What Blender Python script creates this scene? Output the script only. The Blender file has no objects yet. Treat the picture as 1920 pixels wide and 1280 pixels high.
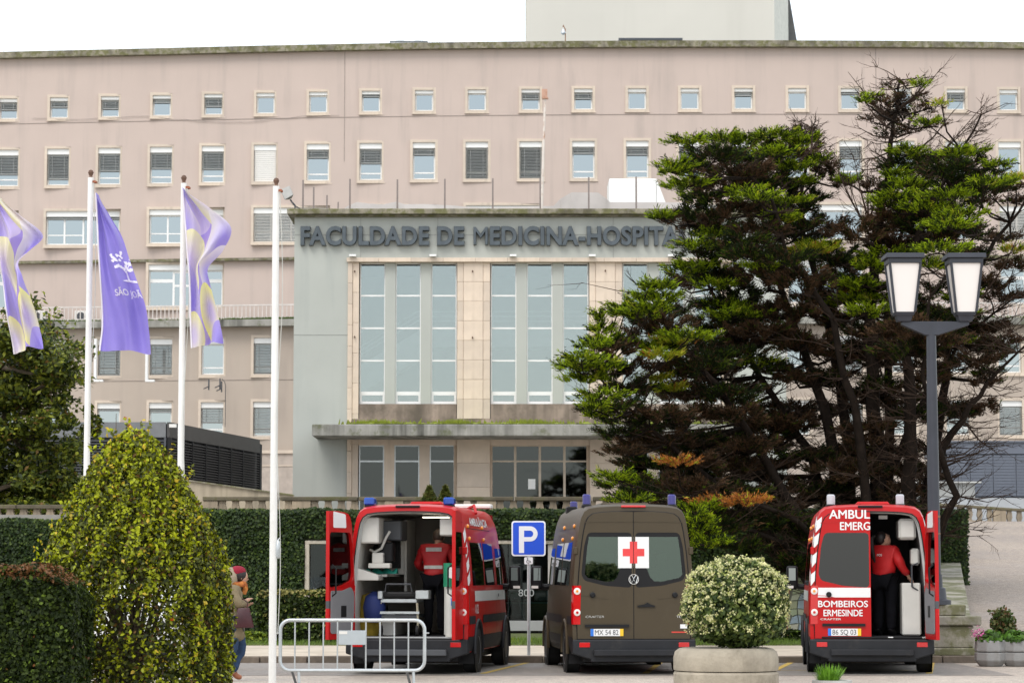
import bpy, bmesh, math, random
import numpy as np
from mathutils import Vector, Matrix
sc = bpy.context.scene
col = sc.collection
PI = math.pi
R = math.radians
rnd = random.Random(7)
nrg = np.random.RandomState(11)

# ------------------------------------------------------------------ camera
F = 4930.0
TH = math.atan(436.0 / F)
EYE = 1.6
cam_d = bpy.data.cameras.new('camera')
cam_d.sensor_width = 36
cam_d.lens = F / 1920 * 36
cam_d.clip_start = .5
cam_d.clip_end = 4000
cam_d.dof.use_dof = True
cam_d.dof.focus_distance = 46
cam_d.dof.aperture_fstop = 5.0
cam = bpy.data.objects.new('camera', cam_d)
col.objects.link(cam)
cam.location = (0, 0, EYE)
cam.rotation_euler = (PI / 2 + TH, 0, 0)
sc.camera = cam

# ------------------------------------------------------------------ world: bright overcast over a Nishita sky
SUN_EL, SUN_AZ = R(52), R(205)
world = bpy.data.worlds.new('World')
sc.world = world
world.use_nodes = True
nt = world.node_tree
nt.nodes.clear()
wo = nt.nodes.new('ShaderNodeOutputWorld')
sky = nt.nodes.new('ShaderNodeTexSky')
sky.sky_type = 'NISHITA'
sky.sun_disc = False
sky.sun_elevation = SUN_EL
sky.sun_rotation = SUN_AZ
bg1 = nt.nodes.new('ShaderNodeBackground')
bg1.inputs[1].default_value = .05
nt.links.new(sky.outputs[0], bg1.inputs[0])
bg2 = nt.nodes.new('ShaderNodeBackground')          # the cloud deck, faintly uneven
tc = nt.nodes.new('ShaderNodeTexCoord')
nz = nt.nodes.new('ShaderNodeTexNoise')
nz.inputs['Scale'].default_value = 2.2
nz.inputs['Detail'].default_value = 5
nt.links.new(tc.outputs['Generated'], nz.inputs['Vector'])
cr = nt.nodes.new('ShaderNodeValToRGB')
cr.color_ramp.elements[0].position = .3
cr.color_ramp.elements[0].color = (.90, .93, .96, 1)
cr.color_ramp.elements[1].position = .7
cr.color_ramp.elements[1].color = (1, .995, .98, 1)
nt.links.new(nz.outputs['Fac'], cr.inputs[0])
nt.links.new(cr.outputs[0], bg2.inputs[0])
bg2.inputs[1].default_value = 1.0
add = nt.nodes.new('ShaderNodeAddShader')
nt.links.new(bg1.outputs[0], add.inputs[0])
nt.links.new(bg2.outputs[0], add.inputs[1])
nt.links.new(add.outputs[0], wo.inputs[0])

sun_d = bpy.data.lights.new('sun', 'SUN')
sun_d.energy = 1.3
sun_d.angle = R(28)
sun_d.color = (1, .96, .9)
sun = bpy.data.objects.new('sun', sun_d)
col.objects.link(sun)
# sun behind the camera, a little to the left
sd = Vector((-math.cos(SUN_EL) * math.sin(R(25)), -math.cos(SUN_EL) * math.cos(R(25)), math.sin(SUN_EL)))
sun.rotation_euler = sd.to_track_quat('Z', 'Y').to_euler()
sun.location = sd * 60

sc.view_settings.view_transform = 'Standard'
sc.view_settings.look = 'None'
sc.view_settings.gamma = 1
sc.view_settings.exposure = .35
sc.view_settings.use_curve_mapping = False
sc.render.engine = 'CYCLES'
sc.cycles.max_bounces = 8
sc.cycles.transparent_max_bounces = 12

# ------------------------------------------------------------------ geometry helpers
def P(px, py, Y):
    "the point at depth Y seen at pixel (px, py) of the 1920x1280 photograph"
    u, v = px - 960, 640 - py
    dy = F * math.cos(TH) - v * math.sin(TH)
    dz = F * math.sin(TH) + v * math.cos(TH)
    t = Y / dy
    return Vector((u * t, Y, EYE + dz * t))
def XX(px, Y, py=640): return P(px, py, Y).x
def ZZ(py, Y): return P(960, py, Y).z
def ground_y(py, z=0.0):
    v = 640 - py
    dy = F * math.cos(TH) - v * math.sin(TH)
    dz = F * math.sin(TH) + v * math.cos(TH)
    return (z - EYE) * dy / dz

class MB:
    def __init__(s): s.v, s.f, s.m = [], [], []
    def add(s, vs, fs, m=0, M=None):
        b = len(s.v)
        for p in vs:
            p = Vector(p)
            s.v.append(tuple(M @ p if M is not None else p))
        for f in fs:
            s.f.append(tuple(i + b for i in f)); s.m.append(m)
        return s
    def box(s, lo, hi, m=0, M=None):
        (a, b, c), (d, e, f) = lo, hi
        return s.add([(a,b,c),(d,b,c),(d,e,c),(a,e,c),(a,b,f),(d,b,f),(d,e,f),(a,e,f)],
                     [(0,3,2,1),(4,5,6,7),(0,1,5,4),(1,2,6,5),(2,3,7,6),(3,0,4,7)], m, M)
    def cbox(s, c, size, m=0, M=None):
        return s.box([c[i]-size[i]/2 for i in range(3)], [c[i]+size[i]/2 for i in range(3)], m, M)
    def tube(s, pts, r, n=8, m=0, cap=True, M=None):
        pts = [Vector(p) for p in pts]
        rs = r if isinstance(r, (list, tuple)) else [r]*len(pts)
        vs, fs = [], []
        ref = None
        for i, p in enumerate(pts):
            d = (pts[min(i+1, len(pts)-1)] - pts[max(i-1, 0)])
            if d.length < 1e-9: d = Vector((0,0,1))
            d.normalize()
            if ref is None:
                ref = d.orthogonal().normalized()
            else:
                ref = (ref - d*ref.dot(d))
                ref = ref.normalized() if ref.length > 1e-6 else d.orthogonal().normalized()
            w = d.cross(ref)
            for k in range(n):
                a = 2*PI*k/n
                vs.append(p + (ref*math.cos(a) + w*math.sin(a))*rs[i])
        for i in range(len(pts)-1):
            for k in range(n):
                a, b = i*n+k, i*n+(k+1)%n
                fs.append((a, b, b+n, a+n))
        if cap:
            fs.append(tuple(reversed(range(n)))); fs.append(tuple(range((len(pts)-1)*n, len(pts)*n)))
        return s.add(vs, fs, m, M)
    def lathe(s, prof, n=20, c=(0,0,0), m=0, M=None, cap=True):
        vs, fs = [], []
        for (r, z) in prof:
            for k in range(n):
                a = 2*PI*k/n
                vs.append((c[0]+r*math.cos(a), c[1]+r*math.sin(a), c[2]+z))
        for i in range(len(prof)-1):
            for k in range(n):
                a, b = i*n+k, i*n+(k+1)%n
                fs.append((a, b, b+n, a+n))
        if cap:
            fs.append(tuple(reversed(range(n)))); fs.append(tuple(range((len(prof)-1)*n, len(prof)*n)))
        return s.add(vs, fs, m, M)
    def prism(s, poly, d0, d1, ax='y', m=0, M=None):
        "poly is a 2-D outline in (x,z) for ax y, (y,z) for ax x, (x,y) for ax z"
        def q(p, d):
            return {'y': (p[0], d, p[1]), 'x': (d, p[0], p[1]), 'z': (p[0], p[1], d)}[ax]
        n = len(poly)
        vs = [q(p, d0) for p in poly] + [q(p, d1) for p in poly]
        fs = [tuple(range(n)), tuple(reversed(range(n, 2*n)))]
        fs += [(i, i+n, (i+1)%n+n, (i+1)%n) for i in range(n)]
        return s.add(vs, fs, m, M)
    def grid(s, fn, nu, nv, m=0, M=None):
        vs = [fn(i/nu, j/nv) for j in range(nv+1) for i in range(nu+1)]
        fs = [(j*(nu+1)+i, j*(nu+1)+i+1, (j+1)*(nu+1)+i+1, (j+1)*(nu+1)+i) for j in range(nv) for i in range(nu)]
        return s.add(vs, fs, m, M)
    def mesh(s, name, mats, smooth=False, bevel=0, fix=True, seg=1, angle=.6):
        me = bpy.data.meshes.new(name)
        me.from_pydata(s.v, [], s.f)
        for mt in (mats if isinstance(mats, (list, tuple)) else [mats]): me.materials.append(mt)
        me.polygons.foreach_set('material_index', s.m)
        if fix or bevel:
            bm = bmesh.new(); bm.from_mesh(me)
            if fix: bmesh.ops.recalc_face_normals(bm, faces=bm.faces)
            if bevel:
                es = [e for e in bm.edges if len(e.link_faces) == 2 and e.calc_face_angle(0) > .5]
                bmesh.ops.bevel(bm, geom=es, offset=bevel, segments=seg, affect='EDGES', profile=.5, clamp_overlap=True)
            bm.to_mesh(me); bm.free()
        if smooth:
            me.polygons.foreach_set('use_smooth', [True]*len(me.polygons))
            me.set_sharp_from_angle(angle=angle)
        me.update()
        return me
    def build(s, name, mats, parent=None, smooth=False, bevel=0, loc=None, rot=None, wloc=None, fix=True, seg=1, angle=.6):
        "wloc: the vertices are in world coordinates and the parent stands there"
        if wloc is not None:
            w = Vector(wloc)
            s.v = [tuple(Vector(p)-w) for p in s.v]
        return link(name, s.mesh(name, mats, smooth, bevel, fix, seg, angle), parent, loc, rot)

def link(name, data, parent=None, loc=None, rot=None):
    o = bpy.data.objects.new(name, data)
    col.objects.link(o)
    if parent is not None: o.parent = parent
    if loc is not None: o.location = loc
    if rot is not None: o.rotation_euler = rot
    return o
def tag(o, label=None, cat=None, group=None, kind=None):
    if label: o['label'] = label
    if cat: o['category'] = cat
    if group: o['group'] = group
    if kind: o['kind'] = kind
    return o
def thing(name, label, cat, loc=(0,0,0), rz=0, group=None):
    o = link(name, None, None, loc, (0, 0, rz))
    o.empty_display_size = .3
    return tag(o, label, cat, group)
def kids(o): return [c for c in bpy.data.objects if c.parent == o]
def copy_tree(o, parent=None, loc=None, rot=None):
    c = o.copy(); col.objects.link(c); c.parent = parent
    if loc is not None: c.location = loc
    if rot is not None: c.rotation_euler = rot
    for ch in kids(o): copy_tree(ch, c)
    return c
def text_mb(s, size, depth, off=0.0, space=1.0, shear=0, align='LEFT', bev=0):
    "lettering as geometry: x along the text, z up, front face towards -y; returns (MB, width)"
    cu = bpy.data.curves.new('t', 'FONT')
    cu.body = s; cu.size = size; cu.extrude = depth/2; cu.offset = off; cu.space_character = space
    cu.shear = shear; cu.align_x = align; cu.resolution_u = 4
    cu.bevel_depth = bev; cu.bevel_resolution = 0
    o = bpy.data.objects.new('t', cu); col.objects.link(o)
    bpy.context.view_layer.update()
    dg = bpy.context.evaluated_depsgraph_get()
    me = bpy.data.meshes.new_from_object(o.evaluated_get(dg))
    mb = MB()
    vs = [(v.co.x, -v.co.z, v.co.y) for v in me.vertices]
    mb.add(vs, [tuple(p.vertices) for p in me.polygons])
    bpy.data.objects.remove(o); bpy.data.curves.remove(cu); bpy.data.meshes.remove(me)
    xs = [v[0] for v in vs] or [0]
    return mb, (min(xs), max(xs))
def fit_text(s, w, h, depth, off=0.0, x0=0, z0=0, y=0, space=1.0, shear=0, bold=0):
    "text scaled to width w and cap height h with its lower left corner at (x0, z0)"
    mb, _ = text_mb(s, 1, depth, off, space, shear)
    if bold:
        v0, f0 = list(mb.v), list(mb.f)
        for q, (dx, dz) in enumerate(((bold,0),(-bold,0),(0,bold*.6),(0,-bold*.6))):
            mb.add([(v[0]+dx, v[1]-.0004*(q+1), v[2]+dz) for v in v0], f0)
    xs = [v[0] for v in mb.v]; zs = [v[2] for v in mb.v]
    cap = [v[2] for v in text_mb('H', 1, depth, off)[0].v]
    za, zb = min(cap), max(cap)
    a, b = min(xs), max(xs)
    mb.v = [(x0+(v[0]-a)/(b-a)*w, y+v[1], z0+(v[2]-za)/(zb-za)*h) for v in mb.v]
    return mb

# ------------------------------------------------------------------ materials
def newmat(name):
    m = bpy.data.materials.new(name); m.use_nodes = True
    nt = m.node_tree
    b = nt.nodes['Principled BSDF']
    return m, nt, b
def setc(sock, c): sock.default_value = (c[0], c[1], c[2], 1)
def nnoise(nt, scale, detail=4, vec=None, rough=.55, obj=True, stretch=None):
    n = nt.nodes.new('ShaderNodeTexNoise')
    n.inputs['Scale'].default_value = scale; n.inputs['Detail'].default_value = detail
    n.inputs['Roughness'].default_value = rough
    t = nt.nodes.new('ShaderNodeTexCoord')
    src = t.outputs['Object']
    if stretch:
        mp = nt.nodes.new('ShaderNodeMapping'); mp.inputs['Scale'].default_value = stretch
        nt.links.new(src, mp.inputs['Vector']); src = mp.outputs[0]
    nt.links.new(src, n.inputs['Vector'])
    return n
def ramp(nt, fac, p0, c0, p1, c1):
    r = nt.nodes.new('ShaderNodeValToRGB')
    r.color_ramp.elements[0].position = p0; r.color_ramp.elements[1].position = p1
    r.color_ramp.elements[0].color = (*c0, 1) if len(c0) == 3 else c0
    r.color_ramp.elements[1].color = (*c1, 1) if len(c1) == 3 else c1
    nt.links.new(fac, r.inputs[0])
    return r
def mixc(nt, fac, a, b, mode='MIX'):
    n = nt.nodes.new('ShaderNodeMix'); n.data_type = 'RGBA'; n.blend_type = mode
    def put(sock, v):
        if hasattr(v, 'links') or hasattr(v, 'is_linked'): nt.links.new(v, sock)
        elif isinstance(v, (int, float)): sock.default_value = v
        else: sock.default_value = (v[0], v[1], v[2], 1)
    put(n.inputs[0], fac); put(n.inputs[6], a); put(n.inputs[7], b)
    return n.outputs[2]
MATS = {}
def mat(name, c, rough=.6, metal=0, var=.12, scale=3, bump=0, bscale=40, coat=0, spec=.5, streak=None, moss=None, perobj=0, dirt=None, transl=0):
    if name in MATS: return MATS[name]
    m, nt, b = newmat(name)
    n = nnoise(nt, scale)
    out = ramp(nt, n.outputs['Fac'], .3, [x*(1-var) for x in c], .7, [min(1, x*(1+var)) for x in c]).outputs[0]
    if perobj:
        oi = nt.nodes.new('ShaderNodeObjectInfo')
        r2 = ramp(nt, oi.outputs['Random'], 0, (1-perobj,)*3, 1, (1+perobj, 1+perobj*.85, 1+perobj*.6))
        out = mixc(nt, 1.0, out, r2.outputs[0], 'MULTIPLY')
    if streak:      # (colour, amount, xscale, threshold): rain streaks running down
        n2 = nnoise(nt, 1.0, 5, stretch=(streak[2], streak[2], streak[2]*.08))
        n3 = nnoise(nt, .35, 3)
        mu = nt.nodes.new('ShaderNodeMath'); mu.operation = 'MULTIPLY'
        f1 = ramp(nt, n2.outputs['Fac'], streak[3], (0,)*3, streak[3]+.22, (1,)*3)
        nt.links.new(f1.outputs[0], mu.inputs[0])
        f2 = ramp(nt, n3.outputs['Fac'], .35, (.25,)*3, .65, (1,)*3)
        nt.links.new(f2.outputs[0], mu.inputs[1])
        m2 = nt.nodes.new('ShaderNodeMath'); m2.operation = 'MULTIPLY'; m2.inputs[1].default_value = streak[1]
        nt.links.new(mu.outputs[0], m2.inputs[0])
        out = mixc(nt, m2.outputs[0], out, streak[0])
    if moss:        # (colour, scale, threshold, amount)
        n4 = nnoise(nt, moss[1], 6, rough=.7)
        f = ramp(nt, n4.outputs['Fac'], moss[2], (0,)*3, moss[2]+.1, (moss[3],)*3)
        out = mixc(nt, f.outputs[0], out, moss[0])
    if dirt:
        n5 = nnoise(nt, dirt[1], 6, rough=.65)
        f = ramp(nt, n5.outputs['Fac'], dirt[2], (0,)*3, dirt[2]+.2, (dirt[3],)*3)
        out = mixc(nt, f.outputs[0], out, dirt[0])
    nt.links.new(out, b.inputs['Base Color'])
    b.inputs['Roughness'].default_value = rough
    b.inputs['Metallic'].default_value = metal
    b.inputs['Specular IOR Level'].default_value = spec
    if coat:
        b.inputs['Coat Weight'].default_value = coat; b.inputs['Coat Roughness'].default_value = .06
    if bump:
        nb = nnoise(nt, bscale, 6)
        bp = nt.nodes.new('ShaderNodeBump'); bp.inputs['Strength'].default_value = bump
        bp.inputs['Distance'].default_value = .02
        nt.links.new(nb.outputs['Fac'], bp.inputs['Height']); nt.links.new(bp.outputs[0], b.inputs['Normal'])
    if transl:
        tr = nt.nodes.new('ShaderNodeBsdfTranslucent'); nt.links.new(out, tr.inputs[0])
        mx = nt.nodes.new('ShaderNodeMixShader'); mx.inputs[0].default_value = transl
        nt.links.new(b.outputs[0], mx.inputs[1]); nt.links.new(tr.outputs[0], mx.inputs[2])
        nt.links.new(mx.outputs[0], nt.nodes['Material Output'].inputs[0])
    MATS[name] = m
    return m
def glass(name, tint, trans, rough=.02, back=(.02,.025,.03), refl=.5):
    "window glass: part mirror, part see-through"
    if name in MATS: return MATS[name]
    m, nt, b = newmat(name)
    g = nt.nodes.new('ShaderNodeBsdfGlossy'); setc(g.inputs[0], tint); g.inputs['Roughness'].default_value = rough
    t = nt.nodes.new('ShaderNodeBsdfTransparent'); setc(t.inputs[0], trans)
    mx = nt.nodes.new('ShaderNodeMixShader')
    lw = nt.nodes.new('ShaderNodeLayerWeight'); lw.inputs[0].default_value = .35
    mr = nt.nodes.new('ShaderNodeMapRange')
    mr.inputs[1].default_value = 0; mr.inputs[2].default_value = 1; mr.inputs[3].default_value = refl; mr.inputs[4].default_value = 1
    nt.links.new(lw.outputs['Fresnel'], mr.inputs[0]); nt.links.new(mr.outputs[0], mx.inputs[0])
    nt.links.new(t.outputs[0], mx.inputs[1]); nt.links.new(g.outputs[0], mx.inputs[2])
    nt.links.new(mx.outputs[0], nt.nodes['Material Output'].inputs[0])
    MATS[name] = m
    return m
def emit(name, c, s):
    if name in MATS: return MATS[name]
    m, nt, b = newmat(name)
    setc(b.inputs['Base Color'], c); setc(b.inputs['Emission Color'], c); b.inputs['Emission Strength'].default_value = s
    MATS[name] = m
    return m
def leafmat(name, c, var=.25, transl=.3, rough=.5, spec=.3):
    if name in MATS: return MATS[name]
    m, nt, b = newmat(name)
    n = nnoise(nt, 1.6, 5)
    n2 = nnoise(nt, 17, 2)
    o1 = ramp(nt, n.outputs['Fac'], .3, [x*(1-var) for x in c], .7, [x*(1+var) for x in c]).outputs[0]
    r2 = ramp(nt, n2.outputs['Fac'], .3, (.65,.7,.6), .7, (1.35,1.3,1.1))
    out = mixc(nt, 1.0, o1, r2.outputs[0], 'MULTIPLY')
    nt.links.new(out, b.inputs['Base Color']); b.inputs['Roughness'].default_value = rough
    b.inputs['Specular IOR Level'].default_value = spec
    tr = nt.nodes.new('ShaderNodeBsdfTranslucent'); nt.links.new(out, tr.inputs[0])
    mx = nt.nodes.new('ShaderNodeMixShader'); mx.inputs[0].default_value = transl
    nt.links.new(b.outputs[0], mx.inputs[1]); nt.links.new(tr.outputs[0], mx.inputs[2])
    nt.links.new(mx.outputs[0], nt.nodes['Material Output'].inputs[0])
    MATS[name] = m
    return m

M_pink = mat('pink_render', (.52,.425,.375), .9, var=.035, scale=.4, bump=.15, bscale=12, streak=((.30,.26,.235), .42, 1.6, .50))
M_pinklow = mat('lower_pink_render', (.45,.378,.315), .9, var=.04, scale=.4, bump=.15, bscale=12, streak=((.28,.24,.21), .4, 1.3, .48))
M_surround = mat('limestone_surround', (.60,.51,.42), .85, var=.08, scale=2, perobj=.06, streak=((.25,.21,.17), .5, 3, .55))
M_white = mat('white_paint', (.80,.80,.78), .5, var=.03, scale=1)
M_cream = mat('cream_blind', (.72,.70,.66), .6, var=.03, scale=1)
M_slat = mat('grey_blind_slat', (.30,.31,.30), .5, var=.06, scale=2)
M_slatw = mat('pale_blind_slat', (.62,.60,.56), .5, var=.06, scale=2)
M_dark = mat('dark_gap', (.02,.022,.024), .7, var=.05)
M_cornice = mat('mossy_concrete', (.27,.245,.185), .95, var=.25, scale=2.5, bump=.4, bscale=10, moss=((.13,.13,.045), 3.2, .46, .85), dirt=((.07,.06,.045), 1.1, .48, .7), streak=((.05,.045,.035), .7, 4, .46))
M_conc = mat('stained_concrete', (.33,.32,.285), .95, var=.18, scale=1.5, bump=.4, bscale=14, moss=((.10,.11,.05), 1.2, .55, .7), streak=((.045,.045,.036), .95, 1.7, .40))
M_green = mat('grey_green_render', (.418,.432,.395), .9, var=.045, scale=.5, bump=.12, bscale=14, streak=((.25,.28,.27), .35, 1.4, .5))
M_stone = mat('pink_limestone', (.615,.515,.42), .85, var=.10, scale=1.3, bump=.15, bscale=20, perobj=.10, streak=((.30,.22,.15), .45, 2.5, .55))
M_stonedirty = mat('sooty_limestone', (.36,.28,.23), .9, var=.2, scale=1.1, bump=.2, bscale=14, streak=((.07,.058,.045), 1.0, 1.5, .36), dirt=((.11,.09,.07), .9, .46, .8))
M_moss = mat('bright_moss', (.22,.26,.03), 1, var=.35, scale=4, bump=.8, bscale=30)
M_pane = glass('sky_reflecting_glass', (.50,.555,.57), (.25,.29,.30), refl=.60)
M_paneP = glass('stair_hall_glass', (.545,.60,.595), (.80,.84,.84), refl=.32)
M_darkglass = glass('dark_glass', (.5,.55,.55), (.16,.17,.165), refl=.05)  # dark tone stands in for trees mirrored in the ground floor panes
M_metal = mat('galvanised_steel', (.52,.55,.56), .38, .6, var=.1, scale=6, bump=.05)
M_anth = mat('anthracite_metal', (.075,.080,.088), .5, .3, var=.08, scale=2)
M_black = mat('black_plastic', (.010,.010,.011), .5, var=.1, spec=.25)
M_rust = mat('rusty_white_paint', (.66,.60,.54), .7, var=.1, scale=1, dirt=((.35,.14,.05), 2.5, .52, .9))
# ================================================================== HOSPITAL MAIN BUILDING
# the long facade is very slightly bowed; its depth follows the roof line seen in the picture
CPX = np.array([-520,-260,0,213,427,640,985,1280,1640,1920,2180,2450], float)
CPY = np.array([115,107,100,95.7,90,85,80.5,78.7,79,81.7,86,92], float)
HY0 = 150.0
def zrate(py): return P(960, py, 1.0).z - EYE
def Yf(px):
    py = float(np.interp(px, CPX, CPY))
    # smooth a little
    py = sum(float(np.interp(px + d, CPX, CPY)) for d in (-160,-80,0,80,160)) / 5
    return HY0 * zrate(80.5) / zrate(py)
HTOP = EYE + HY0 * zrate(80.5)
COLS = [-181,-83,14,109,205,302,399,497,596,695,795,894,995,1094,1195,1294,1395,1496,1595,1694,1794,1893,1991,2090]
hosp = thing('hospital_building', 'long pink rendered hospital block with rows of shuttered windows behind the grey portal', 'building', (0, HY0, 0))
HW = (0, HY0, 0)
def xz(px, py): return P(px, py, Yf(px))
colX = [xz(c, 300).x for c in COLS]; colY = [Yf(c) for c in COLS]
def YofX(x): return float(np.interp(x, colX, colY))
zr = lambda py, px: P(px, py, Yf(px)).z
R1 = (zr(211, 995), zr(162.5, 995)); R2 = (zr(339.5, 995), zr(260.5, 995))
R3 = (zr(461, 350), zr(388, 350)); R4 = (zr(580, 350), zr(491, 350))
Zledge = zr(484, 497); Zdeck = zr(604, 497)
DL = 1.5     # the two lower storeys stand forward
def lowz(py): return P(497, py, Yf(497) - DL).z
R5 = (lowz(706), lowz(628)); R6 = (lowz(822), lowz(748)); R7 = (lowz(925), lowz(869))
W1, W2 = 1.36, 1.60

def ring(mb, x0, x1, z0, z1, t, y0, y1, m=0):
    mb.box((x0, y0, z0), (x1, y1, z0+t), m); mb.box((x0, y0, z1-t), (x1, y1, z1), m)
    mb.box((x0, y0, z0+t), (x0+t, y1, z1-t), m); mb.box((x1-t, y0, z0+t), (x1, y1, z1-t), m)

WCACHE = {}
def win_mesh(kind, w, h, blind, style):
    key = (kind, round(w, 2), round(h, 2), blind, style)
    if key in WCACHE: return WCACHE[key]
    t = .15
    s = MB(); ring(s, -w/2, w/2, 0, h, t, -.05, .34)
    s.box((-w/2-.03, -.09, -.05), (w/2+.03, .02, .0))
    iw, ih = w/2 - t, h - 2*t
    box_h = .19 if kind == 1 else .32
    zt = h - t
    b = MB(); b.box((-iw, .06, zt-box_h), (iw, .26, zt-.004))
    f = MB()
    zb = t
    ft = .08
    ring(f, -iw+.005, iw-.005, zb+.005, zt-box_h, ft, .22, .30)
    nm = 0
    if kind == 3:
        for x in (-iw/2-.02, 0, iw/2+.02): f.box((x-.05, .225, zb+ft), (x+.05, .295, zt-box_h-ft))
        f.box((-iw+ft, .228, zb+.55), (-.05, .292, zb+.62))
    elif kind == 2:
        f.box((-iw+ft, .226, zb+.36), (iw-ft, .294, zb+.44))
        f.box((-iw+ft, .25, zb+ft), (iw-ft, .26, zb+.08))
    elif kind == 4:
        for x in (-iw/3, iw/3): f.box((x-.06, .225, zb+ft), (x+.06, .295, zt-box_h-ft))
        f.box((-iw+ft, .228, zb+ih*.58), (-iw/3-.06, .292, zb+ih*.66)); f.box((iw/3+.06, .228, zb+ih*.58), (iw-ft, .292, zb+ih*.66))
        f.box((-iw/3+.06, .229, zb+ih*.48), (iw/3-.06, .291, zb+ih*.53))
        f.box((-iw/3+.06, .228, zb+ih*.80), (iw/3-.06, .292, zb+ih*.84))
    p = MB(); p.box((-iw+.02, .262, zb+.02), (iw-.02, .272, zt-box_h))
    bl = None
    if blind > 0:
        bl = MB()
        ztop = zt - box_h
        bh = (ztop - zb) * blind
        if style == 'roller':
            n = int(bh/.12)
            for k in range(n):
                bl.box((-iw+.03, .10, ztop-bh+k*bh/n+.006), (iw-.03, .12, ztop-bh+(k+1)*bh/n-.004))
        else:
            pitch = .085
            n = max(3, int(bh/pitch))
            for k in range(n):
                z = ztop - (k+.6)*bh/n
                bl.add([(-iw+.03,.10,z-.022),(iw-.03,.10,z-.022),(iw-.03,.155,z+.022),(-iw+.03,.155,z+.022)], [(0,1,2,3)])
            bl.box((-iw+.03, .10, ztop-bh-.05), (iw-.03, .16, ztop-bh))
            for x in (-iw*.55, iw*.55): bl.box((x-.012, .098, ztop-bh), (x+.012, .104, ztop))
    rec = (s.mesh('window', M_surround), b.mesh('shutter_box', M_white), f.mesh('frame', M_white), p.mesh('pane', M_pane),
           bl.mesh('blind', M_cream if style == 'roller' else (M_slatw if style == 'pale' else M_slat)) if bl else None)
    WCACHE[key] = rec
    return rec
def add_window(parent, x, y, z, kind, w, h, blind=0, style='grey', wl=HW, room=True):
    a, b, f, p, bl = win_mesh(kind, w, h, blind, style)
    o = link('window', a, parent, (x-wl[0], y-wl[1], z-wl[2]))
    link('shutter_box', b, o); link('frame', f, o); link('pane', p, o)
    if bl: link('blind', bl, o)
    return o
B1 = [.4,.4,.45,.35,.5,.2,.5,0,0,.1,0,0,.35,.35,0,0,.2,0,.1,0,.42,0,.2,0]
B2 = [.5,.5,.6,.78,.55,.5,.55,1,.25,.45,.2,1,1,.2,.25,.62,.4,.6,.36,.3,.3,0,.4,.2]
holes_up, holes_lo = [], []
for i, c in enumerate(COLS):
    x, y = colX[i], colY[i]
    add_window(hosp, x, y, R1[0], 1, W1, R1[1]-R1[0], B1[i]); holes_up.append((x-W1/2+.05, x+W1/2-.05, R1[0]+.05, R1[1]-.05))
    add_window(hosp, x, y, R2[0], 2, W2, R2[1]-R2[0], B2[i], 'roller' if c == 497 else 'grey'); holes_up.append((x-W2/2+.05, x+W2/2-.05, R2[0]+.05, R2[1]-.05))
for i in range(1, len(COLS)-1, 2):
    a, b = colX[i], colX[i+1]
    x, w = (a+b)/2, (b-a)+1.55
    bl, st = {109: (.07,'grey'), 497: (1.0,'pale'), 1893: (1.0,'pale')}.get(COLS[i], ((.1,.5,.0)[i % 3], 'pale'))
    add_window(hosp, x, YofX(x), R3[0], 3, w, R3[1]-R3[0], bl, st); holes_up.append((x-w/2+.05, x+w/2-.05, R3[0]+.05, R3[1]-.05))
    if COLS[i] in (-83, 302, 695, 1094, 1496, 1893):
        add_window(hosp, x, YofX(x), R4[0], 4, w, R4[1]-R4[0], 0); holes_up.append((x-w/2+.05, x+w/2-.05, R4[0]+.05, R4[1]-.05))
B5 = {109:.05, 205:1, 302:1, 399:0, 497:1}; B6 = {205:.05, 302:.12, 399:.5, 497:.85, 1893:1}
for i, c in enumerate(COLS):
    x = (xz(c, 650).x) * (1 - DL/150); y = colY[i] - DL
    if 596 < c < 1395: continue
    for (z0, z1), B in ((R5, B5), (R6, B6)):
        add_window(hosp, x, y, z0, 2, W2, z1-z0, B.get(c, (.6,.2,1,0)[i % 4])); holes_lo.append((x-W2/2+.05, x+W2/2-.05, z0+.05, z1-.05))
    if c in (497, 399, 1893, 1794):
        add_window(hosp, x, y, R7[0], 1, W2, R7[1]-R7[0], 0); holes_lo.append((x-W2/2+.05, x+W2/2-.05, R7[0]+.05, R7[1]-.05))
def wall_grid(mb, xs, zs, holes, yfn, m=0):
    xs = sorted(set(round(v, 4) for v in xs)); zs = sorted(set(round(v, 4) for v in zs))
    for i in range(len(xs)-1):
        for j in range(len(zs)-1):
            cx, cz = (xs[i]+xs[i+1])/2, (zs[j]+zs[j+1])/2
            if any(a < cx < b and c < cz < d for a, b, c, d in holes): continue
            mb.add([(xs[i], yfn(xs[i]), zs[j]), (xs[i+1], yfn(xs[i+1]), zs[j]), (xs[i+1], yfn(xs[i+1]), zs[j+1]), (xs[i], yfn(xs[i]), zs[j+1])], [(0,1,2,3)], m)
XL, XR = colX[0]-2, colX[-1]+2
w = MB()
wall_grid(w, [XL, XR]+colX+[v for h in holes_up for v in h[:2]], [Zdeck-.3, HTOP-.35]+[v for h in holes_up for v in h[2:]], holes_up, YofX)
w.build('upper_wall', M_pink, hosp, wloc=HW, fix=False)
w = MB()
wall_grid(w, [XL, XR]+colX+[v for h in holes_lo for v in h[:2]], [0, Zdeck-.3]+[v for h in holes_lo for v in h[2:]], holes_lo, lambda x: YofX(x)-DL)
w.build('lower_wall', M_pinklow, hosp, wloc=HW, fix=False)
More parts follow.
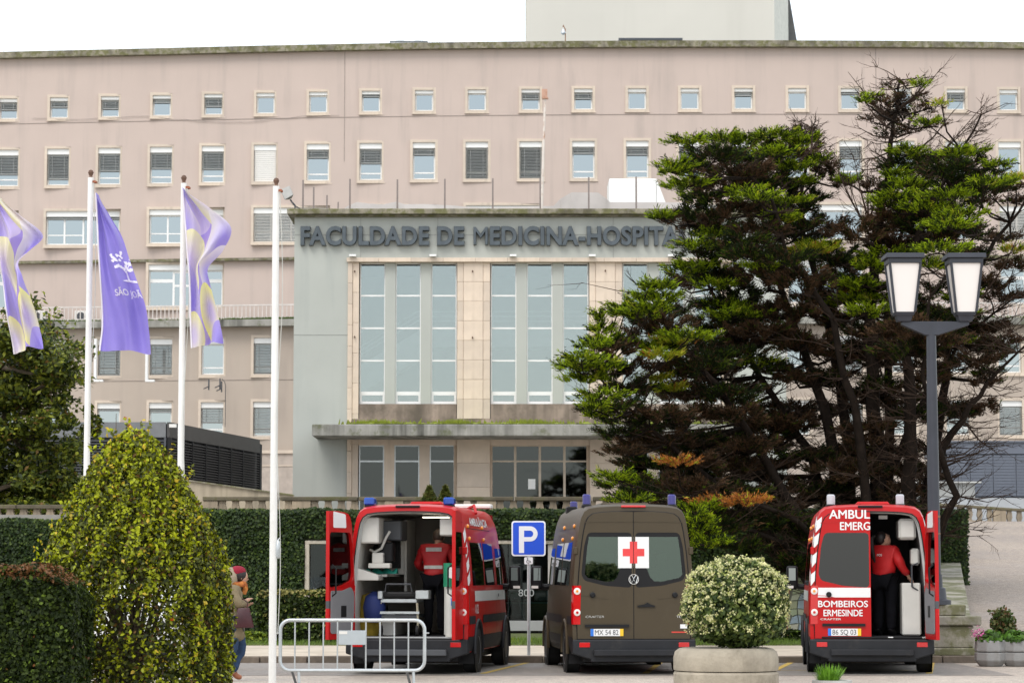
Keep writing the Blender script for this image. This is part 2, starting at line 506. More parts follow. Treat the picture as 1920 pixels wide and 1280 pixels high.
def strip(mb, xs, y0, y1, z0, z1, m=0):
    "a long moulding following the facade"
    for a, b in zip(xs[:-1], xs[1:]):
        ya, yb = YofX(a), YofX(b)
        vs = [(a,ya+y0,z0),(b,yb+y0,z0),(b,yb+y1,z0),(a,ya+y1,z0),(a,ya+y0,z1),(b,yb+y0,z1),(b,yb+y1,z1),(a,ya+y1,z1)]
        mb.add(vs, [(0,3,2,1),(4,5,6,7),(0,1,5,4),(2,3,7,6)], m)
        if a == xs[0]: mb.add(vs, [(3,0,4,7)], m)
        if b == xs[-1]: mb.add(vs, [(1,2,6,5)], m)
SX = [XL]+colX+[XR]
m = MB(); strip(m, SX, -.45, .5, HTOP-.36, HTOP); m.build('cornice', M_cornice, hosp, wloc=HW, fix=False)
m = MB(); strip(m, SX, -.35, .0, Zledge-.16, Zledge); m.build('ledge', M_cornice, hosp, wloc=HW, fix=False)
m = MB(); strip(m, SX, -DL-.75, .0, Zdeck-.42, Zdeck-.04); m.build('balcony_slab', M_conc, hosp, wloc=HW, fix=False)
JM = mat('joint_shadow_grey', (.33,.28,.25), .9)
m = MB(); strip(m, SX, -.03, -.004, R1[0]-.16, R1[0]-.14); m.build('render_joint', JM, hosp, wloc=HW, fix=False)
for x in (xz(646, 200).x, xz(1643, 200).x):
    m = MB(); m.box((x-.02, YofX(x)-.02, R2[1]-1.2), (x+.02, YofX(x)+.01, HTOP-.4)); m.build('render_joint', JM, hosp, wloc=HW, fix=False)
m = MB(); strip(m, SX, -DL-.03, -DL-.004, R5[0]-.18, R5[0]-.16)
for x in ():
    m.box((x-.02, YofX(x)-.02, R2[1]-1.2), (x+.02, YofX(x)+.01, HTOP-.4))
m.build('render_joint', mat('joint_shadow_grey', (.33,.28,.25), .9), hosp, wloc=HW, fix=False)
# granite base courses
m = MB(); strip(m, SX, -DL-.08, -DL-.003, 0, lowz(846)); m.build('base_course', mat('pale_base_render', (.47,.40,.345), .9, streak=((.25,.2,.17), .5, 1.5, .5)), hosp, wloc=HW, fix=False)
m = MB(); strip(m, SX, -DL-.2, -DL-.08, lowz(850), lowz(844)); strip(m, SX, -DL-.12, -DL-.08, lowz(874), lowz(872)); m.build('string_course', M_surround, hosp, wloc=HW, fix=False)
# railing of the long balcony
m = MB(); rl = MB()
x = XL
while x < XR:
    y = YofX(x) - DL - .62
    m.box((x-.025, y-.015, Zdeck-.04), (x+.025, y+.015, Zdeck+.74)); x += .235
strip(rl, SX, -DL-.66, -DL-.59, Zdeck+.74, Zdeck+.82); strip(rl, SX, -DL-.64, -DL-.60, Zdeck+.04, Zdeck+.10)
ra = rl.build('balcony_railing', mat('pale_railing', (.60,.55,.51), .6), hosp, wloc=HW, fix=False)
tag(m.build('railing_bars', MATS['pale_railing'], ra, wloc=HW, fix=False), kind='stuff')
# weeds along the slab edge
m = MB()
for k in range(1500):
    px = rnd.choice([rnd.gauss(90,25), rnd.gauss(480,40), rnd.gauss(530,20), rnd.uniform(60,560), rnd.uniform(60,560), rnd.uniform(1700,2000)])
    p = P(px, 604, Yf(px)-DL-.68); h = rnd.uniform(.04,.16); a = rnd.uniform(-.12,.12)
    m.add([(p.x-.03,p.y-.05,Zdeck-.05),(p.x+.03,p.y-.05,Zdeck-.05),(p.x+a,p.y-.1,Zdeck-.04+h)], [(0,1,2)])
tag(m.build('weeds', leafmat('weed_green', (.10,.17,.03)), hosp, wloc=HW, fix=False), kind='stuff')
# wires, brackets and pipes
m = MB()
for px in (171, 268):
    a = P(px+3, 632, 146); b = P(px+3, 709, 146); m.box((a.x-.07, 146.9, b.z), (a.x+.07, 147.3, a.z)); m.box((a.x-.07, 146.9, b.z-.12), (a.x+.45, 147.3, b.z))
m.build('downpipe', M_white, hosp, wloc=HW)
m = MB()
for px, py in ((390, 720), (411, 718), (414, 724)):
    p = P(px, py, 148); m.tube([p+Vector((0,.4,.3)), p+Vector((0,.4,-.3))], .045, 6); m.tube([p+Vector((0,.4,-.1)), p+Vector((-.25,.1,-.25))], .03, 6)
pts = [P(x, y, Yf(497)-DL-.05) for x, y in ((416,710),(421,715),(423,722),(422,800))]
m.tube(pts, .022, 5)
m.build('wall_bracket', M_anth, hosp, wloc=HW)
m = MB(); pts = []
for k in range(25):
    px = 60 + k*24
    py = [222,224,224,222,220,218,220,224,228,229.5,229,227,222,218,216.5,216.5][min(15, int(k*16/25))]
    pts.append(P(px, py, Yf(px)-.06))
m.tube(pts, .012, 4, cap=False); m.build('sagging_cable', mat('cable_grey', (.3,.26,.24), .8), hosp, wloc=HW)
# floors behind the windows so that the panes do not show a void
m = MB(); strip(m, SX, .9, 1.0, 0, HTOP-.5); strip(m, SX, .4, 14, HTOP-.6, HTOP-.45)
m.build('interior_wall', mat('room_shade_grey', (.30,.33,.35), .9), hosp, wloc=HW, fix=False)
for px in (72, 155):
    ac = thing('air_conditioner', 'outdoor air conditioner unit behind the balcony railing, '+('left one near the flag edge' if px == 72 else 'one just left of the first full flagpole'), 'air conditioner', P(px, 604, Yf(px)-DL+.3))
    m = MB(); m.box((-.45,-.2,0), (.45,.2,.65)); m.build('casing', M_cream, ac, bevel=.02)
    m = MB(); m.lathe([(.24,0),(.24,.02),(.05,.025)], 16, M=Matrix.Translation((-.08,-.2,.33)) @ Matrix.Rotation(R(90),4,'X')); m.build('fan_grille', M_anth, ac)

# ---- tower beyond the roof
TY = 190
tw = thing('tower_building', 'plain pale grey tower rising behind the hospital roof line with a dark sloping right edge', 'building', (XX(1220, TY), TY, 0))
m = MB(); a, b = XX(987, TY, 40), XX(1452, TY, 40); m.box((a, TY, 20), (b, TY+14, 60)); m.build('wall', mat('pale_tower_render', (.60,.575,.52), .9, var=.03, scale=.2, streak=((.50,.48,.43), .4, .5, .5)), tw, wloc=tw.location)
m = MB(); m.prism([(b, TY+.6), (XX(1478, TY+11, 40), TY+11), (XX(1478, TY+11, 40)-3, TY+13.5), (b-2, TY+13.4)], 20, 59.5, 'z'); m.build('side_wall', mat('white_tower_side', (.68,.67,.63), .9), tw, wloc=tw.location)
m = MB(); p = [P(1455,-30,TY+12), P(1474,-30,TY+12), P(1493,80,TY+12), P(1493,110,TY+12), P(1478,110,TY+12), P(1478,80,TY+12), P(1470,40,TY+12)]
m.prism([(q.x, q.z) for q in p], TY+11.5, TY+24, 'y'); m.build('roof_slope', mat('dark_slate', (.12,.12,.12), .8), tw, wloc=tw.location)
m = MB(); q = P(1472, 60, TY+10.5); m.tube([(q.x, q.y, 35), (q.x, q.y, q.z), (q.x+.1, q.y, q.z+1)], .07, 6); m.build('downpipe', M_metal, tw, wloc=tw.location)

# ---- roof equipment
rv = thing('roof_ventilator', 'flat metal cooling unit with two round fan cowls on the roof edge', 'roof unit', P(767, 84, 154))
m = MB(); m.box((-1.15,0,-.6),(1.1,1.2,.22)); m.box((-1.15,-.01,.14),(1.1,1.21,.2), 1); m.build('casing', [mat('pale_cowl',(.45,.47,.47),.5), M_anth], rv)
for dx in (-.55, .55):
    m = MB(); m.lathe([(.42,0),(.42,.06),(.3,.12),(0.01,.14)], 14, (dx,.6,.22)); m.build('fan_cowl', mat('pale_cowl',(.45,.47,.47),.5), rv)
rg = thing('roof_grille', 'low dark slatted vent housing on the roof in front of the pale tower', 'vent', P(1220, 82, 154))
m = MB(); m.box((-1.9,0,.22),(1.9,1,.34)); m.box((-1.9,0,-.6),(-1.82,1,.22)); m.box((1.82,0,-.6),(1.9,1,.22)); m.box((-1.85,.6,-.6),(1.85,.7,.22)); m.build('hood', M_anth, rg)
m = MB()
for k in range(26): m.box((-.75+k*.1,.1,-.6),(-.70+k*.1,.2,.22))
m.build('slats', mat('grille_grey',(.28,.28,.27),.6), rg)
rl_ = thing('roof_lamp', 'small rusty lamp on a thin post on the roof, in front of the pale tower', 'lamp', P(1060, 84, 152))
m = MB(); m.tube([(0,0,-.5),(0,0,.9),(-.12,0,1.15),(-.15,0,1.05)], .03, 6); m.build('post', mat('rust_brown',(.25,.13,.07),.8), rl_)
m = MB(); m.lathe([(.03,.25),(.14,.05),(.15,-.02),(.05,-.12)], 12, (-.12,0,.7)); m.build('lamp_head', M_metal, rl_, smooth=True)

# ================================================================== PORTAL BUILDING
PY = 110.0
def px_(x, y=600): return XX(x, PY, y)
def pz(y): return ZZ(y, PY)
portal = thing('portal_building', 'grey green entrance block with tall stair windows, stone piers and raised lettering', 'building', (px_(1012), PY, 0))
PW = portal.location.copy()
xl, xr = px_(551), px_(1473)
ztop = pz(404)
DEEP = 26
ox0, ox1 = px_(652), px_(1372)
m = MB()
m.box((xl, PY, 0), (ox0, PY+DEEP, ztop)); m.box((ox1, PY, 0), (xr, PY+DEEP, ztop))
m.box((ox0, PY, pz(484)), (ox1, PY+DEEP, ztop))
m.build('wall', M_green, portal, wloc=PW)
JG = mat('joint_green', (.30,.31,.285), .9)
for lo_, hi_ in [((xl, PY-.012, pz(441)), (xr, PY-.002, pz(440)+.012)), ((xl, PY-.012, pz(628)), (ox0, PY-.002, pz(627.3)))]+[((px_(x), PY-.0125, pz(484)), (px_(x)+.02, PY-.0025, ztop)) for x in (675, 820, 1150)]:
    m = MB(); m.box(lo_, hi_); m.build('render_joint', JG, portal, wloc=PW)
m = MB(); m.box((xl-.28, PY-.5, ztop), (xr+.28, PY+DEEP, pz(394))); m.box((xl-.12,PY-.25,ztop-.08),(xr+.12,PY-.0,ztop)); m.build('cornice', M_cornice, portal, wloc=PW, bevel=.02)
m = MB(); m.box((xl+.3, PY+.5, pz(394)-.2), (xr-.3, PY+DEEP-.3, pz(394)+.03)); m.build('roof', M_conc, portal, wloc=PW)
# stone lintel and jambs with joints
def blocks(name, x0, x1, z0, z1, y0, y1, nz, nx=1, mt=None, jit=0):
    gap = .0035
    for i in range(nx):
        for j in range(nz):
            a, b = x0+(x1-x0)*i/nx, x0+(x1-x0)*(i+1)/nx
            c, d = z0+(z1-z0)*j/nz, z0+(z1-z0)*(j+1)/nz
            mm = MB(); mm.box((a+gap-(a+b)/2, y0-PY+rnd.uniform(0,.008), c+gap-(c+d)/2), (b-gap-(a+b)/2, y1-PY, d-gap-(c+d)/2))
            mm.build(name, mt or M_stone, portal, loc=((a+b)/2-PW.x, PY-PW.y, (c+d)/2), bevel=.008)
m = MB(); m.box((ox0+.02, PY+.35, 0), (ox1-.02, PY+.36, pz(757)-.02)); 
# backing (dark joints) behind piers is built per pier
piers = [(652,673,3),(857,919,1),(1105,1167,1),(1352,1372,3)]
zb_, zt_ = pz(785), pz(492)
groups = [(674, 856), (920, 1104), (1168, 1351)]
bk = MB()
for a, b, k in piers:
    bk.box((px_(a)+.01, PY+.04, 0), (px_(b)-.01, PY+.5, zt_))
    if k == 3:
        xa, xb = px_(a), px_(b)
        blocks('stone_block', xa, xa+(xb-xa)*.42, 3.2, zt_, PY-.10, PY+.06, 13)
        blocks('stone_block', xa+(xb-xa)*.42, xb, 3.2, zt_, PY-.03, PY+.06, 9)
    else:
        xa, xb = px_(a), px_(b)
        blocks('stone_block', xa, xa+.27, zb_, zt_, PY-.02, PY+.06, 8)
        blocks('stone_block', xa+.27, xb-.3, zb_, zt_, PY-.06, PY+.06, 8)
        blocks('stone_block', xb-.3, xb, zb_, zt_, PY-.02, PY+.06, 8)
        blocks('stone_block', xa, xb, 3.2, pz(822), PY+.0, PY+.06, 4)
        bk.box((xa-.13, PY+.13, 3.2), (xb+.10, PY+.6, pz(830)))
bk.build('pier_core', mat('joint_mortar', (.46,.36,.27), .95), portal, wloc=PW)
m = MB(); blocks('lintel_stone', ox0-.05, ox1+.05, pz(492), pz(484), PY-.22, PY+.4, 1, 12)
m = MB()
for g0, g1 in groups:
    m.box((px_(g0)+.002, PY+.02, zb_), (px_(g1)-.002, PY+.5, pz(757)))
m.build('parapet_panel', M_stonedirty, portal, wloc=PW)
pf = MB(); pf.box((ox0, PY-.03, pz(793)), (ox1, PY+.3, zb_)); pf.build('parapet_base', M_stonedirty, portal, wloc=PW)
# window groups
def wgroup(g0, g1):
    x0, x1 = px_(g0), px_(g1)
    w_pane = px_(722)-px_(675); w_mul = px_(741)-px_(722)
    tot = 3*w_pane+2*w_mul
    s = (x1-x0)/tot
    w_pane *= s; w_mul *= s
    x = x0
    for k in range(3):
        if k: 
            mm = MB(); mm.box((x, PY+.12, pz(757)), (x+w_mul, PY+.5, zt_)); mm.build('mullion_pier', M_green, portal, wloc=PW, bevel=.01); x += w_mul
        xa, xb = x, x+w_pane
        fr = MB()
        ring(fr, xa, xb, pz(757), zt_, .045, PY+.30, PY+.40)
        for yy in (553, 614, 675): fr.box((xa+.045, PY+.30, pz(yy)-.035), (xb-.045, PY+.40, pz(yy)+.035))
        fr.box((xa+.045, PY+.295, pz(740)), (xb-.045, PY+.40, pz(733))); fr.box((xa+.045, PY+.295, pz(756)), (xb-.045, PY+.40, pz(751.5)))
        fr.box((xa+.045, PY+.296, pz(751.5)), (xa+.10, PY+.40, pz(740))); fr.box((xb-.10, PY+.296, pz(751.5)), (xb-.045, PY+.40, pz(740)))
        fo = fr.build('window', M_white, portal, wloc=PW)
        for ya, yb in ((496,553),(553,614),(614,675),(675,736),(738,752)):
            pm = MB(); pm.box((xa+.03, PY+.34, pz(yb)+.02), (xb-.03, PY+.345, pz(ya)-.02)); pm.build('pane', M_paneP, fo, wloc=PW)
        x += w_pane
    # ground floor below the canopy
for g0, g1 in groups: wgroup(g0, g1)
gf = MB(); zc = pz(815)
gf.box((ox0+.01, PY+.1, pz(834)), (ox1-.01, PY+.5, zc+.2))
gf.build('transom_wall', M_stone, portal, wloc=PW)
def gfgroup(g0, g1, door):
    x0, x1 = px_(g0), px_(g1)
    M_fr = mat('beige_window_frame', (.50,.42,.33), .6)
    n = 4 if door else 3
    if door:
        spans = [(x0+(x1-x0)*k/4, x0+(x1-x0)*(k+1)/4) for k in range(4)]
    else:
        spans = [(px_(675+o)+ (x0-px_(675)), px_(722+o)+(x0-px_(675))) for o in (0, 66, 132)]
        for a, b in ((spans[0][1], spans[1][0]), (spans[1][1], spans[2][0])):
            mm = MB(); mm.box((a, PY+.1, 3.2), (b, PY+.5, pz(834))); mm.build('ground_floor_pier', M_stone, portal, wloc=PW, bevel=.01)
    for k, (a, b) in enumerate(spans):
        fr = MB(); ring(fr, a, b, 3.2, pz(834), .05, PY+.2, PY+.3); fr.box((a+.05, PY+.2, pz(865.5)), (b-.05, PY+.3, pz(862.5)))
        fo = fr.build('door' if door and k in (1, 2) else 'window', M_fr if door else M_metal, portal, wloc=PW)
        for c, d in ((pz(863), pz(834)), (3.2, pz(865))):
            pm = MB(); pm.box((a+.03, PY+.24, c), (b-.03, PY+.25, d)); pm.build('pane', M_darkglass, fo, wloc=PW)
        if door and k == 1:
            pm = MB(); q = P(997, 907, PY+.2); pm.box((q.x-.15, PY+.18, q.z-.21), (q.x+.15, PY+.186, q.z+.21)); pm.build('paper_notice', M_white, fo, wloc=PW)
for k, (g0, g1) in enumerate(groups): gfgroup(g0, g1, k == 1)
# interior stair hall
iw = MB()
iw.box((ox0-1, PY+7, 3), (ox1+1, PY+7.1, ztop-1)); iw.box((ox0-1, PY+.55, pz(815)), (ox1+1, PY+7, pz(812)+.1)); iw.box((ox0-1,PY+.55,ztop-1.1),(ox1+1,PY+7,ztop-.9))
iw.box((ox0-1.1,PY+.6,3),(ox0-1,PY+7,ztop-1)); iw.box((ox1+1,PY+.6,3),(ox1+1.1,PY+7,ztop-1))
iw.build('interior_wall', mat('hall_wall', (.44,.47,.47), .9), portal, wloc=PW)
lf = MB(); lf.box((ox0-1, PY+6.5, 3.1), (ox1+1, PY+6.6, pz(815)-.1)); lf.build('lobby_wall', mat('lobby_dark', (.055,.052,.05), .8), portal, wloc=PW)  # dark colour replaces mirrored trees behind the ground floor glass
st = MB()
stw = mat('stair_white', (.80,.84,.84), .6)
def band(pts, th, y):   # an inclined band between two pixel ends
    (ax, ay), (bx, by) = pts
    a, b = P(ax, ay, y), P(bx, by, y)
    st.add([(a.x,y,a.z-th),(b.x,y,b.z-th),(b.x,y,b.z),(a.x,y,a.z),(a.x,y+1.6,a.z-th),(b.x,y+1.6,b.z-th),(b.x,y+1.6,b.z),(a.x,y+1.6,a.z)],
           [(0,1,2,3),(4,7,6,5),(0,4,5,1),(3,2,6,7)])
yy = PY+1.3
band([(640,705),(790,617)], 1.2, yy); band([(790,617),(1300,617)], .75, yy)
st.build('stair_flight', stw, portal, wloc=PW)
m = MB()
for k in range(3):
    o = k*9
    m.tube([P(640,672+o*.8,yy), P(782,584+o,yy), P(1300,584+o,yy)], .03, 5)
for x in range(800, 1300, 62): m.tube([P(x,617,yy), P(x,584,yy)], .02, 5)
m.build('handrail', stw, portal, wloc=PW)
# canopy
cz0, cz1 = ZZ(817, PY-2.9), ZZ(795, PY-2.9)
cx0, cx1 = XX(585, PY-2.9, 800), XX(1439, PY-2.9, 800)
m = MB(); m.box((cx0, PY-2.9, cz0), (cx1, PY-.002, cz1)); m.build('canopy', M_conc, portal, wloc=PW, bevel=.03)
m = MB()
m.grid(lambda u, v: (cx0+1.6+u*(cx1-cx0-1.9), PY-2.86+v*2.5, cz1+.02+.07*abs(math.sin(u*57)+.7*math.sin(u*131+2)+.5*math.sin(u*23))*(1-abs(2*v-1)**4)), 220, 6)
for k in range(1500):
    x = rnd.choice([rnd.gauss(XX(702,108),.45), rnd.gauss(XX(855,108),.4), rnd.gauss(XX(1000,108),.5), rnd.uniform(cx0+1,cx1-1)]); y = PY-rnd.uniform(1.5,2.8); h = rnd.uniform(.05,.28)
    m.add([(x-.04,y,cz1),(x+.04,y,cz1),(x+rnd.uniform(-.1,.1),y-.05,cz1+h)], [(0,1,2)])
tag(m.build('canopy_moss', M_moss, portal, wloc=PW, fix=False), kind='stuff')
# little spotlights over the lintel, wall hooks
for x in (662, 812, 962, 1110, 1258):
    m = MB(); q = P(x, 481, PY-.1); m.box((q.x-.14,PY-.5,q.z-.03),(q.x+.14,PY-.1,q.z+.05)); m.box((q.x+.0,PY-.12,q.z-.02),(q.x+.04,PY,q.z+.02)); m.build('strip_light', M_white, portal, wloc=PW)
for x, y in ((665,508),(886,508),(1135,507),(665,631),(886,632),(1135,631)):
    m = MB(); q = P(x, y, PY-.1); m.tube([(q.x,PY+.02,q.z),(q.x,PY-.14,q.z),(q.x,PY-.14,q.z-.06)], .03, 6); m.build('iron_hook', mat('rusted_iron',(.10,.055,.035),.8), portal, wloc=PW)
# raised letters
TXT = 'FACULDADE DE MEDICINA-HOSPITAL'
full, (ta, tb) = text_mb(TXT, 1, .1, .022, 1.06)
capz = [v[2] for v in text_mb('H', 1, .1, .035)[0].v]
xw0, xw1 = px_(566, 440), px_(1293, 440)
zl0, zl1 = pz(461), pz(426)
sx = (xw1-xw0)/(tb-ta); sz = (zl1-zl0)/(max(capz)-min(capz))
M_let = mat('weathered_zinc', (.080,.096,.108), .40, .35, var=.22, scale=3, bump=.1, streak=((.06,.07,.08),.7,6,.45))
acc = 0
for i, ch in enumerate(TXT):
    if ch == ' ': continue
    pre, (pa, pb) = text_mb(TXT[:i+1], 1, .1, .022, 1.06)
    one, (qa, qb) = text_mb(ch, 1, .1, .0 if ch == 'M' else .03, 1.06, bev=.016)
    shift = pb-qb
    mm = MB()
    mm.add([((v[0]-(qa+qb)/2)*sx, v[1]*2.2-.13, (v[2]-min(capz))*sz) for v in one.v], one.f)
    mm.build('letter', M_let, portal, loc=(xw0+(shift+(qa+qb)/2-ta)*sx-PW.x, PY-PW.y, zl0))
# roof posts
for x, yt in ((568,337),(656,335),(745,336),(834,335),(924,334),(1013,333),(1104,332),(1193,331),(1282,331),(1371,331)):
    q = P(x, 394, PY+.1); m = MB(); m.box((-.035,-.035,-.02),(.035,.035,P(x,yt,PY).z-q.z)); m.box((-.09,-.09,-.02),(.09,.09,.04)); m.build('roof_post', mat('dull_post',(.22,.185,.17),.7), portal, loc=Vector((q.x,q.y,q.z))-PW)
for k, (x, yt) in enumerate(((588,351),(613,366),(634,379))):
    Yd = (116,126,137)[k]
    q = P(x, 394, Yd); m = MB(); m.box((-.035,-.035,pz(394)-q.z),(.035,.035,P(x,yt,Yd).z-q.z)); m.build('roof_post', MATS['dull_post'], portal, loc=Vector((q.x,q.y,q.z))-PW)

# ---- things on the portal roof
RZ = pz(394)+.03
sp = thing('floodlight', 'grey floodlight on a bent bracket at the left corner of the portal roof', 'floodlight', (XX(553,PY,390), PY, RZ))
m = MB(); m.tube([(0,0,0),(0,0,.18),(-.12,0,.3),(-.2,0,.42)], .035, 6); m.tube([(.25,0,.0),(-.1,0,.22)], .025, 6); m.build('bracket', M_anth, sp)
m = MB(); Mx = Matrix.Translation((-.28,-.05,.6)) @ Matrix.Rotation(R(-24),4,'Y') @ Matrix.Rotation(R(-20),4,'X')
m.add([(-.22,-.2,-.26),(.22,-.2,-.2),(.22,-.2,.3),(-.22,-.2,.3),(-.08,.2,-.1),(.08,.2,-.1),(.08,.2,.12),(-.08,.2,.12)], [(0,1,2,3),(4,7,6,5),(0,4,5,1),(1,5,6,2),(2,6,7,3),(3,7,4,0)], M=Mx); m.build('lamp_head', mat('flood_grey',(.25,.25,.24),.5,.4), sp, bevel=.02)
mast = thing('roof_mast', 'thin rusty white mast with an orange rust box on top, standing on the portal roof', 'mast', (XX(1015,PY+2,393), PY+2, RZ))
q0 = Vector(mast.location); q1 = P(1022,186,PY+2)
m = MB(); m.tube([(0,0,0), q1-q0], [.065,.045], 8); m.build('pole', M_rust, mast, smooth=True)
m = MB(); d = q1-q0; m.box((d.x-.14,-.1,d.z+.06),(d.x+.10,.1,d.z+.42)); m.box((d.x-.13,-.12,d.z),(d.x+.14,.12,d.z+.05)); m.build('top_box', mat('rust_orange_box',(.50,.30,.22),.8, dirt=((.3,.12,.05),4,.5,.8)), mast)
hut = thing('rooftop_cabin', 'white panelled plant cabin on the portal roof beside its slanted air intake', 'cabin', (XX(1187,PY+6,385), PY+6, RZ))
q = [XX(1142,PY+6,350)-hut.location.x, XX(1231,PY+6,350)-hut.location.x]; zt = ZZ(335,PY+6)-RZ
m = MB(); m.box((q[0],0,.25),(q[1],2.4,zt)); m.build('cabin_panel', M_white, hut, bevel=.03)
m = MB(); m.box((q[0]-.02,-.02,0),(q[1]+.9,2.5,.25)); m.build('plinth', M_cream, hut)
m = MB(); a = q[1]; m.add([(a,0,zt),(a,0,.3),(a+.55,0,.75),(a+.12,0,.85+.0),(a,1.6,zt),(a,1.6,.3),(a+.55,1.6,.75)], [(0,1,2),(4,6,5),(0,2,6,4),(1,5,6,2)]); m.build('intake_hood', M_white, hut)
m = MB(); c = XX(1241,PY+6,360)-hut.location.x; m.prism([(c-.26,.72),(c,.4),(c+.25,.8),(c,1.08)], -.06, .5, 'y'); m.tube([(c,.2,0),(c,.2,.5)], .05, 6); m.build('intake_grille', M_anth, hut)
m = MB()
for x in (q[0]+.5, q[1]-.45): m.box((x-.05,-.03,.45),(x+.05,.001,.5))
m.build('latch', M_anth, hut)
pp = thing('roof_sheeting', 'heaps of translucent white plastic sheeting along the portal roof edge', 'plastic sheeting', (XX(940,PY+3,390), PY+3, RZ))
sheet_m = mat('milky_sheet', (.56,.52,.49), .35, var=.08, scale=1.2, transl=.3)
prof = [(640,394),(652,384),(668,380),(690,381),(720,383),(745,379),(760,382),(795,383),(850,386),(900,389),(1000,388),(1040,386),(1052,372),(1070,362),(1090,360),(1120,361),(1136,372),(1146,378),(1280,380),(1300,388)]
m = MB(); vs = []
for k, (x, y) in enumerate(prof):
    p0 = P(x, y, PY+3); z = p0.z-RZ
    vs += [(p0.x-pp.location.x, -.25+.2*math.sin(k*1.7), -.03), (p0.x-pp.location.x+.05*math.sin(k), .0+.18*math.sin(k*2.3), max(0,z)), (p0.x-pp.location.x, .9+.2*math.sin(k), max(0,z*.8)), (p0.x-pp.location.x, 1.7, -.03)]
fs = [(4*k+j, 4*k+j+1, 4*k+j+5, 4*k+j+4) for k in range(len(prof)-1) for j in range(3)]
m.add(vs, fs); m.build('sheet', sheet_m, pp, smooth=True)
m = MB(); a = P(870, 388, PY+4); 
m.box((a.x-1.2-pp.location.x,1.9,0),(a.x+3.2-pp.location.x,2.0,.18)); m.build('batten', M_cornice, pp)
m = MB(); q = P(720, 388, PY+2.4)
for k in range(90):
    dx, h = rnd.gauss(0,.12), rnd.uniform(.1,.32)
    m.add([(dx-.02,0,0),(dx+.02,0,0),(dx+rnd.uniform(-.1,.1),rnd.uniform(-.1,.1),h)], [(0,1,2)])
tag(m.build('roof_weed', leafmat('olive_weed',(.22,.21,.06)), loc=(q.x,q.y,RZ), fix=False), 'tuft of olive weeds growing at the plastic sheeting on the portal roof', 'weeds')
# ================================================================== GROUND
KY = 48.1
def asphalt(name, c1, c2, sc_=1.0, rough=.75):
    m, nt, b = newmat(name)
    n1 = nnoise(nt, .35, 5); n2 = nnoise(nt, 60*sc_, 3); n3 = nnoise(nt, 6, 4)
    a = ramp(nt, n1.outputs['Fac'], .35, c1, .65, c2).outputs[0]
    sp_ = ramp(nt, n2.outputs['Fac'], .35, (.55,.55,.55), .68, (1.5,1.48,1.42)).outputs[0]
    a = mixc(nt, 1, a, sp_, 'MULTIPLY')
    s3 = ramp(nt, n3.outputs['Fac'], .35, (.82,.82,.82), .65, (1.15,1.14,1.12)).outputs[0]
    a = mixc(nt, 1, a, s3, 'MULTIPLY')
    nt.links.new(a, b.inputs['Base Color'])
    r = ramp(nt, n1.outputs['Fac'], .4, (rough-.25,)*3, .6, (rough+.1,)*3); nt.links.new(r.outputs[0], b.inputs['Roughness'])
    bp = nt.nodes.new('ShaderNodeBump'); bp.inputs['Strength'].default_value = .5; bp.inputs['Distance'].default_value = .01
    nt.links.new(n2.outputs['Fac'], bp.inputs['Height']); nt.links.new(bp.outputs[0], b.inputs['Normal'])
    return m
M_road = asphalt('worn_asphalt', (.36,.315,.275), (.45,.40,.35))
M_bay = asphalt('dark_bay_asphalt', (.215,.195,.18), (.27,.25,.23))  # darker grey asphalt across the parking bays
M_ramp = asphalt('ramp_asphalt', (.26,.215,.185), (.33,.28,.24), .5)
M_pave = mat('sandy_paving', (.50,.43,.34), .9, var=.14, scale=1.4, bump=.3, bscale=40, dirt=((.22,.18,.13), .8, .5, .5))
M_kerb = mat('granite_kerb', (.14,.115,.09), .9, var=.25, scale=5, bump=.4, bscale=20, perobj=.15, dirt=((.05,.045,.04), 1.5, .48, .8))
M_grass = mat('grass_soil', (.09,.11,.03), 1, var=.4, scale=3, bump=.6, bscale=25)
m = MB(); m.add([(-400,-120,-.03),(400,-120,-.03),(400,900,-.03),(-400,900,-.03)], [(0,1,2,3)])
tag(m.build('ground', M_grass), kind='structure')
m = MB(); m.add([(-90,-90,-.004),(90,-90,-.004),(90,KY,-.004),(-90,KY,-.004)], [(0,1,2,3)])
tag(m.build('road', M_road), kind='structure')
m = MB(); m.add([(-5.2,42.2,0),(8.0,42.2,0),(8.0,KY,0),(-5.2,KY,0)], [(0,1,2,3)])
tag(m.build('parking_bay_surface', M_bay), kind='structure')
M_yel = mat('worn_yellow_paint', (.58,.40,.08), .8, var=.15, scale=8, dirt=((.20,.18,.15), 9, .5, .7))
yl = tag(link('bay_markings', None), kind='structure')
def line(ax, ay, bx, by, w_=.11):
    a, b = Vector((ax, ay, 0)), Vector((bx, by, 0)); d = (b-a).normalized(); n = Vector((-d.y, d.x, 0))*w_/2
    mm = MB(); mm.add([(*(a-n)[:2], .004),(*(a+n)[:2], .004),(*(b+n)[:2], .004),(*(b-n)[:2], .004)], [(0,1,2,3)])
    mm.build('painted_line', M_yel, yl)
for px0, py0, px1, py1 in ((905,1262,987,1242),(1440,1262,1490,1238),(1742,1262,1748,1238),(1210,1262,1240,1240)):
    ya, yb = ground_y(py0), ground_y(py1); line(XX(px0,ya,py0), ya, XX(px1,yb,py1), yb)
line(XX(1442,ground_y(1256),1256), ground_y(1256), XX(1752,ground_y(1256),1256), ground_y(1256), .06)
kb = tag(link('kerb', None), kind='structure')
x = -24.0; k = 0
while x < 24:
    L = rnd.uniform(.85, 1.25)
    mm = MB(); mm.box((-L/2+.008, 0, -.02), (L/2-.008, .26, .118+rnd.uniform(-.006,.008))); mm.build('kerb_stone', M_kerb, kb, loc=(x+L/2, KY+rnd.uniform(-.012,.012), 0), bevel=.015)
    x += L
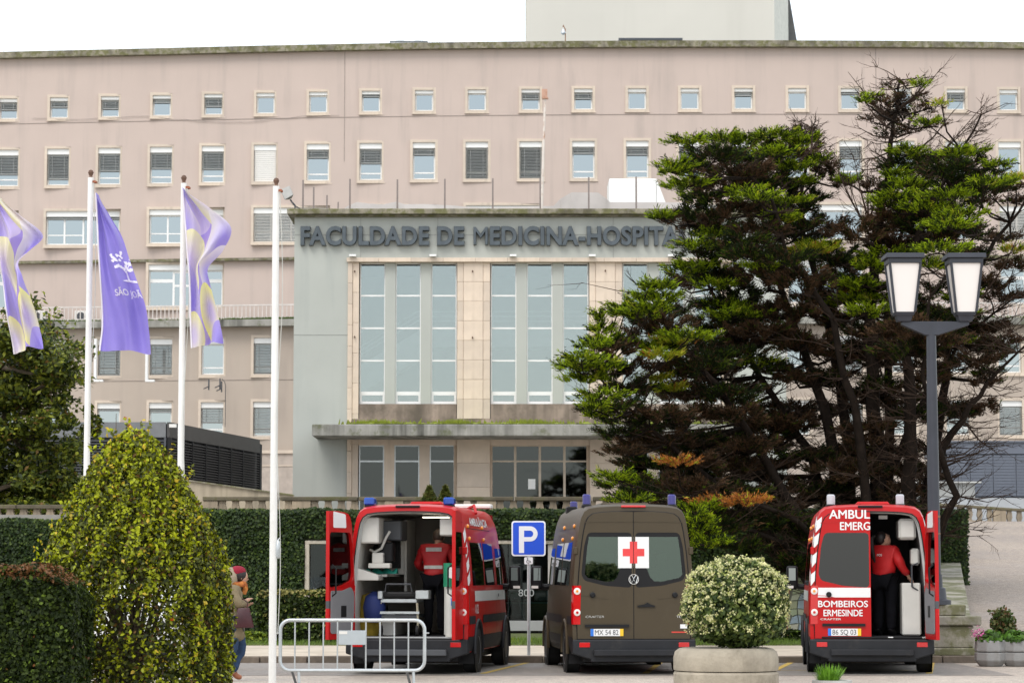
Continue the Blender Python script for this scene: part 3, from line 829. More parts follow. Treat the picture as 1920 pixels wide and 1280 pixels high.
m = MB(); m.box((-40, KY+.27, -.02), (60, 55.5, .115)); tag(m.build('pavement', M_pave), kind='structure')
m = MB(); m.box((-40, 55.5, -.02), (11, 66.0, .135)); tag(m.build('lawn', M_grass), kind='structure')
# grass blades along the verge
def blades(name, n, xr, yr, z, h, mt, lean=.5):
    X = nrg.uniform(*xr, n); Y = nrg.uniform(*yr, n); H = nrg.uniform(h*.4, h, n); A = nrg.uniform(0, 2*PI, n)
    dx, dy = np.cos(A)*.008, np.sin(A)*.008; lx, ly = nrg.normal(0, lean, n)*H, nrg.normal(0, lean, n)*H
    v = np.stack([np.stack([X-dx,Y-dy,np.full(n,z)],1), np.stack([X+dx,Y+dy,np.full(n,z)],1), np.stack([X+lx,Y+ly,z+H],1)],1).reshape(-1,3)
    me = bpy.data.meshes.new(name); me.from_pydata(v.tolist(), [], np.arange(3*n).reshape(-1,3).tolist()); me.materials.append(mt)
    return me
M_blade = leafmat('grass_blade', (.13,.20,.035))
o = link('grass', blades('grass', 26000, (-12, 9), (55.3, 60), .12, .13, M_blade)); tag(o, 'short green grass verge between the sandy pavement and the ivy covered wall', 'grass', kind='stuff')

# ================================================================== TERRACE, RAMP
TZ = 3.1
M_terr = mat('terrace_paving', (.30,.28,.25), .9, var=.15)
m = MB(); m.prism([(-90,74),(12.4,74),(16.2,98),(70,98),(70,151),(-90,151)], -.02, TZ, 'z')
m.box((-90,66.62,TZ-.2),(11.2,74,TZ-.002))
tag(m.build('terrace', M_terr), kind='structure')
ry0, ry1, rz0, rz1 = 48.4, 98.0, .125, 3.56
m = MB(); m.add([(8.45,ry0,rz0),(60,ry0,rz0),(80,ry1,rz1),(16.3,ry1,rz1),(8.45,ry0,-.02),(60,ry0,-.02),(80,ry1,-.02),(16.3,ry1,-.02)], [(0,1,2,3),(0,4,5,1),(0,3,7,4)])
tag(m.build('ramp', M_ramp), kind='structure')
M_para = mat('mossy_parapet', (.33,.31,.26), .95, var=.2, scale=2, bump=.4, bscale=12, moss=((.11,.115,.045), 1.1, .44, .85), streak=((.08,.075,.06), .6, 2.5, .5), perobj=.06)
pa = thing('ramp_parapet', 'sloping mossy stone parapet rising along the left side of the ramp', 'parapet', (8.2, 48.4, 0))
A0, A1 = Vector((7.93,48.9,.80)), Vector((15.75,98,3.95))
nseg = 12
for k in range(nseg):
    t0, t1 = (k/nseg)**1.6, ((k+1)/nseg)**1.6
    a, b = A0.lerp(A1, t0), A0.lerp(A1, t1); b = b - (b-a).normalized()*.015
    mm = MB(); W_ = .56
    mm.add([(a.x,a.y,a.z),(a.x+W_,a.y,a.z),(b.x+W_,b.y,b.z),(b.x,b.y,b.z),(a.x,a.y,a.z-.16),(a.x+W_,a.y,a.z-.16),(b.x+W_,b.y,b.z-.16),(b.x,b.y,b.z-.16)],
           [(0,1,2,3),(4,7,6,5),(0,4,5,1),(1,5,6,2),(2,6,7,3),(3,7,4,0)])
    mm.build('coping_stone', M_para, pa, wloc=pa.location, bevel=.012)
mm = MB(); a, b = A0, A1
mm.add([(a.x+.05,a.y,a.z-.16),(a.x+.5,a.y,a.z-.16),(b.x+.5,b.y,b.z-.16),(b.x+.05,b.y,b.z-.16),(a.x+.05,a.y,-.02),(a.x+.5,a.y,-.02),(b.x+.5,b.y,-.02),(b.x+.05,b.y,-.02)],
       [(0,1,2,3),(4,7,6,5),(0,4,5,1),(1,5,6,2),(2,6,7,3),(3,7,4,0)])
mm.build('wall', M_conc, pa, wloc=pa.location)
pier = thing('stone_pier', 'stepped mossy stone pier at the foot of the ramp, carrying the twin lantern lamp post', 'pier', (7.85, 48.5, .115))
PXc = XX(1785, 48.2, 1200)
for nm, (a, b, ya, yb, d0) in {'base_stone': (1743,1831,1226,1214,0), 'pier_body': (1746,1826,1214,1172,.03), 'pier_cap': (1744,1840,1172,1154,-.04), 'step_stone': (1746,1814,1154,1133,.12)}.items():
    x0, x1 = XX(a,48.4,1200), XX(b,48.4,1200)
    z0, z1 = (ZZ(ya,48.4), ZZ(yb,48.4))
    if nm == 'base_stone': z0 = .115
    mm = MB(); mm.box((x0, 48.38+d0, z0+.002), (x1, 49.1-max(0,d0), z1)); mm.build(nm, M_para, pier, wloc=pier.location, bevel=.02)

# ---- balustrades
M_bal = mat('old_granite', (.38,.31,.225), .95, var=.18, scale=2.5, bump=.35, bscale=16, perobj=.18, streak=((.12,.10,.08), .8, 5, .46))
def balustrade(label, x0, x1, y0, y1, z0a, z0b, h, pitch, piers_at, visible=True):
    t = thing('balustrade', label, 'balustrade', ((x0+x1)/2, (y0+y1)/2, (z0a+z0b)/2), group='stone balustrades of the terrace')
    W = t.location.copy()
    d = Vector((x1-x0, y1-y0, z0b-z0a)); L = d.length; dn = d.normalized()
    def slab(name, za, zb, hw, mt, a=0, b=1):
        mm = MB(); A = Vector((x0,y0,z0a))+d*a; B = Vector((x0,y0,z0a))+d*b
        vs = []
        for q, yy in ((A,-hw),(B,-hw),(B,hw),(A,hw)): vs.append((q.x, q.y+yy, q.z+za))
        for q, yy in ((A,-hw),(B,-hw),(B,hw),(A,hw)): vs.append((q.x, q.y+yy, q.z+zb))
        mm.add(vs, [(0,3,2,1),(4,5,6,7),(0,1,5,4),(1,2,6,5),(2,3,7,6),(3,0,4,7)]); mm.build(name, mt, t, wloc=W, bevel=.012)
    n = max(1, int(L/1.9))
    for k in range(n): slab('coping', h-.10, h, .17, mat('dark_weathered_coping', (.135,.115,.08), .95, var=.3, scale=3, bump=.4, moss=((.09,.09,.03), 3, .5, .8), perobj=.15), k/n+.001, (k+1)/n-.001)
    slab('base_rail', -.02, .07, .16, M_bal)
    bm_ = MB(); bm_.prism([(-.085,.07),(.085,.07),(.06,.14),(.105,.07+(h-.17)*.45),(.075,h-.16),(.09,h-.102),(-.09,h-.102),(-.075,h-.16),(-.105,.07+(h-.17)*.45),(-.06,.14)], -.09, .09, 'y'); bme = bm_.mesh('baluster', M_bal)
    pm = MB(); pm.box((-.24,-.14,.07),(.24,.14,h-.102)); pme = pm.mesh('baluster_pier', M_bal, bevel=.01)
    c = int(L/pitch)
    for k in range(c):
        q = Vector((x0,y0,z0a))+d*((k+.5)/c)
        link('baluster_pier' if k % piers_at == 0 else 'baluster', pme if k % piers_at == 0 else bme, t, q-W)
    return t
zt = ZZ(931, 66.9)
balustrade('long mossy stone balustrade on the ivy wall, running behind the vans', XX(383,66.9), XX(1690,66.9), 66.9, 66.9, zt-.52, zt-.52, .52, .335, 7)
zt = ZZ(946, 66.9)
balustrade('lower left stretch of stone balustrade, seen between the leaning tree and the pointed shrub', XX(-260,66.9), XX(335,66.9), 66.9, 66.9, zt-.45, zt-.45, .45, .335, 8)
balustrade('right hand stone balustrade closing the top of the ramp behind the lamp post', XX(1690,99), XX(2150,99), 98.6, 98.6, ZZ(970,98.6), ZZ(1001,98.6), .62, .36, 9)

# ---- ivy wall with the clinic window
IY = 66.0
iv = thing('ivy_wall', 'tall retaining wall thickly covered in dark green ivy behind the parked vans', 'ivy wall', (-3, IY, 0))
IW = iv.location.copy()
zi = ZZ(957, IY); zil = ZZ(976, IY)
cx0_, cx1_ = XX(575,IY), XX(1062,IY); ctop = ZZ(1013, IY)
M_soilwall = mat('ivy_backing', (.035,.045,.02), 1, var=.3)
xa, xb, xm = XX(-260,IY), 11.4, XX(355,IY)
m = MB(); m.box((xm,IY,0),(cx0_,IY+.6,zi)); m.box((cx1_,IY,0),(xb,IY+.6,zi)); m.box((cx0_,IY,ctop+.001),(cx1_,IY+.6,zi)); m.box((xa,IY,0),(xm,IY+.6,zil))
m.build('retaining_wall', M_soilwall, iv, wloc=IW)
LEAF = {}
def leaves(name, C, N, size, mats, probs, aspect=1.6, jit=.6, parent=None, wloc=(0,0,0), fold=.25, szvar=.35, sel=None, along=None):
    "C: centres (n,3); N: outward normals (n,3) or None; one folded leaf blade per centre"
    n = len(C)
    if N is None: N = nrg.normal(size=(n,3))
    N = N + nrg.normal(scale=jit, size=(n,3)); N /= np.linalg.norm(N, axis=1)[:,None]+1e-9
    U = np.cross(N, nrg.normal(size=(n,3))); U /= np.linalg.norm(U, axis=1)[:,None]+1e-9
    if along is not None:
        U = along + nrg.normal(scale=.12, size=(n,3)); U /= np.linalg.norm(U, axis=1)[:,None]+1e-9
        N = np.cross(U, nrg.normal(size=(n,3))); N /= np.linalg.norm(N, axis=1)[:,None]+1e-9
    V = np.cross(N, U)
    s = (size*nrg.uniform(1-szvar, 1+szvar, n))[:,None]
    a = C - U*s*aspect/2; b = C + V*s/2 + N*s*fold*.5; c = C + U*s*aspect/2; d = C - V*s/2 + N*s*fold*.5
    vs = (np.stack([a,b,c,d],1).reshape(-1,3) - np.array(wloc))
    me = bpy.data.meshes.new(name)
    me.vertices.add(4*n); me.vertices.foreach_set('co', vs.astype(np.float32).ravel())
    i = np.arange(n)*4
    tri = np.stack([i,i+1,i+2,i,i+2,i+3],1).reshape(-1)
    me.loops.add(6*n); me.loops.foreach_set('vertex_index', tri.astype(np.int32))
    me.polygons.add(2*n); me.polygons.foreach_set('loop_start', (np.arange(2*n)*3).astype(np.int32)); me.polygons.foreach_set('loop_total', np.full(2*n,3,np.int32))
    mi = sel if sel is not None else nrg.choice(len(mats), n, p=np.array(probs)/sum(probs))
    for mt in mats: me.materials.append(mt)
    me.polygons.foreach_set('material_index', np.repeat(mi, 2).astype(np.int32))
    me.update(); me.validate()
    o = link(name, me, parent)
    return tag(o, kind='stuff')
L_ivy = [leafmat('ivy_leaf', (.040,.068,.018), rough=.5, spec=.25), leafmat('ivy_leaf_dark', (.018,.036,.012), rough=.5, spec=.25), leafmat('ivy_leaf_fresh', (.085,.125,.026), rough=.5, spec=.25)]
def vnoise(X, Z, f, seed):
    return (np.sin(X*f*1.3+seed)+np.sin(Z*f*1.9+seed*2.1)+np.sin((X+Z)*f*.8+seed*.7)+np.sin((X-1.7*Z)*f*1.1+3*seed))/4
n = 80000
X = nrg.uniform(xa, xb, n); Z = nrg.uniform(.05, 1, n)*np.where(X < xm, zil, zi)
keep = ~((X > cx0_-.02) & (X < cx1_+.02) & (Z < ctop+.06))
X, Z = X[keep], Z[keep]; n = len(X)
Yv = IY - .05 - .10*nrg.uniform(0,1,n) - .07*(1+vnoise(X, Z, 2.2, 1.0))
Nn = np.tile(np.array([0,-1,.45]), (n,1))
leaves('ivy', np.stack([X,Yv,Z],1), Nn, .062, L_ivy, [.55,.33,.12], 1.25, .42, iv, IW)
n = 12000
X = nrg.uniform(xa, xb, n); zt_i = np.where(X < xm, zil, zi); Y = nrg.uniform(IY-.15, IY+.62, n); Z = zt_i + nrg.uniform(-.08,.05,n) + .035*vnoise(X, X*0, 3.1, 2)
leaves('ivy_top', np.stack([X,Y,Z],1), np.tile(np.array([0,-.3,1.]), (n,1)), .08, L_ivy, [.5,.25,.25], 1.25, .5, iv, IW)

cl = thing('clinic_window_front', 'dark glazed shop window with stone frame and pale pier set in the ivy wall behind the parking sign', 'shop window', (XX(818,IY), IY, 0))
CW = cl.location.copy()
M_fr = mat('pale_frame_stone', (.55,.48,.40), .85, var=.08)
m = MB(); m.box((cx0_, IY-.12, ctop-.085), (cx1_, IY+.3, ctop)); m.build('lintel', M_fr, cl, wloc=CW, bevel=.01)
m = MB(); m.box((cx0_, IY-.12, .1), (cx0_+.11, IY+.3, ctop-.087)); m.build('jamb', M_fr, cl, wloc=CW, bevel=.01)
m = MB(); m.box((XX(1027,IY), IY-.06, .1), (cx1_-.002, IY+.5, ctop-.087)); m.build('pier', mat('pale_grey_pier', (.50,.46,.43), .85, var=.05), cl, wloc=CW, bevel=.01)
zs1, zs0 = ZZ(1163,IY), ZZ(1182,IY)
m = MB(); m.box((cx0_+.112, IY-.02, zs0), (XX(1026.5,IY), IY+.3, zs1)); m.build('sill_panel', mat('grey_sill_panel', (.36,.36,.355), .5, var=.04), cl, wloc=CW, bevel=.006)
m = MB(); m.box((cx0_+.112, IY+.2, .1), (XX(1026.5,IY), IY+.3, zs0-.003)); m.build('plinth', mat('dark_plinth', (.05,.045,.045), .7), cl, wloc=CW)
gx = [cx0_+.115, XX(640,IY), XX(750,IY), XX(860,IY), XX(953,IY), XX(1026,IY)]
for a, b in zip(gx[:-1], gx[1:]):
    m = MB(); m.box((a+.012, IY+.10, zs1+.004), (b-.012, IY+.112, ctop-.09)); m.build('pane', glass('shopfront_glass', (.35,.38,.38), (.42,.50,.48), refl=.035), cl, wloc=CW)
    if b < gx[-1]: m = MB(); m.box((b-.010, IY+.09, zs1+.002), (b+.010, IY+.12, ctop-.088)); m.build('glazing_bar', M_black, cl, wloc=CW)
m = fit_text('800', XX(1001,IY)-XX(972,IY), .17, .004, .0, XX(972,IY), ZZ(1117,IY), IY+.093); m.build('lettering', mat('etched_white', (.35,.36,.36), .6), cl, wloc=CW)
m = MB(); m.box((cx0_, IY+3.2, .3), (cx1_, IY+3.25, ctop+.1)); m.box((cx0_-.1,IY+.6,.3),(cx0_,IY+3.2,ctop+.1)); m.box((cx1_,IY+.6,.3),(cx1_+.1,IY+3.2,ctop+.1)); m.box((cx0_,IY+.3,ctop+.02),(cx1_,IY+3.2,ctop+.1)); m.box((cx0_,IY+.31,.3),(cx1_,IY+3.2,.45))
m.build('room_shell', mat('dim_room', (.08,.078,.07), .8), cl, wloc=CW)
mint = mat('mint_plastic', (.42,.62,.55), .5); wood = mat('yellow_oak', (.55,.42,.20), .55, var=.1)
dk = thing('reception_desk', 'yellow oak reception desk with pale top inside the clinic window', 'desk', (XX(1004,67.2), 67.2, .45))
m = MB(); x0, x1 = XX(985,67.2)-dk.location.x, XX(1032,67.2)-dk.location.x; m.box((x0,0,0),(x1,.7,ZZ(1131,67.2)-.45)); m.build('front_panel', wood, dk, bevel=.01)
m = MB(); z = ZZ(1131,67.2)-.45; m.box((x0-.5,.05,z),(x1,.75,z+.04)); m.box((x0-.02,.03,z+.04),(x1,.05,z+.05)); m.build('desk_top', mint, dk)
m = MB(); m.box((x0-.42,.4,0),(x0-.40,.6,z)); m.box((x0-.35,.7,.1),(x0,.72,z)); m.build('modesty_panel', mat('grey_teal',(.22,.32,.30),.6), dk)
mo = thing('monitor', 'small pale screen standing on the oak reception desk', 'monitor', (XX(1013,67.3), 67.4, .45+z+.04))
m = MB(); m.box((-.16,0,.04),(.2,.03,.28)); m.box((-.02,.01,0),(.04,.05,.05)); m.build('screen', mat('pale_screen',(.40,.48,.50),.4), mo)
m = MB(); m.box((-.17,-.15,0),(.18,-.05,.03)); m.build('keyboard', M_anth, mo)
ch = thing('office_chair', 'mint green shell chair with thin white legs beside the reception desk', 'chair', (XX(966,67.0), 67.0, .45))
m = MB()
def shell(u, v):
    a = (u-.5)*2; t = v
    if t < .5: y = .25-t*.9; z = .48 + .05*a*a
    else: y = -.2-.08*(t-.5); z = .48+(t-.5)*.85
    return (a*.24*(1+.25*math.sin(PI*t)), -(y)*1, z+(.16*abs(a)**3 if .25 < t < .8 else 0))
m.grid(lambda u, v: (shell(u,v)[0]*.3 - shell(u,v)[1]*1.0, shell(u,v)[0], shell(u,v)[2]), 8, 10); so = m.build('seat_shell', mint, ch, smooth=True)
for sx_ in (-.16,.16):
    for sy in (-.16,.16):
        m = MB(); m.tube([(sx_*.6,sy*.6,.47),(sx_*1.5,sy*1.3,0)], .014, 6); m.build('leg', M_white, ch)

# ---- louvred plant buildings
M_louv = mat('dark_louvre', (.085,.088,.095), .5, .2, var=.06)
M_louv2 = mat('slate_blue_cladding', (.13,.145,.18), .5, .1, var=.05, scale=.8)
LYa, LYb = 95.0, 107.5
lv = thing('louvred_plant_room', 'dark louvred plant enclosure left of the grey portal, with a receding slatted side', 'plant enclosure', (XX(313,LYa,800), LYa, TZ))
LW = lv.location.copy()
ztl = ZZ(791, LYa); zbl = TZ
c0 = XX(-80,LYa,800); c1 = XX(313,LYa,800); c2 = XX(483,LYb,830)
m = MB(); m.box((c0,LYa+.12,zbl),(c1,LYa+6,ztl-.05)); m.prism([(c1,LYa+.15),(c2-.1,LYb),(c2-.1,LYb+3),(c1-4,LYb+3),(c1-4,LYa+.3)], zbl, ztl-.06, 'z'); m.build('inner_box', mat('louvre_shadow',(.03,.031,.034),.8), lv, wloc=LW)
m = MB(); m.box((c0,LYa,ztl-.55),(c1-.04,LYa+.1,ztl)); m.build('fascia', mat('grey_fascia',(.16,.165,.17),.5), lv, wloc=LW)
def sideseg(mb, z0, z1, w0, w1, t0=0, t1=1):
    dx, dy = c2-c1, LYb-LYa; n_ = Vector((dy,-dx,0)).normalized()
    A = Vector((c1,LYa,0))+Vector((dx,dy,0))*t0; B = Vector((c1,LYa,0))+Vector((dx,dy,0))*t1
    vs = [A+n_*w0, B+n_*w0, B+n_*w1, A+n_*w1]
    vv = [(v.x,v.y,z0) for v in vs]+[(v.x,v.y,z1) for v in vs]
    mb.add(vv, [(0,3,2,1),(4,5,6,7),(0,1,5,4),(1,2,6,5),(2,3,7,6),(3,0,4,7)])
m = MB(); sideseg(m, ztl-.55, ztl, 0, .1); m.build('fascia', mat('dark_fascia',(.05,.047,.045),.5), lv, wloc=LW)
nl = 34
zz0 = zbl+.1; dz = (ztl-.6-zz0)/nl
for k in range(nl):
    z = zz0+k*dz
    m = MB(); m.add([(c0-c1,-.02,-.0),(-.05,-.02,0),(-.05,.1,dz*.62),(c0-c1,.1,dz*.62),(c0-c1,-.02,.025),(-.05,-.02,.025)], [(0,1,2,3),(4,5,1,0),(3,2,5,4)]); m.build('louvre', M_louv, lv, loc=(c1-LW.x, 0, z-LW.z))
    m = MB(); 
    dx, dy = c2-c1, LYb-LYa; n_ = Vector((dy,-dx,0)).normalized()
    a0 = Vector((0,0,0))+n_*.14; b0 = Vector((dx,dy,0))+n_*.14; a1 = Vector((0,0,dz*.7)); b1 = Vector((dx,dy,dz*.7))
    m.add([a0,b0,b1,a1,a0+Vector((0,0,.03)),b0+Vector((0,0,.03))], [(0,1,2,3),(4,5,1,0),(3,2,5,4)]); m.build('side_louvre', mat('black_louvre',(.045,.042,.042),.5), lv, loc=(c1-LW.x,0,z-LW.z))
for t_ in [0,.22,.36,.5,.64,.78,.985]:
    m = MB(); sideseg(m, zbl, ztl-.56, .02, .16, t_, t_+.008); m.build('louvre_post', M_black, lv, wloc=LW)
for f_ in (.25,.5,.75,1.0):
    x = c0+(c1-c0)*f_; m = MB(); m.box((x-.1,LYa-.04,zbl),(x-.02,LYa+.1,ztl-.56)); m.build('louvre_post', M_anth, lv, wloc=LW)
m = MB(); q = P(323,798,LYa-.1); m.box((q.x-.1,q.y-.1,q.z-.06),(q.x+.15,q.y+.1,q.z+.06)); m.build('wall_light', M_cream, lv, wloc=LW)
rb = thing('slate_plant_room', 'slate blue panelled plant building at the right edge behind the ramp', 'plant building', (XX(1850,118,900), 118, 3.1))
RW = rb.location.copy()
x0, x1 = XX(1776,118,900), XX(2150,118,900); zt_ = ZZ(829,118); 
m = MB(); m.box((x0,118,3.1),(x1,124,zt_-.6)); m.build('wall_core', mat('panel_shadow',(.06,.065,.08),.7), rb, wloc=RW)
m = MB(); m.box((x0-.08,117.9,zt_-.52),(x1,124,zt_)); m.box((x0-.12,117.8,zt_),(x1,124,zt_+.06),0); m.build('fascia', M_louv2, rb, wloc=RW)
pn = MB(); pw = (XX(1862,118,900)-x0)/2
npn = int((x1-x0)/pw)
zb0 = ZZ(930,118)
for k in range(npn):
    xA = x0+k*pw
    pm = MB(); pm.box((.012,-.05,0),(pw-.012,0,zt_-.56-zb0))
    po = pm.build('cladding_panel', M_louv2, rb, loc=(xA-RW.x,0,zb0-RW.z))
    gm = MB()
    for j in range(14):
        z = (zt_-.56-zb0)*(j+.5)/14; gm.box((.03,-.075,z-.03),(pw-.03,-.051,z+.03))
    gm.build('panel_ribs', M_louv2, po)
lw = thing('low_concrete_wall', 'low grey concrete wall with a flat coping in front of the slate plant room', 'wall', (XX(1780,112,930), 112, 3.1))
m = MB(); a, b = XX(1700,112,920), XX(1828,112,920); m.box((a,112,3.1),(b,112.4,ZZ(905,112))); m.build('wall', mat('plain_concrete',(.34,.345,.335),.9,var=.08), lw, wloc=lw.location)
m = MB(); m.box((a,111.8,ZZ(905,112)),(b+.25,112.5,ZZ(902.5,112))); m.build('coping', mat('pale_coping',(.5,.5,.48),.8), lw, wloc=lw.location)
ld = thing('metal_ledge', 'long pale metal kerb wall running below the slate plant room', 'wall', (XX(1830,106,945), 106, 3.1))
m = MB(); m.box((XX(1690,106,940),106,3.1),(XX(2150,106,940),106.5,ZZ(933,106))); m.build('ledge_wall', mat('ledge_grey',(.37,.385,.40),.6,var=.05), ld, wloc=ld.location)
cw = thing('concrete_wall', 'sloping stained concrete wall between the pointed shrub and the grey portal', 'wall', (XX(450,88,915), 88, 3.1))
m = MB(); m.prism([(XX(300,88),3.1),(XX(552,88),3.1),(XX(552,88),ZZ(929,88)),(XX(360,88),ZZ(902,88)),(XX(300,88),ZZ(899,88))], 88, 88.4, 'y'); m.build('wall', mat('brown_stained_concrete',(.38,.32,.235),.95,var=.15,scale=1.2,streak=((.10,.085,.06),.8,3,.45)), cw, wloc=cw.location)
m = MB(); m.prism([(XX(300,88),ZZ(899,88)),(XX(360,88),ZZ(902,88)),(XX(552,88),ZZ(929,88)),(XX(552,88),ZZ(926.5,88)),(XX(360,88),ZZ(899.5,88)),(XX(300,88),ZZ(896.5,88))], 87.92, 88.48, 'y'); m.build('coping', M_cornice, cw, wloc=cw.location)
bw = thing('beige_wall', 'beige rendered wall at the far left behind the leaning tree', 'wall', (XX(60,88,915), 88, 3.1))
m = MB(); m.box((XX(-300,88),88.5,3.0),(XX(165,88),88.9,ZZ(892,88))); m.build('wall', mat('beige_render',(.62,.52,.40),.9,var=.08,scale=1), bw, wloc=bw.location)
m = MB(); m.box((XX(-300,88),88.42,ZZ(892,88)),(XX(165,88)+.05,88.98,ZZ(889.5,88))); m.build('coping', M_cornice, bw, wloc=bw.location)

# ---- ceramic mural
mu = thing('mosaic_mural', 'low mural wall of irregular pale green and blue ceramic pieces beside the right ambulance', 'mural', (XX(1490,60,1150), 60, .13))
mx0, mx1 = XX(1405,60,1140), XX(1640,60,1140); mzt = ZZ(1082,60)
m = MB(); m.box((mx0,60,.13),(mx1,60.3,mzt)); m.build('wall', mat('mural_grout',(.30,.30,.24),.9), mu, wloc=mu.location)
colsM = [mat('ceramic_%s' % n_, c, .35, var=.06) for n_, c in (('moss',(.50,.56,.34)),('pale_green',(.62,.64,.46)),('cream',(.68,.64,.48)),('sky',(.46,.56,.62)),('olive',(.52,.54,.32)),('terracotta',(.48,.22,.12)))]
nx, nz_ = 15, 8
gp = {(i,j): (mx0+(mx1-mx0)*i/nx + (rnd.uniform(-.06,.06) if 0<i<nx else 0), .15+(mzt-.17)*j/nz_ + (rnd.uniform(-.055,.055) if 0<j<nz_ else 0)) for i in range(nx+1) for j in range(nz_+1)}
for i in range(nx):
    for j in range(nz_):
        q = [gp[(i,j)], gp[(i+1,j)], gp[(i+1,j+1)], gp[(i,j+1)]]
        cx = sum(a[0] for a in q)/4; cz = sum(a[1] for a in q)/4
        q = [((a[0]-cx)*.9, (a[1]-cz)*.9) for a in q]
        q = [(a[0]*(.42 if i == 4 else 1), a[1]) for a in q]
        mt = colsM[5] if i == 4 else rnd.choice(colsM[:5])
        mm = MB(); mm.prism(q, -.03-rnd.uniform(0,.012), .0, 'y'); mm.build('ceramic_piece', mt, mu, loc=(cx-mu.location.x, 0, cz-mu.location.z), bevel=.006)

# ================================================================== STREET FURNITURE
# twin lantern lamp
LPY = 48.75
lp = thing('street_lamp', 'tall dark twin lantern street lamp on the stone pier, opal panels unlit', 'street lamp', (XX(1753,LPY,1130), LPY, ZZ(1133,48.4)))
LQ = lp.location.copy()
def L(px, py): q = P(px, py, LPY); return (q.x-LQ.x, q.z-LQ.z)
M_lamp = mat('dark_lamp_paint', (.040,.044,.056), .45, .2, var=.15, scale=2)
h1 = L(1753,625)[1]
hb = L(1753,1078)[1]
m = MB(); m.tube([(0,0,hb),(0,0,h1*.5),(0,0,h1)], [.118,.108,.088], 20); m.build('pole', M_lamp, lp, smooth=True)
m = MB(); m.lathe([(.30,0),(.30,.08),(.22,.10),(.20,.30),(.15,.32),(.14,hb+.02)], 20); m.build('base', M_lamp, lp, smooth=True, angle=.5)
for yy in (1012, 1040):
    z = L(1753,yy)[1]
m = MB(); z = L(1753,968)[1]; m.lathe([(.122,z-.02),(.122,z+.02)], 20); z = L(1753,1000)[1]; m.lathe([(.121,z-.015),(.121,z+.015)], 20); m.build('strap', mat('brown_strap',(.20,.12,.07),.7), lp)
za, zb, zc_ = L(1753,603)[1], L(1753,613)[1], L(1753,629)[1]
xa_, xb_ = L(1690,606)[0], L(1816,606)[0]
m = MB(); m.prism([(xa_,za),(xb_,za),(xb_,zb+.03),(.12,zc_),(-.12,zc_),(xa_,zb+.03)], -.075, .075, 'y'); m.build('cross_arm', M_lamp, lp, bevel=.01)
def sqfr(mb, cx, z0, z1, a0, a1, m_=0):
    mb.add([(cx-a0,-a0,z0),(cx+a0,-a0,z0),(cx+a0,a0,z0),(cx-a0,a0,z0),(cx-a1,-a1,z1),(cx+a1,-a1,z1),(cx+a1,a1,z1),(cx-a1,a1,z1)],
           [(0,3,2,1),(4,5,6,7),(0,1,5,4),(1,2,6,5),(2,3,7,6),(3,0,4,7)], m_)
for pc in (1693.5, 1808):
    cx = L(pc, 540)[0]
    z0, z1 = L(pc,586)[1], L(pc,496)[1]; zc1 = L(pc,478)[1]
    m = MB(); 
    sqfr(m, cx, z0-.06, z0, .17, .19); sqfr(m, cx, za+.0, z0-.06, .12, .15)
    b0, b1 = .185, .285
    for sx_ in (-1,1):
        for sy in (-1,1):
            w_ = .022
            m.add([(cx+sx_*b0-w_,sy*b0-w_,z0),(cx+sx_*b0+w_,sy*b0-w_,z0),(cx+sx_*b0+w_,sy*b0+w_,z0),(cx+sx_*b0-w_,sy*b0+w_,z0),(cx+sx_*b1-w_,sy*b1-w_,z1),(cx+sx_*b1+w_,sy*b1-w_,z1),(cx+sx_*b1+w_,sy*b1+w_,z1),(cx+sx_*b1-w_,sy*b1+w_,z1)],
                  [(0,3,2,1),(4,5,6,7),(0,1,5,4),(1,2,6,5),(2,3,7,6),(3,0,4,7)])
    fo = m.build('lantern_frame', M_lamp, lp)
    m = MB(); sqfr(m, cx, z1, z1+.09, b1+.02, .31); sqfr(m, cx, z1+.092, zc1, .36, .35); m.build('lantern_cap', M_lamp, fo, bevel=.006)
    m = MB(); sqfr(m, cx, z0+.002, z1-.002, b0-.012, b1-.012)
    mo_, nt_, b_ = newmat('opal_glass') if 'opal_glass' not in MATS else (MATS['opal_glass'], None, None)
    if nt_:
        setc(b_.inputs['Base Color'], (.82,.78,.74)); b_.inputs['Roughness'].default_value = .25; b_.inputs['Subsurface Weight'].default_value = 0; MATS['opal_glass'] = mo_
    m.build('opal_panel', mo_, fo)

# parking sign
SY = 48.75
ps = thing('parking_sign', 'blue square parking sign with white P on a grey post, small disabled badge plate below', 'parking sign', (XX(991.5,SY,1228), SY, .115))
SQ = ps.location.copy()
def S(px, py): q = P(px, py, SY); return (q.x-SQ.x, q.z-SQ.z)
m = MB(); m.tube([(0,0,0),(0,0,S(990,985)[1])], .031, 12); m.build('post', M_metal, ps, smooth=True)
def rrect(x0, x1, z0, z1, r, n=6):
    out = []
    for cx, cz, a0 in ((x1-r,z0+r,-90),(x1-r,z1-r,0),(x0+r,z1-r,90),(x0+r,z0+r,180)):
        for k in range(n+1): a = R(a0+90*k/n); out.append((cx+r*math.cos(a), cz+r*math.sin(a)))
    return out
x0, z1 = S(959,976); x1, z0 = S(1023,1042)
m = MB(); m.prism(rrect(x0,x1,z0,z1,.055), -.055, -.035, 'y'); pb = m.build('sign_panel', mat('sign_white',(.80,.81,.82),.4,var=.02), ps)
m = MB(); m.prism(rrect(x0+.028,x1-.028,z0+.028,z1-.028,.035), -.058, -.0555, 'y'); m.build('blue_field', mat('sign_blue',(.005,.075,.62),.35,var=.03), pb)
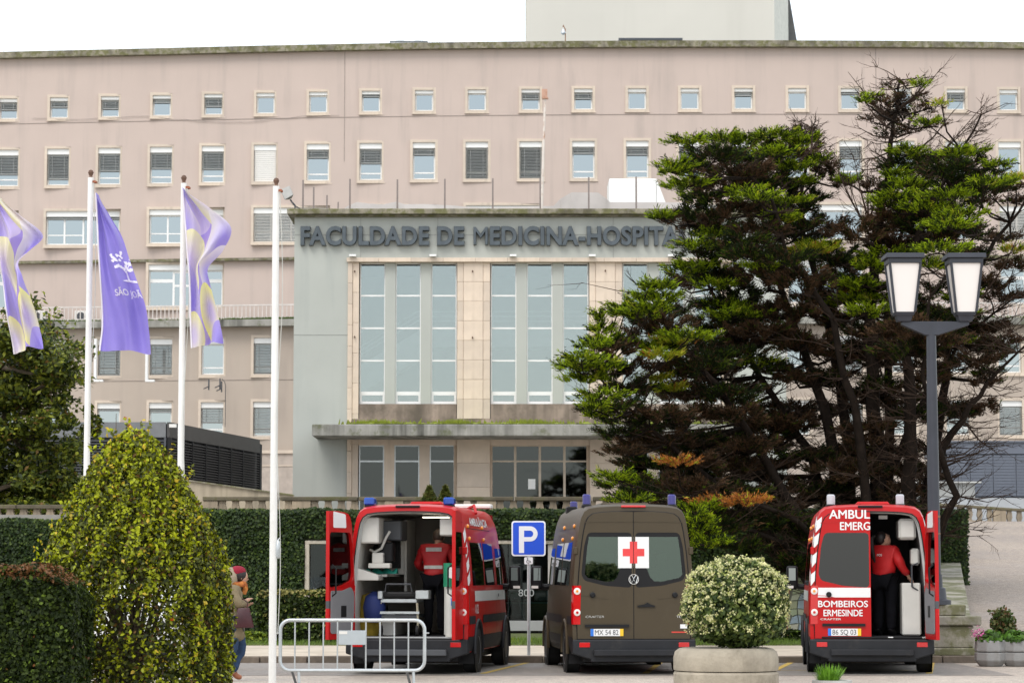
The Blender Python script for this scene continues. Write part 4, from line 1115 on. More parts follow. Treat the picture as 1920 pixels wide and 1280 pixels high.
# the letter P: stem and bowl
xa_, za_ = S(973,986); xb_, zb_2 = S(1008,1036)
hh = za_-zb_2; sw = .095
m = MB(); m.box((xa_,-.062,zb_2),(xa_+sw,-.0585,za_))
outp, inp = [], []
r1 = hh*.285; r0 = r1-sw*.85; czp = za_-r1; cxp = xb_-r1
no = 14
for k in range(no+1):
    a = R(90-180*k/no); outp.append((cxp+r1*math.cos(a), czp+r1*math.sin(a))); inp.append((cxp+r0*math.cos(a), czp+r0*math.sin(a)))
outp = [(xa_+sw,za_)]+outp+[(xa_+sw,czp-r1)]; inp = [(xa_+sw,czp+r0)]+inp+[(xa_+sw,czp-r0)]
for k in range(len(outp)-1):
    m.prism([outp[k],outp[k+1],inp[k+1],inp[k]], -.062, -.0585, 'y')
m.build('letter', MATS['sign_white'], pb)
x0, z1 = S(983,1044); x1, z0 = S(999,1057)
m = MB(); m.prism(rrect(x0,x1,z0,z1,.02), -.05, -.034, 'y'); sb = m.build('badge_plate', MATS['sign_white'], ps)
cx, cz = (x0+x1)/2, (z0+z1)/2
m = MB(); m.tube([(cx-.02,-.053,cz+.045),(cx-.012,-.053,cz+.0),(cx+.025,-.053,cz-.003),(cx+.045,-.053,cz-.035)], .006, 5)
m.tube([(cx+.028*math.cos(a)-.008,-.053,cz-.015+.028*math.sin(a)) for a in [R(100+24*k) for k in range(11)]], .005, 5); m.tube([(cx-.022,-.053,cz+.056),(cx-.018,-.053,cz+.047)], .009, 6)
m.build('wheelchair_symbol', M_black, sb)

# barrier
BY = 36.0
br = thing('crowd_barrier', 'galvanised tubular crowd barrier with a small grey plate, standing in front of the left ambulance', 'barrier', (XX(661,BY,1290), BY, 0))
BQ = br.location.copy()
def B(px, py): q = P(px, py, BY); return Vector((q.x-BQ.x, 0, q.z))
r_ = .024
def arcpts(c, r, a0, a1, n=6): return [Vector((c.x+r*math.cos(R(a0+(a1-a0)*k/n)), 0, c.z+r*math.sin(R(a0+(a1-a0)*k/n)))) for k in range(n+1)]
tl, brr = B(526,1162), B(796,1256)
rc = .13
pts = []
for c, a0 in ((Vector((brr.x-rc,0,tl.z-rc)),90),(Vector((brr.x-rc,0,brr.z+rc)),0),(Vector((tl.x+rc,0,brr.z+rc)),-90),(Vector((tl.x+rc,0,tl.z-rc)),180)):
    pts += arcpts(c, rc, a0, a0-90)
pts.append(pts[0])
m = MB(); m.tube(pts, r_, 10, cap=False); m.build('frame', M_metal, br, smooth=True)
for k in range(9):
    x = B(553+26.6*k,1200).x; m = MB(); m.tube([(0,0,brr.z+.02-tl.z),(0,0,-.02)], .0105, 8); m.build('bar', M_metal, br, loc=(x,0,tl.z), smooth=True)
for px in (560, 775):
    b = B(px,1258)
    m = MB(); m.tube([b, (b.x+.01,-.02,.02),(b.x+.02,-.32,.012)], .02, 8); m.build('foot', M_metal, br, smooth=True)
    m = MB(); m.tube([b+Vector((-.09,0,0)), (b.x-.03,.30,.02)], .018, 8); m.build('foot', mat('dark_steel',(.16,.17,.18),.5,.4), br, smooth=True)
m = MB(); a, b = B(635,1181), B(686,1208); m.box((a.x,-.035,b.z),(b.x,-.025,a.z)); pl = m.build('plate', mat('plate_grey',(.42,.46,.48),.5,.2), br, bevel=.004)
m = MB(); m.box((a.x+.01,-.038,a.z-.05),(a.x+.12,-.0355,a.z-.01)); m.build('label', M_cream, pl)
for s_, px in ((-1,526),(1,796)):
    a = B(px,1186); m = MB(); m.tube([a, a+Vector((s_*.06,0,0)), a+Vector((s_*.06,0,-.10 if s_ < 0 else .0))], .009, 6); m.build('hook', M_metal, br)

# ---- flagpoles and flags
M_pole = mat('white_pole_paint', (.78,.77,.74), .45, var=.05, scale=2, dirt=((.50,.47,.42), 1.6, .52, .45))
def flagpole(label, Y, pxt, pyt, pxb, rt, rb_, ball=True):
    top = P(pxt, pyt, Y); X0 = top.x
    t = thing('flagpole', label, 'flagpole', (X0, Y, 0), group='white flagpoles')
    h = top.z
    m = MB(); m.tube([(0,0,0),(0,0,h*.5),(0,0,h-.12)], [rb_, rb_*.95, rt], 18); m.build('pole', M_pole, t, smooth=True)
    m = MB(); m.lathe([(.001,.075),(.03,.06),(.042,.03),(.03,0),(.022,-.02),(.03,-.05),(rt,-.07)], 12, (0,0,h-.075)); m.build('finial', mat('rusty_finial',(.14,.08,.055),.8,var=.3,scale=20), t, smooth=True)
    m = MB(); s = 1 if rnd.random() < .7 else -1; m.box((-.03,-.03,h-.20),(.075,.03,h-.165)); m.box((.05,-.05,h-.2),(.09,.05,h-.175)); m.build('pulley_bracket', mat('rust_red',(.30,.10,.05),.8,var=.3,scale=20), t)
    m = MB(); pts = [(rb_+.02+.03*math.sin(k*.5), -.05, .8+(h-1.0)*k/20) for k in range(21)]; m.tube(pts, .006, 5); m.build('halyard', mat('rope_grey',(.5,.5,.46),.9), t)
    return t
f1 = flagpole('white flagpole rising behind the pointed shrub, left of the plain purple flag', 38.0, 170.5, 318, 160, .042, .047)
f2 = flagpole('white flagpole carrying the yellow and purple patterned flag on its right', 37.0, 345, 328, 336, .042, .048)
f3 = flagpole('bare white flagpole without a flag, left of the crowd barrier', 35.6, 518, 333, 512, .045, .052)
m = MB(); q = P(520,1030,35.6); m.lathe([(.01,-.12),(.035,-.1),(.04,.0),(.03,.1),(.01,.13)], 10, (.065,-.01,q.z)); m.tube([(.05,0,q.z+.12),(.09,0,q.z+.16)], .01, 5); m.build('cleat_box', M_metal, f3, smooth=True)
f0 = flagpole('white flagpole at the left edge carrying the leftmost patterned flag', 39.0, -18, 312, -22, .042, .047)

def flagmat(name, kind):
    m, nt, b = newmat(name)
    uv = nt.nodes.new('ShaderNodeUVMap')
    if kind == 'plain':
        n = nnoise(nt, 2, 3)
        out = ramp(nt, n.outputs['Fac'], .3, (.27,.215,.66), .7, (.31,.25,.70)).outputs[0]
    else:
        # overlapping petals: sharp edged circles filled with a purple to yellow gradient
        out = None
        base = (.44,.34,.78)
        cur = None
        for k, (cx, cz, r, c0, c1) in enumerate(((.2,.0,.30,(.36,.29,.76),(.66,.56,.82)), (1.0,.16,.24,(.78,.70,.74),(.84,.79,.46)), (-.1,.27,.24,(.36,.29,.76),(.72,.64,.80)), (.9,.36,.22,(.34,.27,.74),(.84,.79,.78)),
                                                  (.1,.50,.24,(.60,.50,.80),(.86,.82,.50)), (1.0,.58,.22,(.38,.31,.77),(.80,.73,.84)), (.0,.72,.24,(.34,.27,.74),(.52,.44,.80)), (.75,.80,.20,(.58,.49,.80),(.88,.84,.30)), (.1,.93,.16,(.66,.58,.78),(.86,.82,.42)), (.95,1.02,.17,(.30,.24,.72),(.42,.34,.78)))):
            mp = nt.nodes.new('ShaderNodeMapping'); mp.inputs['Location'].default_value = (-cx*.55, -cz, 0); mp.inputs['Scale'].default_value = (.55, 1, 1)
            nt.links.new(uv.outputs[0], mp.inputs['Vector'])
            ln = nt.nodes.new('ShaderNodeVectorMath'); ln.operation = 'LENGTH'; nt.links.new(mp.outputs[0], ln.inputs[0])
            grad = ramp(nt, ln.outputs['Value'], r*.25, c0, r*.98, c1).outputs[0]
            lt = nt.nodes.new('ShaderNodeMath'); lt.operation = 'LESS_THAN'; lt.inputs[1].default_value = r; nt.links.new(ln.outputs['Value'], lt.inputs[0])
            cur = mixc(nt, lt.outputs[0], cur if cur is not None else base, grad)
        out = cur
    nt.links.new(out, b.inputs['Base Color']); b.inputs['Roughness'].default_value = .6; b.inputs['Sheen Weight'].default_value = .2
    tr = nt.nodes.new('ShaderNodeBsdfTranslucent'); nt.links.new(out, tr.inputs[0])
    mx = nt.nodes.new('ShaderNodeMixShader'); mx.inputs[0].default_value = .35
    nt.links.new(b.outputs[0], mx.inputs[1]); nt.links.new(tr.outputs[0], mx.inputs[2])
    nt.links.new(mx.outputs[0], nt.nodes['Material Output'].inputs[0])
    return m
def cr_interp(tab, t):
    xs = [a[0] for a in tab]; ys = [a[1] for a in tab]
    k = max(0, min(len(xs)-2, int(np.searchsorted(xs, t)-1)))
    u = (t-xs[k])/(xs[k+1]-xs[k]); 
    p0 = ys[max(0,k-1)]; p1 = ys[k]; p2 = ys[k+1]; p3 = ys[min(len(ys)-1,k+2)]
    return .5*((2*p1)+(-p0+p2)*u+(2*p0-5*p1+4*p2-p3)*u*u+(-p0+3*p1-3*p2+p3)*u**3)
def flag(label, Y, left, right, topb, botb, fold, mt, nu=36, nv=70):
    "left/right: px of the edges against v; topb/botb: py of the corners (left,right)"
    def f(u, v):
        xl_, xr_ = cr_interp(left, v), cr_interp(right, v)
        wd = (xr_-xl_)
        yt = topb[0]+(topb[1]-topb[0])*u; yb = botb[0]+(botb[1]-botb[0])*u
        px = xl_+wd*u + wd*.035*math.sin(u*9+v*5)*u*(1-u)*4
        py = yt+(yb-yt)*v + 5*math.sin(u*7+1)*v*v*u
        dep = fold(u, v)
        q = P(px, py, Y)
        return Vector((q.x, Y+dep, q.z))
    t = thing('flag', label, 'flag', f(0, .0), group='flags on the flagpoles')
    m = MB(); m.grid(lambda u, v: f(u, v), nu, nv)
    me_o = m.build('cloth', mt, t, wloc=t.location, smooth=True, fix=False, angle=3.1)
    me = me_o.data
    uvl = me.uv_layers.new(name='UVMap')
    for lp_ in me.loops:
        vi = lp_.vertex_index; uvl.data[lp_.index].uv = ((vi % (nu+1))/nu, (vi//(nu+1))/nv)
    m = MB(); m.tube([f(0, k/30)+Vector((-.006,0,0)) for k in range(31)], .014, 6); m.build('hem', mat('flag_hem',(.72,.68,.74),.8), t, wloc=t.location)
    return t, f
M_fl = flagmat('patterned_flag_cloth', 'pattern'); M_flp = flagmat('plain_purple_cloth', 'plain')
fold_a = lambda u, v: .16*math.sin(u*8+v*7)*(.3+u) + .07*math.sin(u*17-v*5) + .05*math.sin(v*14+u*3)
fold_b = lambda u, v: .12*math.sin(u*7.5+v*2.5)*(.2+u)*(1-.35*v) + .05*math.sin(u*16-v*6) + .03*math.sin(v*9)
fold_c = lambda u, v: .15*math.sin(u*8.5+v*8+2)*(.3+u) + .06*math.sin(u*15+v*7)
flag('leftmost flag, yellow and lilac petals on purple, cut by the left edge', 39.0, [(0,-14),(.3,-2),(.6,9),(1,24)], [(0,0),(.12,38),(.26,82),(.36,58),(.44,38),(.52,44),(.7,58),(.85,68),(1,80)], (366,370), (662,648), fold_a, M_fl)
ft, ff = flag('plain purple flag with a white tree emblem and SÃO JOÃO lettering', 37.6, [(0,181),(.3,185),(.6,190),(.85,191),(1,187)], [(0,183),(.1,198),(.25,224),(.4,240),(.55,257),(.7,273),(.85,280),(1,284)], (362,364), (657,660), fold_b, M_flp)
flag('patterned yellow and purple flag hanging from the second flagpole', 36.8, [(0,343),(.3,350),(.6,357),(.85,358),(1,360)], [(0,347),(.12,392),(.25,434),(.4,415),(.5,388),(.6,392),(.75,405),(.9,416),(1,420)], (352,356), (652,640), fold_c, M_fl)
# emblem and lettering follow the folded cloth
def on_flag(mb, f, u0, u1, v0, v1, parent, name, mt):
    "mb lies in x 0..1, z 0..1 (z up)"
    m = MB()
    bm = bmesh.new(); me = bpy.data.meshes.new('x'); me.from_pydata(mb.v, [], mb.f); bm.from_mesh(me)
    bmesh.ops.triangulate(bm, faces=bm.faces); bmesh.ops.subdivide_edges(bm, edges=[e for e in bm.edges if e.calc_length() > .08], cuts=2, use_grid_fill=False)
    bmesh.ops.triangulate(bm, faces=bm.faces)
    bm.to_mesh(me); bm.free()
    for v in me.vertices:
        u = u0+(u1-u0)*v.co.x; w_ = v1+(v0-v1)*v.co.z
        u = min(u, .995)
        q = f(u, w_); m.v.append((q.x, q.y-.008+v.co.y, q.z))
    m.f = [tuple(p.vertices) for p in me.polygons]; m.m = [0]*len(m.f)
    m.build(name, mt, parent, wloc=parent.location, fix=False)
M_fw = mat('flag_white_print', (.74,.70,.82), .7)
tx, (a, b) = text_mb('SÃO JOÃO', 1, 0, .02)
zs = [v[2] for v in tx.v]; tx.v = [((v[0]-a)/(b-a), 0, (v[2]-min(zs))/(max(zs)-min(zs))) for v in tx.v]
on_flag(tx, ff, .34, 1.12, .60, .665, ft, 'lettering', M_fw)
em = MB()
def disc(cx, cz, rx, rz, n=9, wob=.25):
    ps = []
    for k in range(n):
        a = 2*PI*k/n; r = 1+wob*math.sin(3*a+cx*40); ps.append((cx+rx*r*math.cos(a), 0, cz+rz*r*math.sin(a)))
    em.add(ps, [tuple(range(n))])
for k in range(34):
    a = rnd.uniform(0, 2*PI); r = math.sqrt(rnd.uniform(.05,1)); disc(.5+.44*r*math.cos(a), .66+.30*r*math.sin(a), .06, .045)
em.add([(.52,0,.12),(.62,0,.12),(.58,0,.5),(.54,0,.5)], [(0,1,2,3)]); em.add([(.55,0,.35),(.58,0,.35),(.80,0,.6),(.76,0,.6)], [(0,1,2,3)]); em.add([(.55,0,.3),(.58,0,.33),(.30,0,.58),(.27,0,.55)], [(0,1,2,3)])
em.add([(.30,0,.06),(.95,0,.06),(.85,0,.12),(.45,0,.12)], [(0,1,2,3)])
on_flag(em, ff, .36, 1.1, .36, .57, ft, 'tree_emblem', M_fw)
# ================================================================== VANS
def carpaint(name, c, rough=.22, coat=1.0, var=.05, dirt=.35):
    if name in MATS: return MATS[name]
    m = mat(name, c, rough, 0, var, 2.5, coat=coat, spec=.3, dirt=((.16,.13,.10), 2.0, .56, dirt))
    return m
M_red = carpaint('fire_red_paint', (.44,.001,.002), .38, .12, dirt=.07)
M_olive = carpaint('matt_olive_brown_paint', (.060,.045,.025), .48, .05, dirt=.10)
M_bump = mat('dark_bumper_plastic', (.016,.017,.020), .55, var=.2, scale=4, spec=.3, dirt=((.06,.055,.05), 3, .55, .5))
M_tyre = mat('tyre_rubber', (.015,.015,.015), .8, var=.15, scale=6)
M_rim = mat('steel_rim', (.30,.31,.32), .35, .7, var=.1)
M_lens = mat('red_lens', (.55,.005,.008), .12, coat=1, var=.1)
M_lensw = mat('clear_lens', (.75,.70,.66), .15, coat=1, var=.05)
M_lenso = mat('amber_lens', (.80,.28,.02), .2, coat=1)
M_tint = glass('tinted_van_glass', (.55,.57,.58), (.10,.11,.11), refl=.05)
M_green_g = glass('green_van_glass', (.50,.60,.56), (.36,.50,.43), refl=.10)
M_refw = mat('white_reflective_film', (.76,.76,.75), .4, var=.03)
M_stripe = mat('pale_reflective_band', (.62,.63,.60), .4, var=.04)
M_inw = mat('white_cabin_panel', (.55,.54,.50), .45, var=.06)
M_ing = mat('grey_trim', (.20,.20,.21), .6, var=.05)
M_plateb = mat('plate_blue', (.02,.16,.60), .5)
M_platey = mat('plate_yellow', (.80,.50,.02), .5)
M_ink = mat('plate_ink', (.03,.03,.035), .6)
M_mirror = mat('mirror_glass', (.20,.22,.22), .03, 1.0, var=.02)

# (half width, height) of the cross section, bottom to top, left out: the mirrored half
PROF = [(.95,.34),(.985,.44),(1.0,.62),(1.005,.85),(1.0,1.12),(.99,1.40),(.968,1.72),(.942,2.0),(.910,2.25),(.882,2.42),(.852,2.55),(.805,2.64),(.73,2.695),(.58,2.72),(.30,2.735),(0,2.74)]
def TOPZ(y):
    return float(np.interp(y, [-.02,.0,.06,.20,4.1,4.5,4.75,5.05,5.3,5.6,5.85,5.95], [2.685,2.695,2.715,2.74,2.74,2.62,2.32,1.75,1.32,1.18,1.02,.85]))
def WSC(y):
    return float(np.interp(y, [0,.12,4.2,4.8,5.4,5.8,5.95], [.985,1.0,1.0,.985,.93,.82,.70]))
def section(y, scale=1.0):
    T = TOPZ(y); s = WSC(y)*scale
    out = []
    for w_, z in PROF:
        zz = z if z < .85 else .85+(z-.85)*max(.02,(T-.85))/(2.74-.85)
        ww = w_
        if T < 2.0 and z > 1.4: ww = w_*.97
        out.append((ww*s, zz))
    return out
def DPROF():
    out = []
    for w_, z in PROF:
        if z < .56: continue
        out.append((w_*.935-.02 if w_ > .3 else w_*.935, .57+(z-.62)*.963 if z >= .62 else .57))
    return out
DP = DPROF()
STN = [0,.04,.12,.3,.8,1.6,2.4,3.2,4.0,4.3,4.5,4.75,5.05,5.3,5.6,5.85,5.95]
def ray_out(poly, c, ang):
    d = (math.cos(ang), math.sin(ang)); best = 0
    n = len(poly)
    for i in range(n):
        x1, y1 = poly[i][0]-c[0], poly[i][1]-c[1]; x2, y2 = poly[(i+1)%n][0]-c[0], poly[(i+1)%n][1]-c[1]
        ex, ey = x2-x1, y2-y1; den = d[0]*ey-d[1]*ex
        if abs(den) < 1e-9: continue
        t = (x1*ey-y1*ex)/den; u = (x1*d[1]-y1*d[0])/den
        if t > 0 and -1e-6 <= u <= 1+1e-6: best = max(best, t)
    return (c[0]+d[0]*best, c[1]+d[1]*best)
def round_poly(pts, r, n=4):
    out = []; N = len(pts)
    for i in range(N):
        p = Vector(pts[i]).to_2d(); a = Vector(pts[i-1]).to_2d(); b = Vector(pts[(i+1)%N]).to_2d()
        da, db = (a-p), (b-p); rr = min(r, da.length*.45, db.length*.45)
        A, B_ = p+da.normalized()*rr, p+db.normalized()*rr
        for k in range(n+1):
            t = k/n; q = A*(1-t)**2 + p*2*t*(1-t) + B_*t*t; out.append((q.x, q.y))
    return out
def panel_with_hole(outer, inner, y0, y1, mb, m=0):
    c = (sum(p[0] for p in inner)/len(inner), sum(p[1] for p in inner)/len(inner))
    angs = sorted({round(math.atan2(p[1]-c[1], p[0]-c[0]), 5) for p in outer+inner} | {round(-PI+2*PI*k/24, 5) for k in range(24)})
    O = [ray_out(outer, c, a) for a in angs]; I = [ray_out(inner, c, a) for a in angs]
    n = len(angs)
    vs = [(p[0],y0,p[1]) for p in O]+[(p[0],y0,p[1]) for p in I]+[(p[0],y1,p[1]) for p in O]+[(p[0],y1,p[1]) for p in I]
    fs = []
    for i in range(n):
        j = (i+1)%n
        fs += [(i,j,n+j,n+i), (2*n+i,3*n+i,3*n+j,2*n+j), (i,2*n+i,2*n+j,j), (n+i,n+j,3*n+j,3*n+i)]
    mb.add(vs, fs, m)
def flat(mb, poly, y, th=.004, m=0):
    return mb.prism(poly, y-th, y, 'y', m)

def build_van(label, X, Y, yaw, paint, kind):
    t = thing('van', label, 'ambulance' if kind != 'army' else 'van', (X, Y, 0), yaw)
    amb = kind != 'army'
    # ---------- shell
    m = MB(); ns = len(PROF)
    for y in STN:
        s = section(y)
        for w_, z in s: m.v.append((w_, y, z))
        for w_, z in reversed(s[:-1]): m.v.append((-w_, y, z))
    nr = 2*ns-1
    for i in range(len(STN)-1):
        for k in range(nr-1):
            m.f.append((i*nr+k, i*nr+k+1, (i+1)*nr+k+1, (i+1)*nr+k)); m.m.append(0)
        m.f.append((i*nr+nr-1, i*nr, (i+1)*nr, (i+1)*nr+nr-1)); m.m.append(1)   # floor
    m.f.append(tuple((len(STN)-1)*nr+k for k in range(nr))); m.m.append(0)
    # rear flange from the body edge in to the door opening
    full_o = [(p[0], p[1]) for p in section(0)]; full_o = full_o+[(-p[0], p[1]) for p in reversed(full_o[:-1])]
    full_i = DP+[(-p[0], p[1]) for p in reversed(DP[:-1])]
    c = (0, 1.6); angs = [math.atan2(p[1]-c[1], p[0]-c[0]) for p in full_o]
    b = len(m.v)
    for a, p in zip(angs, full_o):
        q = ray_out(full_i, c, a); m.v.append((q[0], -.012, q[1]))
    for k in range(nr):
        kk = (k+1) % nr; m.f.append((k, b+k, b+kk, kk)); m.m.append(0)
    b2 = len(m.v)
    for k in range(nr): v = m.v[b+k]; m.v.append((v[0]*.985, .10, 1.6+(v[2]-1.6)*.985))
    for k in range(nr):
        kk = (k+1) % nr; m.f.append((b+k, b2+k, b2+kk, b+kk)); m.m.append(2 if amb else 0)
    m.build('body', [paint, M_black, M_inw], t, smooth=True, angle=.75)
    def sidex(y, z, off=0.0):
        s = section(y); return float(np.interp(z, [p[1] for p in s[:12]], [p[0] for p in s[:12]]))+off
    def sidepanel(mb, y0, y1, z0, z1, sgn, off=.004, nn=10, nz_=6, skew=0, m_=0):
        vs, fs = [], []
        for j in range(nz_+1):
            for i in range(nn+1):
                y = y0+(y1-y0)*i/nn; z = z0+(z1-z0)*j/nz_; vs.append((sgn*(sidex(y+skew*(z-z0),z)+off), y+skew*(z-z0), z))
        for j in range(nz_):
            for i in range(nn): q = j*(nn+1)+i; fs.append((q,q+1,q+nn+2,q+nn+1))
        mb.add(vs, fs, m_)
    for sgn in (-1, 1):
        m = MB(); sidepanel(m, .55, 1.95, 1.42, 2.12, sgn); m.build('side_window', M_tint if amb else M_green_g if False else M_tint, t, fix=False, smooth=True)
        m = MB(); sidepanel(m, 2.1, 3.3, 1.42, 2.12, sgn); m.build('side_window', M_tint, t, fix=False, smooth=True)
        m = MB(); sidepanel(m, 3.6, 4.5, 1.42, 2.05, sgn); m.build('cab_window', M_tint, t, fix=False, smooth=True)
        m = MB(); sidepanel(m, 1.6, 4.8, .36, .60, sgn, .008); sidepanel(m, .02, .72, .36, .60, sgn, .008); m.build('sill_cladding', M_bump, t, fix=False, smooth=True)
        m = MB(); sidepanel(m, 1.62, 4.8, .80, .93, sgn, .012, nz_=2); sidepanel(m, .05, .70, .80, .93, sgn, .012, nz_=2); m.build('rubbing_strip', M_bump, t, fix=False)
        m = MB()
        for y in (2.03, 3.42, 4.62): sidepanel(m, y, y+.012, .6, 2.2, sgn, .003, 1, 8)
        sidepanel(m, .5, 3.3, 2.34, 2.352, sgn, .003)
        m.build('door_gap', M_black, t, fix=False)
        m = MB(); sidepanel(m, 3.5, 3.6, 1.22, 1.27, sgn, .03, 1, 1); m.build('door_handle', M_black, t, fix=False)
        # wheels
        for wy in (1.08, 4.72):
            m = MB(); Mx = Matrix.Translation((sgn*.90, wy, .36)) @ Matrix.Rotation(R(90)*sgn, 4, 'Y')
            arch = MB(); arch.lathe([(.46,0),(.46,.008)], 24, M=Matrix.Translation((sgn*1.002, wy, .38)) @ Matrix.Rotation(R(90)*sgn, 4, 'Y')); arch.build('wheel_arch', M_black, t)
            lip = MB(); pts = [(sgn*1.012, wy+.47*math.cos(a), .38+.47*math.sin(a)) for a in [R(-8+196*k/16) for k in range(17)]]; lip.tube(pts, .03, 6, cap=False); lip.build('arch_lip', paint if not amb else M_bump, t, smooth=True)
            m.lathe([(.20,-.12),(.34,-.12),(.36,-.09),(.36,.09),(.34,.118),(.25,.12),(.22,.10)], 28, M=Mx); wo_ = m.build('wheel', M_tyre, t, smooth=True, angle=.5)
            m = MB(); m.lathe([(.225,.07),(.225,.115),(.19,.085),(.10,.075),(.08,.10),(.01,.105)], 20, M=Mx); m.build('rim', M_rim, wo_, smooth=True, angle=.5)
            if wy < 2: m = MB(); m.cbox((sgn*.86, wy-.42, .30), (.26,.02,.30)); m.build('mud_flap', M_black, t)
        # mirror
        m = MB(); m.tube([(sgn*.93,4.55,1.38),(sgn*1.08,4.52,1.38),(sgn*1.15,4.5,1.42)], [.06,.05,.05], 8); mo_ = m.build('mirror', M_black, t, smooth=True)
        m = MB(); m.cbox((sgn*1.20,4.48,1.54),(.20,.14,.42)); m.build('mirror_housing', M_black, mo_, bevel=.045, seg=3, smooth=True)
        m = MB(); m.cbox((sgn*1.20,4.405,1.60),(.125,.006,.22)); m.build('mirror_glass', M_mirror, mo_, bevel=.002)
        m = MB(); m.cbox((sgn*1.24,4.405,1.375),(.12,.02,.045)); m.build('indicator', M_lensw if sgn > 0 else M_lensw, mo_)
        # roof marker lamps
        for yy, zz in ((.55,2.38),(.55,2.18),(2.3,2.38),(2.3,2.18)) if not (amb and sgn < 0 and kind == 'x') else ():
            m = MB(); m.lathe([(.034,0),(.034,.02),(.02,.035)], 10, M=Matrix.Translation((sgn*sidex(yy,zz), yy, zz)) @ Matrix.Rotation(R(90)*sgn, 4, 'Y')); m.build('marker_lamp', M_lenso, t, smooth=True)
    # windscreen
    m = MB(); vs = []
    for y in (4.38, 4.7, 5.0): 
        T = TOPZ(y)-.10
        for k in range(9): x = -.80+1.6*k/8; vs.append((x, y+.03, T+.125-.04*(abs(x)/.8)**2))
    m.add(vs, [(9*j+k, 9*j+k+1, 9*j+k+10, 9*j+k+9) for j in range(2) for k in range(8)]); m.build('windscreen', M_tint, t, fix=False)
    for sgn in (-1,1):
        m = MB(); m.cbox((sgn*.62,5.86,.90),(.34,.14,.22)); m.build('headlight', M_lensw, t, bevel=.03)
    m = MB(); m.cbox((0,5.9,.50),(1.75,.16,.28)); m.build('front_bumper', M_bump, t, bevel=.04)
    # ---------- underside
    m = MB(); m.box((-.80,.15,.20),(.80,5.5,.34)); m.build('underbody', M_black, t)
    m = MB(); m.tube([(-.8,1.08,.36),(.8,1.08,.36)], .06, 8); m.tube([(.0,.9,.36),(.0,1.25,.36)], .13, 10); m.build('rear_axle', M_black, t)
    m = MB(); m.tube([(-.45,.1,.30),(-.45,.9,.28)], .035, 8); m.build('exhaust', M_anth, t)
    if kind == 'army' or kind == 'right':
        m = MB(); m.tube([(-.28,-.05,.33),(-.28,.05,.24),(-.28,.3,.24)], .022, 6); m.build('tow_eye', M_black, t)
    # ---------- rear bumper
    m = MB(); m.prism([(-.99,.56),(-.995,.33),(-.70,.24),(-.70,.20),(.70,.20),(.70,.24),(.995,.33),(.99,.56)], -.09, .16, 'y'); m.build('rear_bumper', M_bump, t, bevel=.03, seg=2)
    m = MB(); m.box((-.66,-.20,.30),(.66,-.09,.40)); m.build('rear_step', M_anth if kind == 'left' else M_bump, t, bevel=.012)
    for sgn in (-1,1):
        m = MB(); m.cbox((sgn*.80,-.094,.475),(.17,.014,.075)); m.build('rear_reflector', M_lens, t, bevel=.004)
        # tail lamp wrapping the corner
        m = MB()
        zz = [.80,.95,1.15,1.35,1.42]
        vs = []
        for z in zz:
            w_ = float(np.interp(z, [p[1] for p in PROF], [p[0] for p in PROF]))*.985
            vs += [(sgn*(w_-.125), -.03, z), (sgn*(w_-.01), -.035, z), (sgn*(w_+.012), .03, z), (sgn*(w_+.015), .14, z)]
        m.add(vs, [(4*j+k,4*j+k+1,4*j+k+5,4*j+k+4) for j in range(4) for k in range(3)]); tl_ = m.build('tail_lamp', M_lens, t, fix=False)
        for z, mt in ((1.33,M_lensw),(.99,M_lensw)):
            m = MB(); Mx = Matrix.Translation((sgn*.915,-.034,z)) @ Matrix.Rotation(R(90),4,'X'); m.lathe([(.055,0),(.055,.01),(.04,.016)], 16, M=Mx); m.build('lamp_lens', mt, tl_, smooth=True)
            m = MB(); m.lathe([(.022,.016),(.022,.02)], 12, M=Mx); m.build('bulb', M_lenso if z > 1.2 else M_lens, tl_)
        m = MB(); m.cbox((sgn*.935,.0,1.98),(.07,.05,.12)); m.cbox((sgn*.95,.0,.98),(.0701,.05,.10)); m.build('hinge', paint if not amb else M_red, t, bevel=.01)
    # rubber seal round the doors
    m = MB(); sp_ = [(p[0], -.016, p[1]) for p in full_i]; m.tube(sp_+[sp_[0]], .010, 5, cap=False); m.build('door_seal', M_black, t)
    # high brake lamp
    m = MB(); m.cbox((0,-.012,2.69),(.40,.05,.035)); m.build('brake_lamp', M_lens if kind == 'army' else M_black, t, bevel=.01)
    # beacons
    if kind == 'army':
        bl = mat('violet_beacon', (.05,.045,.30), .15, coat=1, transl=.4)
        spots = [(-.70,.55,1),(.70,.55,1),(-.62,3.6,.8),(.62,3.6,.6)]
    elif kind == 'left':
        bl = mat('blue_beacon', (.005,.09,.50), .15, coat=1, transl=.4); spots = [(-.68,.35,1),(.63,.35,1)]
    else:
        bl = mat('clear_beacon', (.66,.68,.72), .15, coat=1, transl=.4); spots = [(-.62,.4,1),(.50,.4,1)]
    for x, y, s in spots:
        zt = 2.68
        m = MB()
        if kind == 'left': m.cbox((x,y,zt+.02),(.15,.22,.05)); 
        else: m.lathe([(.085,0),(.085,.04),(.065,.06)], 16, (x,y,zt))
        bo = m.build('beacon_base', M_black, t, smooth=True)
        m = MB()
        if kind == 'left': m.cbox((x,y,zt+.105),(.17,.24,.12)); m.build('beacon', bl, t, bevel=.02)
        else: m.lathe([(.068,.06),(.068,.15*s+.05),(.05,.17*s+.05),(.01,.175*s+.05)], 18, (x,y,zt)); m.build('beacon', bl, t, smooth=True)
